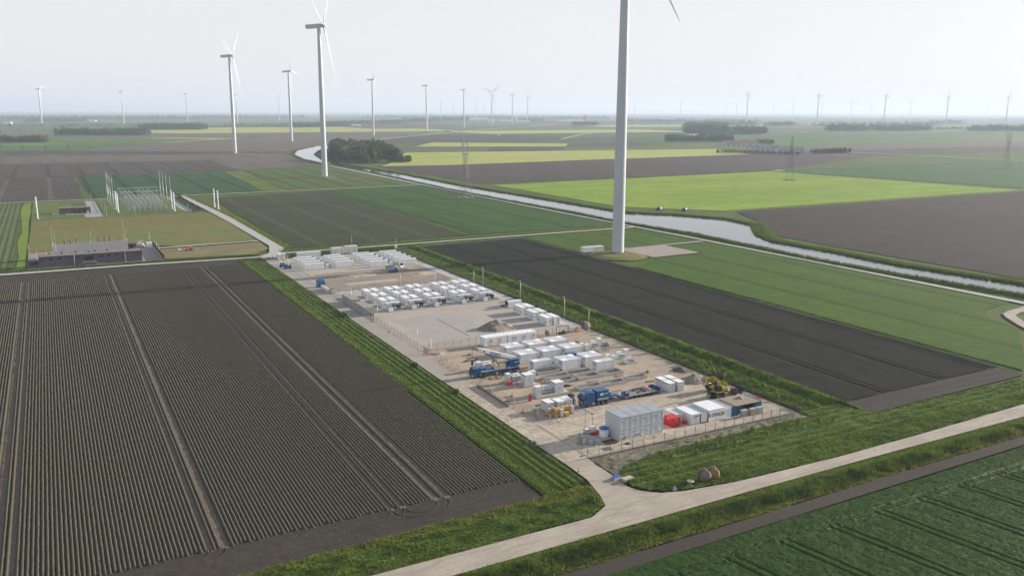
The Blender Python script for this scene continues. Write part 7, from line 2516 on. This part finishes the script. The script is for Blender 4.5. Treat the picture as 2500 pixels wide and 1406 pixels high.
def far_wood(name, segs, label, hmin=13, hmax=20, rows=2, dens=8.0, m=None, seed=1, nleaf=46):
    """A distant belt or clump that reads as one mass."""
    r = np.random.default_rng(seed)
    V, F, o = [], [], 0
    for (xa, ya), (xb, yb_) in segs:
        L = math.hypot(xb - xa, yb_ - ya)
        nx, ny = -(yb_ - ya) / L, (xb - xa) / L
        for q in range(int(L / dens) + 1):
            for w in range(rows):
                t = (q + r.uniform(-0.4, 0.4)) * dens / max(L, 1)
                off = (w + r.uniform(-0.4, 0.4)) * dens * 1.2
                h = r.uniform(hmin, hmax) * 0.82
                v, f = crown_arrays(h, h * r.uniform(0.3, 0.42), nleaf, h * 0.11, int(r.integers(1e6)), 0.02)
                v = v + np.array([xa + (xb - xa) * t + nx * off, ya + (yb_ - ya) * t + ny * off, 0])
                V.append(v)
                F.append(f + o)
                o += len(v)
    ob = link(name, np_mesh(name, np.concatenate(V), np.concatenate(F), m or m_crown2))
    return tag(ob, label, None, None, 'stuff')


def S(a, b_):
    return [(a, b_)]


far_wood('woodland', S((-90.1, 2266.7), (6, 2253)), 'dark clump of trees cut by the left edge', 14, 22, 4, 9, m_crown, 1)
far_wood('woodland', S((32.5, 2850), (255.3, 2760.3)), 'long dark clump of trees left, in front of the tree-lined road', 17, 30, 5, 12, m_crown, 2)
far_wood('woodland', S((317, 3486.5), (547.3, 3476.7)), 'dark clump of trees behind the third largest turbine', 22, 34, 5, 14, m_crown, 3)
far_wood('woodland', S((-85.1, 5801.8), (226, 5813.6)), 'far grey-green wood behind the leftmost turbine', 22, 34, 4, 20, None, 4, 30)
far_wood('woodland', S((-264.4, 7055.2), (1079.4, 6920.8)), 'broad far forest along the left horizon', 28, 42, 6, 32, None, 5, 24)
far_wood('woodland', S((1176.6, 7541.1), (2123.5, 7755.8)), 'far forest along the horizon between the tall turbines', 28, 42, 6, 36, None, 6, 24)
far_wood('woodland', S((943.2, 3765), (1057.8, 3725.5)) + S((1153, 4005), (1302.6, 4070.6)), 'dark woods behind the second largest turbine', 22, 34, 4, 14, None, 7, 34)
far_wood('woodland', S((1404, 4421.4), (1792.7, 4598.3)), 'woods right of the second largest turbine', 22, 34, 4, 18, None, 8, 30)
far_wood('woodland', S((2633.5, 7676.3), (4190.7, 7882.8)), 'hazy forest line behind the middle turbines', 28, 42, 5, 40, None, 9, 22)
far_wood('woodland', S((1998.2, 5055.6), (2246.9, 5184.3)) + S((2411, 5576.9), (2687.4, 5628.6)), 'grey woods at the foot of the third turbine in the row', 26, 44, 4, 20, None, 10, 28)
far_wood('woodland', S((3323.8, 6470.3), (4482, 6410.5)), 'hazy woods around the far village', 26, 44, 5, 34, None, 11, 24)
far_wood('woodland', S((2893.9, 5228.2), (3052.3, 5187.6)) + S((2362.6, 3725.6), (2488.9, 3684.5)), 'two square dark woods in front of the far village', 22, 30, 4, 15, None, 12, 30)
far_wood('woodland', S((3370.8, 4680.6), (4310.7, 4423.8)), 'long hazy tree belt right of the giant tower', 22, 36, 4, 24, None, 13, 28)
far_wood('woodland', S((1861.3, 2215.7), (1978.3, 2169.1)) + S((2368.8, 2813.5), (2510.7, 2761.9)), 'big dark copse in front of the hazy belt, right of the giant tower', 30, 42, 8, 11, m_crown, 14, 46)
far_wood('woodland', S((2026, 2203.9), (2129.3, 2163)), 'dark copse right of the pale farm track', 24, 34, 5, 11, m_crown, 15, 46)
far_wood('woodland', S((1357.4, 1700.8), (1524.8, 1660.2)), 'tree belt around the pale barn left of the farm', 16, 25, 3, 9, m_crown, 16, 46)
far_wood('woodland', S((1073.8, 1210.2), (1161.6, 1088.9)), 'hedge of low trees along the front of the farm barns', 6, 9, 2, 6, m_crown, 17, 46)
far_wood('woodland', S((1216.2, 1111.6), (1314, 1117.6)), 'dark hedge right of the farm barns', 8, 13, 2, 6, m_crown, 18, 46)
far_wood('woodland', S((1455.6, 1513.2), (1472.8, 1478.6)), 'round trees behind the farm barns', 12, 16, 2, 9, m_crown, 19, 46)
far_wood('woodland', S((3151.9, 3468.7), (3304.3, 3419.1)) + S((3267.9, 3305.8), (3415.9, 3256.9)), 'hazy woods behind the farm copses', 22, 34, 3, 16, None, 20, 30)
far_wood('woodland', S((2690.3, 2385.9), (2842.6, 2328.4)), 'hazy dark wood on the right, left one of two', 24, 36, 4, 14, m_crown, 21, 34)
far_wood('woodland', S((2907.1, 2340.7), (3142.2, 2290)), 'hazy dark wood on the right, right one of two', 22, 34, 4, 14, m_crown, 22, 34)
far_wood('woodland', S((3247.2, 2175.9), (3489, 2084.7)), 'hazy tree belt cut by the right edge', 20, 36, 3, 15, m_crown, 23, 34)
far_wood('woodland', S((3513.4, 3224.7), (4183.6, 3003.1)), 'long hazy tree belt behind the two dark woods', 20, 34, 2, 22, None, 24, 28)
far_wood('woodland', S((4874.4, 3514.5), (5074.1, 3454.2)), 'pale distant wood near the right edge', 26, 36, 3, 24, None, 25, 24)
far_wood('woodland', S((5699.6, 5652.2), (7648.6, 4581.1)), 'faint forest line along the right horizon', 18, 28, 3, 44, None, 26, 20)
far_wood('woodland', S((2487.8, 9084.6), (5727.7, 8193.1)) + S((5540.9, 7696.2), (7045.5, 6988.5)), 'faint forest line along the horizon', 18, 27, 4, 60, None, 27, 18)

# avenue trees along the far roads, one by one
avn = 0
for (xa, ya), (xb, yb_), n in [((-165.5, 4338.3), (5.2, 4332.1), 14), ((40.1, 4320.5), (376.8, 4261.6), 32), ((714.3, 4262.1), (863, 4272.2), 14), ((871.4, 4211), (1065.6, 4267.4), 18), ((3390, 2441.7), (3645.2, 2437.8), 18)]:
    for q in range(n):
        t = (q + rt.uniform(0.1, 0.9)) / n
        if rt.random() < 0.12:
            continue
        tree(xa + (xb - xa) * t, ya + (yb_ - ya) * t, rt.uniform(9, 14), 0.9, 'small round roadside tree in the far tree-lined roads', 'roadside trees of the far roads')

# farm and far buildings -----------------------------------------------------------
m_roofred = mat('roof_red', (0.17, 0.095, 0.085), 0.7, 0.1)
m_roofdark = mat('roof_slate', (0.10, 0.11, 0.125), 0.6, 0.08)
m_wallpale = mat('wall_pale', (0.55, 0.52, 0.48), 0.8, 0.06)
m_wallbrick = mat('wall_brick', (0.24, 0.13, 0.10), 0.85, 0.08)


def barn(x, y, L, W, h, roofh, rz, mw_, mr, label, group=None, name='barn', doors=3):
    r = empty(name, (x, y, 0), rz)
    tag(r, label, 'barn' if name == 'barn' else 'building', group)
    MB().box(0, L, 0, W, 0, h).build('wall', mw_, r)
    g = MB()
    for xx in (0.02, L - 0.02):
        g.add([(xx, 0, h), (xx, W, h), (xx, W / 2, h + roofh)], [(0, 1, 2)])
    g.build('gable', mw_, r)
    e = 0.6
    z0 = h - roofh * e / (W / 2)
    rf_ = MB().add([(-e, -e, z0), (L + e, -e, z0), (L + e, W / 2, h + roofh), (-e, W / 2, h + roofh), (L + e, W + e, z0), (-e, W + e, z0),
                   (-e, -e, z0 + 0.25), (L + e, -e, z0 + 0.25), (L + e, W / 2, h + roofh + 0.25), (-e, W / 2, h + roofh + 0.25), (L + e, W + e, z0 + 0.25), (-e, W + e, z0 + 0.25)],
                  [(0, 1, 2, 3), (3, 2, 4, 5), (6, 9, 8, 7), (9, 11, 10, 8), (0, 6, 7, 1), (5, 4, 10, 11), (0, 3, 9, 6), (3, 5, 11, 9), (1, 7, 8, 2), (2, 8, 10, 4)])
    rf_ = rf_.build('roof', mr, r)
    MB().box(-e, L + e, W / 2 - 0.4, W / 2 + 0.4, h + roofh + 0.2, h + roofh + 0.45).build('ridge_cap', m_wallpale, rf_)
    for q in range(doors):
        xx = L * (q + 0.5) / doors
        MB().box(xx - 1.8, xx + 1.8, -0.08, 0, 0, min(3.5, h - 0.3)).build('door', m_roofdark, r)
    return r


(fx, fy) = (1171, 1218.3)
barn(fx, fy, 58, 30, 4.5, 6.5, -0.25, m_wallpale, m_roofdark, 'large dark-roofed barn of the farm, left one', 'dark-roofed barns of the farm')
(fx, fy) = (1181.2, 1161.1)
barn(fx, fy, 52, 28, 4.5, 6.0, -0.25, m_wallpale, m_roofdark, 'large dark-roofed barn of the farm, right one', 'dark-roofed barns of the farm')
(fx, fy) = (1309.8, 1448.5)
barn(fx, fy, 40, 20, 5, 6.5, -0.2, m_wallpale, m_roofred, 'red-roofed farmhouse at the left end of the farm')
(fx, fy) = (1356.2, 1452.5)
barn(fx, fy, 48, 18, 5, 6.0, -0.2, m_wallpale, m_roofred, 'long red-roofed barn behind the dark-roofed barns')
(fx, fy) = (1595.2, 1914)
barn(fx, fy, 42, 20, 5, 6.0, 0.1, m_wallpale, mat('roof_pale_pink', (0.42, 0.33, 0.31), 0.7, 0.05), 'pale pink-roofed barn inside the tree belt left of the farm')
far_b = [(40, 14, 22, 'tall white block beside the flat V turbine'), (70, 20, 9, 'long white hall of the far village, left'), (90, 24, 8, 'long low hall behind the fifth turbine of the row'),
         (50, 18, 9, 'white hall in the middle of the far village'), (130, 25, 12, 'long white hall at the right end of the far village'), (12, 12, 45, 'thin reddish tower of the far village'),
         (130, 30, 10, 'pale long shed right of the giant tower'), (100, 20, 7, 'lower pale shed right of the giant tower'), (40, 15, 8, 'white farm building at the left edge'),
         (40, 15, 8, 'small white house right of the leftmost far wood'), (26, 12, 5, 'white farmhouse inside the dark clump'), (40, 14, 7, 'white house right of the second largest turbine'),
         (24, 10, 5, 'small brown shed by the winding far road'), (10, 8, 5, 'tiny white hut in the far green field'), (130, 20, 8, 'long pale greenhouse right of the hazy belt')]
FB = [(2477.4, 4924.7), (2857.2, 5467), (2797, 5144), (3207, 5262.5), (3329.7, 5350.6), (3258.3, 5023.9), (3674.3, 5028.5), (3601.1, 4720), (-184.1, 5255.2), (256.4, 6107.7), (495.8, 3696.1), (1291.2, 4016.1), (1247.2, 2831.6), (1174.3, 2275.5), (3800.6, 3533.3)]
for (x, y), (L, W, h, lab) in zip(FB, far_b):
    mm = m_wallbrick if 'reddish' in lab or 'brown' in lab else m_white
    barn(x, y, L, W, h, min(3, W * 0.12), -0.49, mm, m_roofred if 'reddish' in lab else m_wallpale, lab, 'far white buildings', 'building', doors=2)
# the far winding road
def ribbon(name, pts, w, z, m):
    vs = []
    for q, (x, y) in enumerate(pts):
        a = pts[max(0, q - 1)]
        b_ = pts[min(len(pts) - 1, q + 1)]
        d_ = Vector((b_[0] - a[0], b_[1] - a[1])).normalized()
        vs += [(x - d_.y * w / 2, y + d_.x * w / 2, z), (x + d_.y * w / 2, y - d_.x * w / 2, z)]
    o = MB().add(vs, [(2 * q, 2 * q + 1, 2 * q + 3, 2 * q + 2) for q in range(len(pts) - 1)]).build(name, m)
    o['kind'] = 'structure'
    return o


ribbon('far_road', [(556.3, 1905.5), (645.8, 2006.6), (944.3, 2391.3), (1185.8, 2702.6), (1646.9, 3243.6), (2079.4, 3698.7), (2636.4, 4348.9)], 14, 0.12, m_track)
ribbon('far_road', [(1222.1, 1993.6), (1518.6, 2352.1), (1673, 2513.4)], 10, 0.12, m_track)
ribbon('farm_track', [(2894.8, 3199.6), (2128.6, 2336.5), (1555.9, 1679.1), (1425, 1526.5)], 10, 0.12, PAL['green_c'])
ribbon('far_road', [(1326.7, 1129.5), (1342.8, 989.8), (1344.1, 810.1)], 7, 0.12, m_track)
ribbon('ditch', [(-68.4, 1670.6), (113.7, 1602), (369.8, 1548.7)], 5, 0.1, mat('ditch_dark', (0.03, 0.04, 0.022), 0.9))


# ---------------------------------------------------------------- grass verges, reeds, young crop
m_gr = leaf_mat('verge_grass', (0.135, 0.205, 0.034), (0.205, 0.260, 0.050), 0.35, 0.7, 0.25)
m_gr_dark = leaf_mat('verge_grass_dark', (0.075, 0.125, 0.026), (0.120, 0.175, 0.036), 0.30, 0.7, 0.25)
m_gr_dry = leaf_mat('verge_grass_dry', (0.31, 0.27, 0.06), (0.23, 0.22, 0.06), 0.5, 0.75, 0.25)
m_reed = leaf_mat('reeds', (0.062, 0.100, 0.026), (0.110, 0.145, 0.040), 0.30, 0.7, 0.2)
m_crop = leaf_mat('crop_leaves', (0.027, 0.068, 0.009), (0.045, 0.098, 0.014), 0.45, 0.65, 0.2)


def tufts(x, y, z, h, w, seed, blades=3, lean=0.35):
    """Blade triangles: arrays of points -> vertices and triangle indices."""
    r = np.random.default_rng(seed)
    n = len(x)
    x, y, z, h, w = (np.repeat(np.asarray(a, float) * np.ones(n), blades) for a in (x, y, z, h, w))
    m = n * blades
    a = r.uniform(0, 2 * np.pi, m)
    ox, oy = r.normal(0, 0.10, m), r.normal(0, 0.10, m)
    lx, ly = r.normal(0, lean, m) * h, r.normal(0, lean, m) * h
    hh = h * r.uniform(0.6, 1.15, m)
    ca, sa = np.cos(a) * w / 2, np.sin(a) * w / 2
    v = np.empty((m, 3, 3))
    v[:, 0] = np.stack([x + ox - ca, y + oy - sa, z - 0.03], 1)
    v[:, 1] = np.stack([x + ox + ca, y + oy + sa, z - 0.03], 1)
    v[:, 2] = np.stack([x + ox + lx, y + oy + ly, z + hh], 1)
    return v.reshape(-1, 3), np.arange(m * 3).reshape(m, 3)


def verge(name, poly, label, relief, dens, hfun, mats, seed, cell=0.6, wid=0.16, mixfun=None, z0=0.0, blades=3, lean=0.35):
    xs, ys = np.array([p[0] for p in poly]), np.array([p[1] for p in poly])
    nx, ny = int((xs.max() - xs.min()) / cell) + 2, int((ys.max() - ys.min()) / cell) + 2
    gx, gy = np.meshgrid(np.linspace(xs.min(), xs.max(), nx), np.linspace(ys.min(), ys.max(), ny))
    gz = z0 + relief(gx, gy)
    i = np.arange(nx * ny).reshape(ny, nx)
    f = np.stack([i[:-1, :-1], i[:-1, 1:], i[1:, 1:], i[1:, :-1]], -1).reshape(-1, 4)
    cx, cy_ = gx.ravel()[f].mean(1), gy.ravel()[f].mean(1)
    f = f[in_poly(cx, cy_, poly)]
    V = np.stack([gx, gy, gz], -1).reshape(-1, 3)
    base = np_mesh(name, V, f, mats[0], smooth=True)
    o = link(name, base)
    tag(o, label, None, None, 'stuff')
    r = np.random.default_rng(seed)
    area = (xs.max() - xs.min()) * (ys.max() - ys.min())
    n = int(area * dens)
    px_, py_ = r.uniform(xs.min(), xs.max(), n), r.uniform(ys.min(), ys.max(), n)
    dist = np.hypot(px_, py_)
    keep = in_poly(px_, py_, poly) & (r.random(n) < np.clip((165 / dist) ** 1.6, 0, 1))
    px_, py_, dist = px_[keep], py_[keep], dist[keep]
    sc = np.clip(dist / 165, 1, 2.2)
    h = hfun(px_, py_) * r.uniform(0.6, 1.3, len(px_))
    ok = h > 0.05
    px_, py_, sc, h = px_[ok], py_[ok], sc[ok], h[ok]
    pz = z0 + relief(px_, py_)
    sel = mixfun(px_, py_, r) if mixfun else (vnoise(px_, py_, 2.5, seed + 5) + r.normal(0, 0.15, len(px_)) > 0.5).astype(int)
    for q in range(len(mats)):
        k = sel == q
        if k.sum() == 0:
            continue
        v, t = tufts(px_[k], py_[k], pz[k], h[k], wid * sc[k], seed + q, blades, lean)
        tag(link('grass_tufts', np_mesh('grass_tufts', v, t, mats[q]), o), None, None, None, 'stuff')
    return o


def rel(amp, s, seed):
    return lambda x, y: amp * vnoise(x, y, s, seed) + amp * 0.5 * vnoise(x, y, s * 0.35, seed + 1)


# strip between the headland and the road
poly = [(-30, 122.5), (40, 122.5), (83, 122.9), (87.8, 125.6), (89.2, 129.8), (90.2, 134.5), (79.6, 134.2), (22, 132.1), (-30, 131.5)]
verge('grass_verge', poly, 'long grass between the bare headland and the farm road, left of the junction',
      lambda x, y: 0.02 + 0.35 * vnoise(x, y, 3.0, 1) * np.clip((y - 122.5) / 2, 0, 1) + 0.12 * np.sin(y * 1.1) ** 2, 13,
      lambda x, y: 0.16 + 0.40 * vnoise(x, y, 1.8, 7), [m_gr_dark, m_gr, m_gr_dry], 3,
      mixfun=lambda x, y, r: np.where((y > 130.0) & (r.random(len(x)) < 0.45), 2, (vnoise(x, y, 2.2, 9) + r.normal(0, .2, len(x)) > 0.48).astype(int)))
# planted rows between the potato land and the lane


def rows_relief(x, y):
    t = np.clip((x - 83.4) / 7.6, 0, 1)
    row = np.where(x > 83.6, np.sin((x - 83.4) * np.pi / 1.9) ** 2, 0.35)
    edge = np.clip((91.2 - x) * 2, 0, 1) * np.clip((x - 80.1) * 2, 0, 1)
    return 0.02 + (0.36 * row + 0.2 * vnoise(x, y, 2.0, 12)) * edge


def rows_h(x, y):
    row = np.where(x > 83.6, np.sin((x - 83.4) * np.pi / 1.9) ** 2, 0.8)
    edge = np.where(x > 91.0, 0.5, 1.0)
    return (0.05 + 0.34 * row * (0.6 + 0.6 * vnoise(x, y, 2.5, 14))) * edge


poly = [(79.9, 134.4), (90.0, 136.0), (90.6, 143), (90.7, 300), (90.8, 432), (80.6, 432)]
verge('grass_rows', poly, 'rows of rough grass between the potato ridges and the site lane', rows_relief, 11, rows_h, [m_gr_dark, m_gr], 5,
      cell=0.5, mixfun=lambda x, y, r: ((x < 83.4) | (np.sin((x - 83.4) * np.pi / 1.9) ** 2 > 0.55 + r.normal(0, .15, len(x)))).astype(int))
# grass between the front fence and the road
poly = [(98.0, 128.5), (101.8, 125.2), (106, 123.8), (117.3, 122.3), (147, 121.6), (179, 122.1), (217, 123.5), (300, 123.7), (300, 136), (244, 136.5), (176, 136.5), (174, 146), (160.8, 146), (160.8, 142.3), (130, 141.8), (108, 141.0), (101.5, 138.5), (98.8, 135.5), (97.6, 132.5)]


def front_relief(x, y):
    e = np.clip((y - 121.5) / 2.5, 0, 1)
    return 0.02 + e * (0.30 * vnoise(x, y, 3.0, 22) + 0.16 * np.sin(y * np.pi / 2.6) ** 2) * np.where(x < 176, 1, 0.7)


verge('grass_verge', poly, 'rough grass with brown mown lines between the front fence and the farm road', front_relief, 12,
      lambda x, y: np.where((np.sin(y * np.pi / 2.6) ** 2 < 0.2) & (y > 128), 0.10, 0.16 + 0.34 * vnoise(x, y, 2.0, 23)) * np.where(y < 128, 1.2, 1.0),
      [m_gr_dark, m_gr, m_gr_dry], 8, cell=0.55,
      mixfun=lambda x, y, r: np.where((np.sin(y * np.pi / 2.6) ** 2 < 0.3) & (y > 128) & (x < 176) & (r.random(len(x)) < 0.55), 2, (vnoise(x, y, 6.5, 24) + r.normal(0, .22, len(x)) > 0.38).astype(int)))
# churned grey earth strip along the front fence
m_churn = road_mat('churned_earth', (0.22, 0.195, 0.155), (0.145, 0.13, 0.105), (0.085, 0.085, 0.055))
poly = [(97.6, 132.8), (101.0, 138.2), (108, 140.6), (130, 141.4), (160.9, 141.9), (160.9, 145.9), (97.6, 145.9)]
verge('earth_strip', poly, 'churned grey earth with sparse weeds along the outside of the front fence',
      lambda x, y: 0.04 + 0.35 * vnoise(x, y, 1.2, 31) * np.clip((145.8 - y), 0, 1) * vnoise(x, y, 5, 33), 3.5, lambda x, y: 0.06 + 0.28 * vnoise(x, y, 3, 32),
      [m_churn, m_gr_dry, m_gr_dark], 9, cell=0.3, mixfun=lambda x, y, r: r.integers(1, 3, len(x)))
# reed ditch between road and wheel track
poly = [(30, 108.3), (70, 108.4), (110, 108.9), (140, 109.5), (196, 110.0), (300, 110.2), (300, 117.3), (230, 117.3), (150, 117.2), (118, 117.0), (52, 115.9), (30, 115.8)]


def ditch(x, y):
    t = (y - 108.3) / 8.4
    return 0.03 - 0.55 * np.exp(-((t - 0.35) / 0.16) ** 2) + 0.25 * vnoise(x, y, 2.5, 41) * np.sin(np.clip(t, 0, 1) * np.pi)


verge('reed_ditch', poly, 'tall reeds and grass in the ditch between the farm road and the wheel track', ditch, 16,
      lambda x, y: 0.30 + 0.75 * np.exp(-(((y - 112.4) / 2.6) ** 2)) * (0.5 + 0.8 * vnoise(x, y, 2.6, 43)), [m_reed, m_gr, m_gr_dry], 11, cell=0.55, wid=0.14,
      mixfun=lambda x, y, r: np.where((y < 109.0 + (x - 70) * 0.012) & (r.random(len(x)) < 0.85), 2, np.where((y > 114.6) | (vnoise(x, y, 2.0, 44) + r.normal(0, .2, len(x)) > 0.66), 1, 0)))
# right-hand verge: sapling rows and the dark hedge bank
poly = [(160.9, 146.2), (174.5, 146.2), (176.2, 137), (177.2, 200), (177.3, 300), (177.0, 438), (160.9, 438)]


def right_relief(x, y):
    bank = 0.75 * np.exp(-(((x - 174.4) / 1.5) ** 2)) - 0.5 * np.exp(-(((x - 170.4) / 1.2) ** 2))
    return 0.05 + bank + 0.25 * vnoise(x, y, 2.5, 51) + 0.25 * np.where(x < 169.5, np.sin((x - 160.9) * np.pi / 1.9) ** 2, 0)


verge('grass_verge', poly, 'rough green verge with a grassy bank between the right fence and the dark field', right_relief, 9,
      lambda x, y: 0.3 + 0.45 * vnoise(x, y, 2.2, 52) + 0.35 * np.exp(-(((x - 173.2) / 2.0) ** 2)), [m_gr_dark, m_gr], 13, cell=0.6, wid=0.18)
# saplings in the verges
rs = np.random.default_rng(77)
SAP = []
for k in range(4):
    v, f = crown_arrays(1.7, 0.55, 60, 0.16, 900 + k, 0.15)
    SAP.append(np_mesh('crown', v, f, leaf_mat('sapling_leaves', (0.10, 0.165, 0.030), (0.15, 0.21, 0.045), 0.8, 0.7, 0.25) if k == 0 else MATS['sapling_leaves']))
me_stem = MB().tube((0, 0, 0), (0.03, 0, 1.2), 0.03, 0.015, n=5).mesh('stem', m_bark)
for k in range(110):
    side_r = k < 90
    if side_r:
        x, y = 162.3 + (k % 3) * 2.2 + rs.normal(0, 0.25), 149 + (k // 3) * 5.2 + rs.normal(0, 1.0)
    else:
        x, y = 112 + (k - 90) * 2.7 + rs.normal(0, 0.6), (139.6, 136.8)[k % 2] + rs.normal(0, 0.3)
    o = empty('sapling', (x, y, 0.1), rs.uniform(0, 6))
    tag(o, 'young leafy sapling planted in the verge beyond the right fence' if side_r else 'young leafy sapling planted in the grass before the front fence', 'sapling',
        'saplings beyond the right fence' if side_r else 'saplings before the front fence')
    c = link('crown', SAP[k % 4], o)
    s = rs.uniform(0.7, 1.35)
    c.scale = (s, s, s)
    link('stem', me_stem, o)
# round bushes seen at the lane
for k, (x, y, h, lab) in enumerate([(86.6, 127.6, 1.5, 'dark round bush at the left corner of the road junction'), (89.4, 226, 1.6, 'dark bush at the lane edge opposite the crane'), (90.3, 199, 1.4, 'low bush at the lane edge left of the silt screen'),
                                    (89.6, 297, 2.2, 'dark bush at the lane edge opposite the near grey-green hut'), (161.5, 176.5, 2.6, 'small dark bush at the right fence behind the sand heap'), (159.2, 292, 2.0, 'dark bush at the right fence near a lamp post')]):
    r = empty('bush', (x, y, 0.05))
    tag(r, lab, 'bush')
    v, f = crown_arrays(h, h * 0.75, 260, 0.2, 700 + k, 0.0)
    link('foliage', np_mesh('foliage', v, f, m_gr_dark if k == 0 else m_crown2), r)
    link('stem', me_stem, r)
# reeds on the canal banks
def bank(path, w, off, h, dens, m, seed, label):
    r = np.random.default_rng(seed)
    X, Y = [], []
    for (xa, ya), (xb, yb_) in zip(path, path[1:]):
        L = math.hypot(xb - xa, yb_ - ya)
        d = math.hypot((xa + xb) / 2, (ya + yb_) / 2)
        n = int(L * w * dens * min(1.0, (260 / d) ** 1.3))
        t = r.random(n)
        o_ = off + r.uniform(-w / 2, w / 2, n)
        nx, ny = (yb_ - ya) / L, -(xb - xa) / L
        X.append(xa + (xb - xa) * t + nx * o_)
        Y.append(ya + (yb_ - ya) * t + ny * o_)
    X, Y = np.concatenate(X), np.concatenate(Y)
    d = np.hypot(X, Y)
    v, t = tufts(X, Y, np.zeros(len(X)), h * r.uniform(0.6, 1.2, len(X)), 0.30 * np.clip(d / 250, 1, 4), seed, 3, 0.3)
    o = link('reed_bank', np_mesh('reed_bank', v, t, m))
    return tag(o, label, None, None, 'stuff')


bank(CAN_N, 4.6, 1.6, 1.5, 5.5, m_gr_dark, 61, 'dark reed bank along the far side of the canal')
bank(CAN_N, 5.0, 8.0, 0.9, 3.0, m_gr, 62, 'light grass strip above the far canal bank')
bank(CAN_S, 4.5, -2.2, 1.3, 4.5, m_gr_dark, 63, 'reed bank along the near side of the canal')
# hedge line and field-edge grass
bank([(245.4, 141), (245.4, 332)], 1.2, 0, 0.7, 9, m_gr_dark, 64, 'dark grass edge between the ridged field and the green crop')
bank([(80, 434), (100, 436)], 4, 0, 0.8, 8, m_gr_dark, 65, 'rough grass at the far end of the lane')
bank([(102, 441.5), (177, 441.5)], 7, 0, 0.9, 5, m_gr_dark, 66, 'dark green strip behind the far battery rows')
bank([(112, 457), (330, 457)], 5, 0, 0.7, 5, m_gr, 67, 'grass verge along the far field track')
bank([(-40, 455.5), (92, 451.5)], 4.5, 0, 0.6, 6, m_gr_dark, 68, 'grass verge in front of the slate building')
bank([(112.5, 468), (112.5, 600), (109.5, 760)], 5, 0, 0.5, 4, m_gr, 69, 'grass verge along the lane to the far substation')

# young green crop in the foreground -----------------------------------------------
X0, X1, Y0, Y1 = 66.0, 214.0, 64.0, 105.2
cell = 0.19
nx, ny = int((X1 - X0) / cell), int((Y1 - Y0) / cell)
gx, gy = np.meshgrid(np.linspace(X0, X1, nx), np.linspace(Y0, Y1, ny))


def crop_height(x, y):
    h = 0.46 + 0.10 * vnoise(x, y, 5, 81) + 0.10 * vnoise(x, y, 0.8, 82) + 0.06 * vnoise(x, y, 0.35, 83)
    g = np.zeros_like(x)
    curve = 98.6 + 0.35 * vnoise(x, y * 0, 20, 84)
    for o_ in (-0.95, 0.95):
        g = np.maximum(g, np.exp(-(((y - curve - o_) / 0.17) ** 2)) * 0.75)
    xs_ = x + 0.18 * (y - 98)
    per = 12.15
    m_ = (xs_ - 107.6 + per / 2) % per - per / 2
    below = y < 99.0
    for o_ in (-0.95, 0.95):
        g = np.maximum(g, np.where(below, np.exp(-(((m_ - o_) / 0.21) ** 2)) * 0.92, 0))
    g = np.maximum(g, np.where(below, np.exp(-(((np.abs(m_) - per / 2) / 0.10) ** 2)) * 0.2, 0))
    edge = np.clip((105.0 + (x - 74) * 0.012 - 0.4 - y) / 1.2, 0, 1)
    return h * (1 - g) * edge + 0.03


gz = crop_height(gx, gy)
i = np.arange(nx * ny).reshape(ny, nx)
f = np.stack([i[:-1, :-1], i[:-1, 1:], i[1:, 1:], i[1:, :-1]], -1).reshape(-1, 4)
cp = [(66, 104.3), (74, 104.2), (106, 105.0), (190, 106.2), (214, 106.2), (214, 64), (100, 64)]
f = f[in_poly(gx.ravel()[f].mean(1), gy.ravel()[f].mean(1), cp)]
mi = (gz.ravel()[f].mean(1) < 0.12).astype(int)
o = link('green_crop', np_mesh('green_crop', np.stack([gx, gy, gz], -1).reshape(-1, 3), f, [m_crop, mat('tramline_soil_shaded', (0.038, 0.036, 0.024), 0.95, 0.2)], smooth=True, mi=mi))  # bare tramline soil, coloured extra dark to stand for shade in the grooves
tag(o, 'dense dark green crop with tractor tramlines in the lower right corner', None, None, 'stuff')
r = np.random.default_rng(90)
n = 110000
px_, py_ = r.uniform(66, 200, n), r.uniform(66, 105, n)
k = in_poly(px_, py_, cp) & (px_ < 200)
px_, py_ = px_[k], py_[k]
hz = crop_height(px_, py_)
k = hz > 0.14
px_, py_, hz = px_[k], py_[k], hz[k]
v, t = tufts(px_, py_, hz - 0.05, np.full(len(px_), 0.16), np.full(len(px_), 0.15), 91, 2, 0.6)
tag(link('crop_leaves', np_mesh('crop_leaves', v, t, m_crop), o), None, None, None, 'stuff')
sheet('field', [(300, 64), (300, 106), (214, 106), (214, 64)], 0.3, PAL['green_b'])


# ---------------------------------------------------------------- air
mh = bpy.data.materials.new('haze_air')
mh.use_nodes = True
nt = mh.node_tree
nt.nodes.remove(nt.nodes['Principled BSDF'])
pv = nt.nodes.new('ShaderNodeVolumePrincipled')
pv.inputs['Color'].default_value = (0.72, 0.84, 1.0, 1)
pv.inputs['Density'].default_value = HAZE_DENSITY
pv.inputs['Anisotropy'].default_value = 0.15
nt.links.new(pv.outputs[0], nt.nodes['Material Output'].inputs['Volume'])
o = MB().box(-9400, 30400, -3400, 30400, -1.4, 252).build('haze', mh)
tag(o, 'thin pale haze lying over the whole polder', None, None, 'stuff')
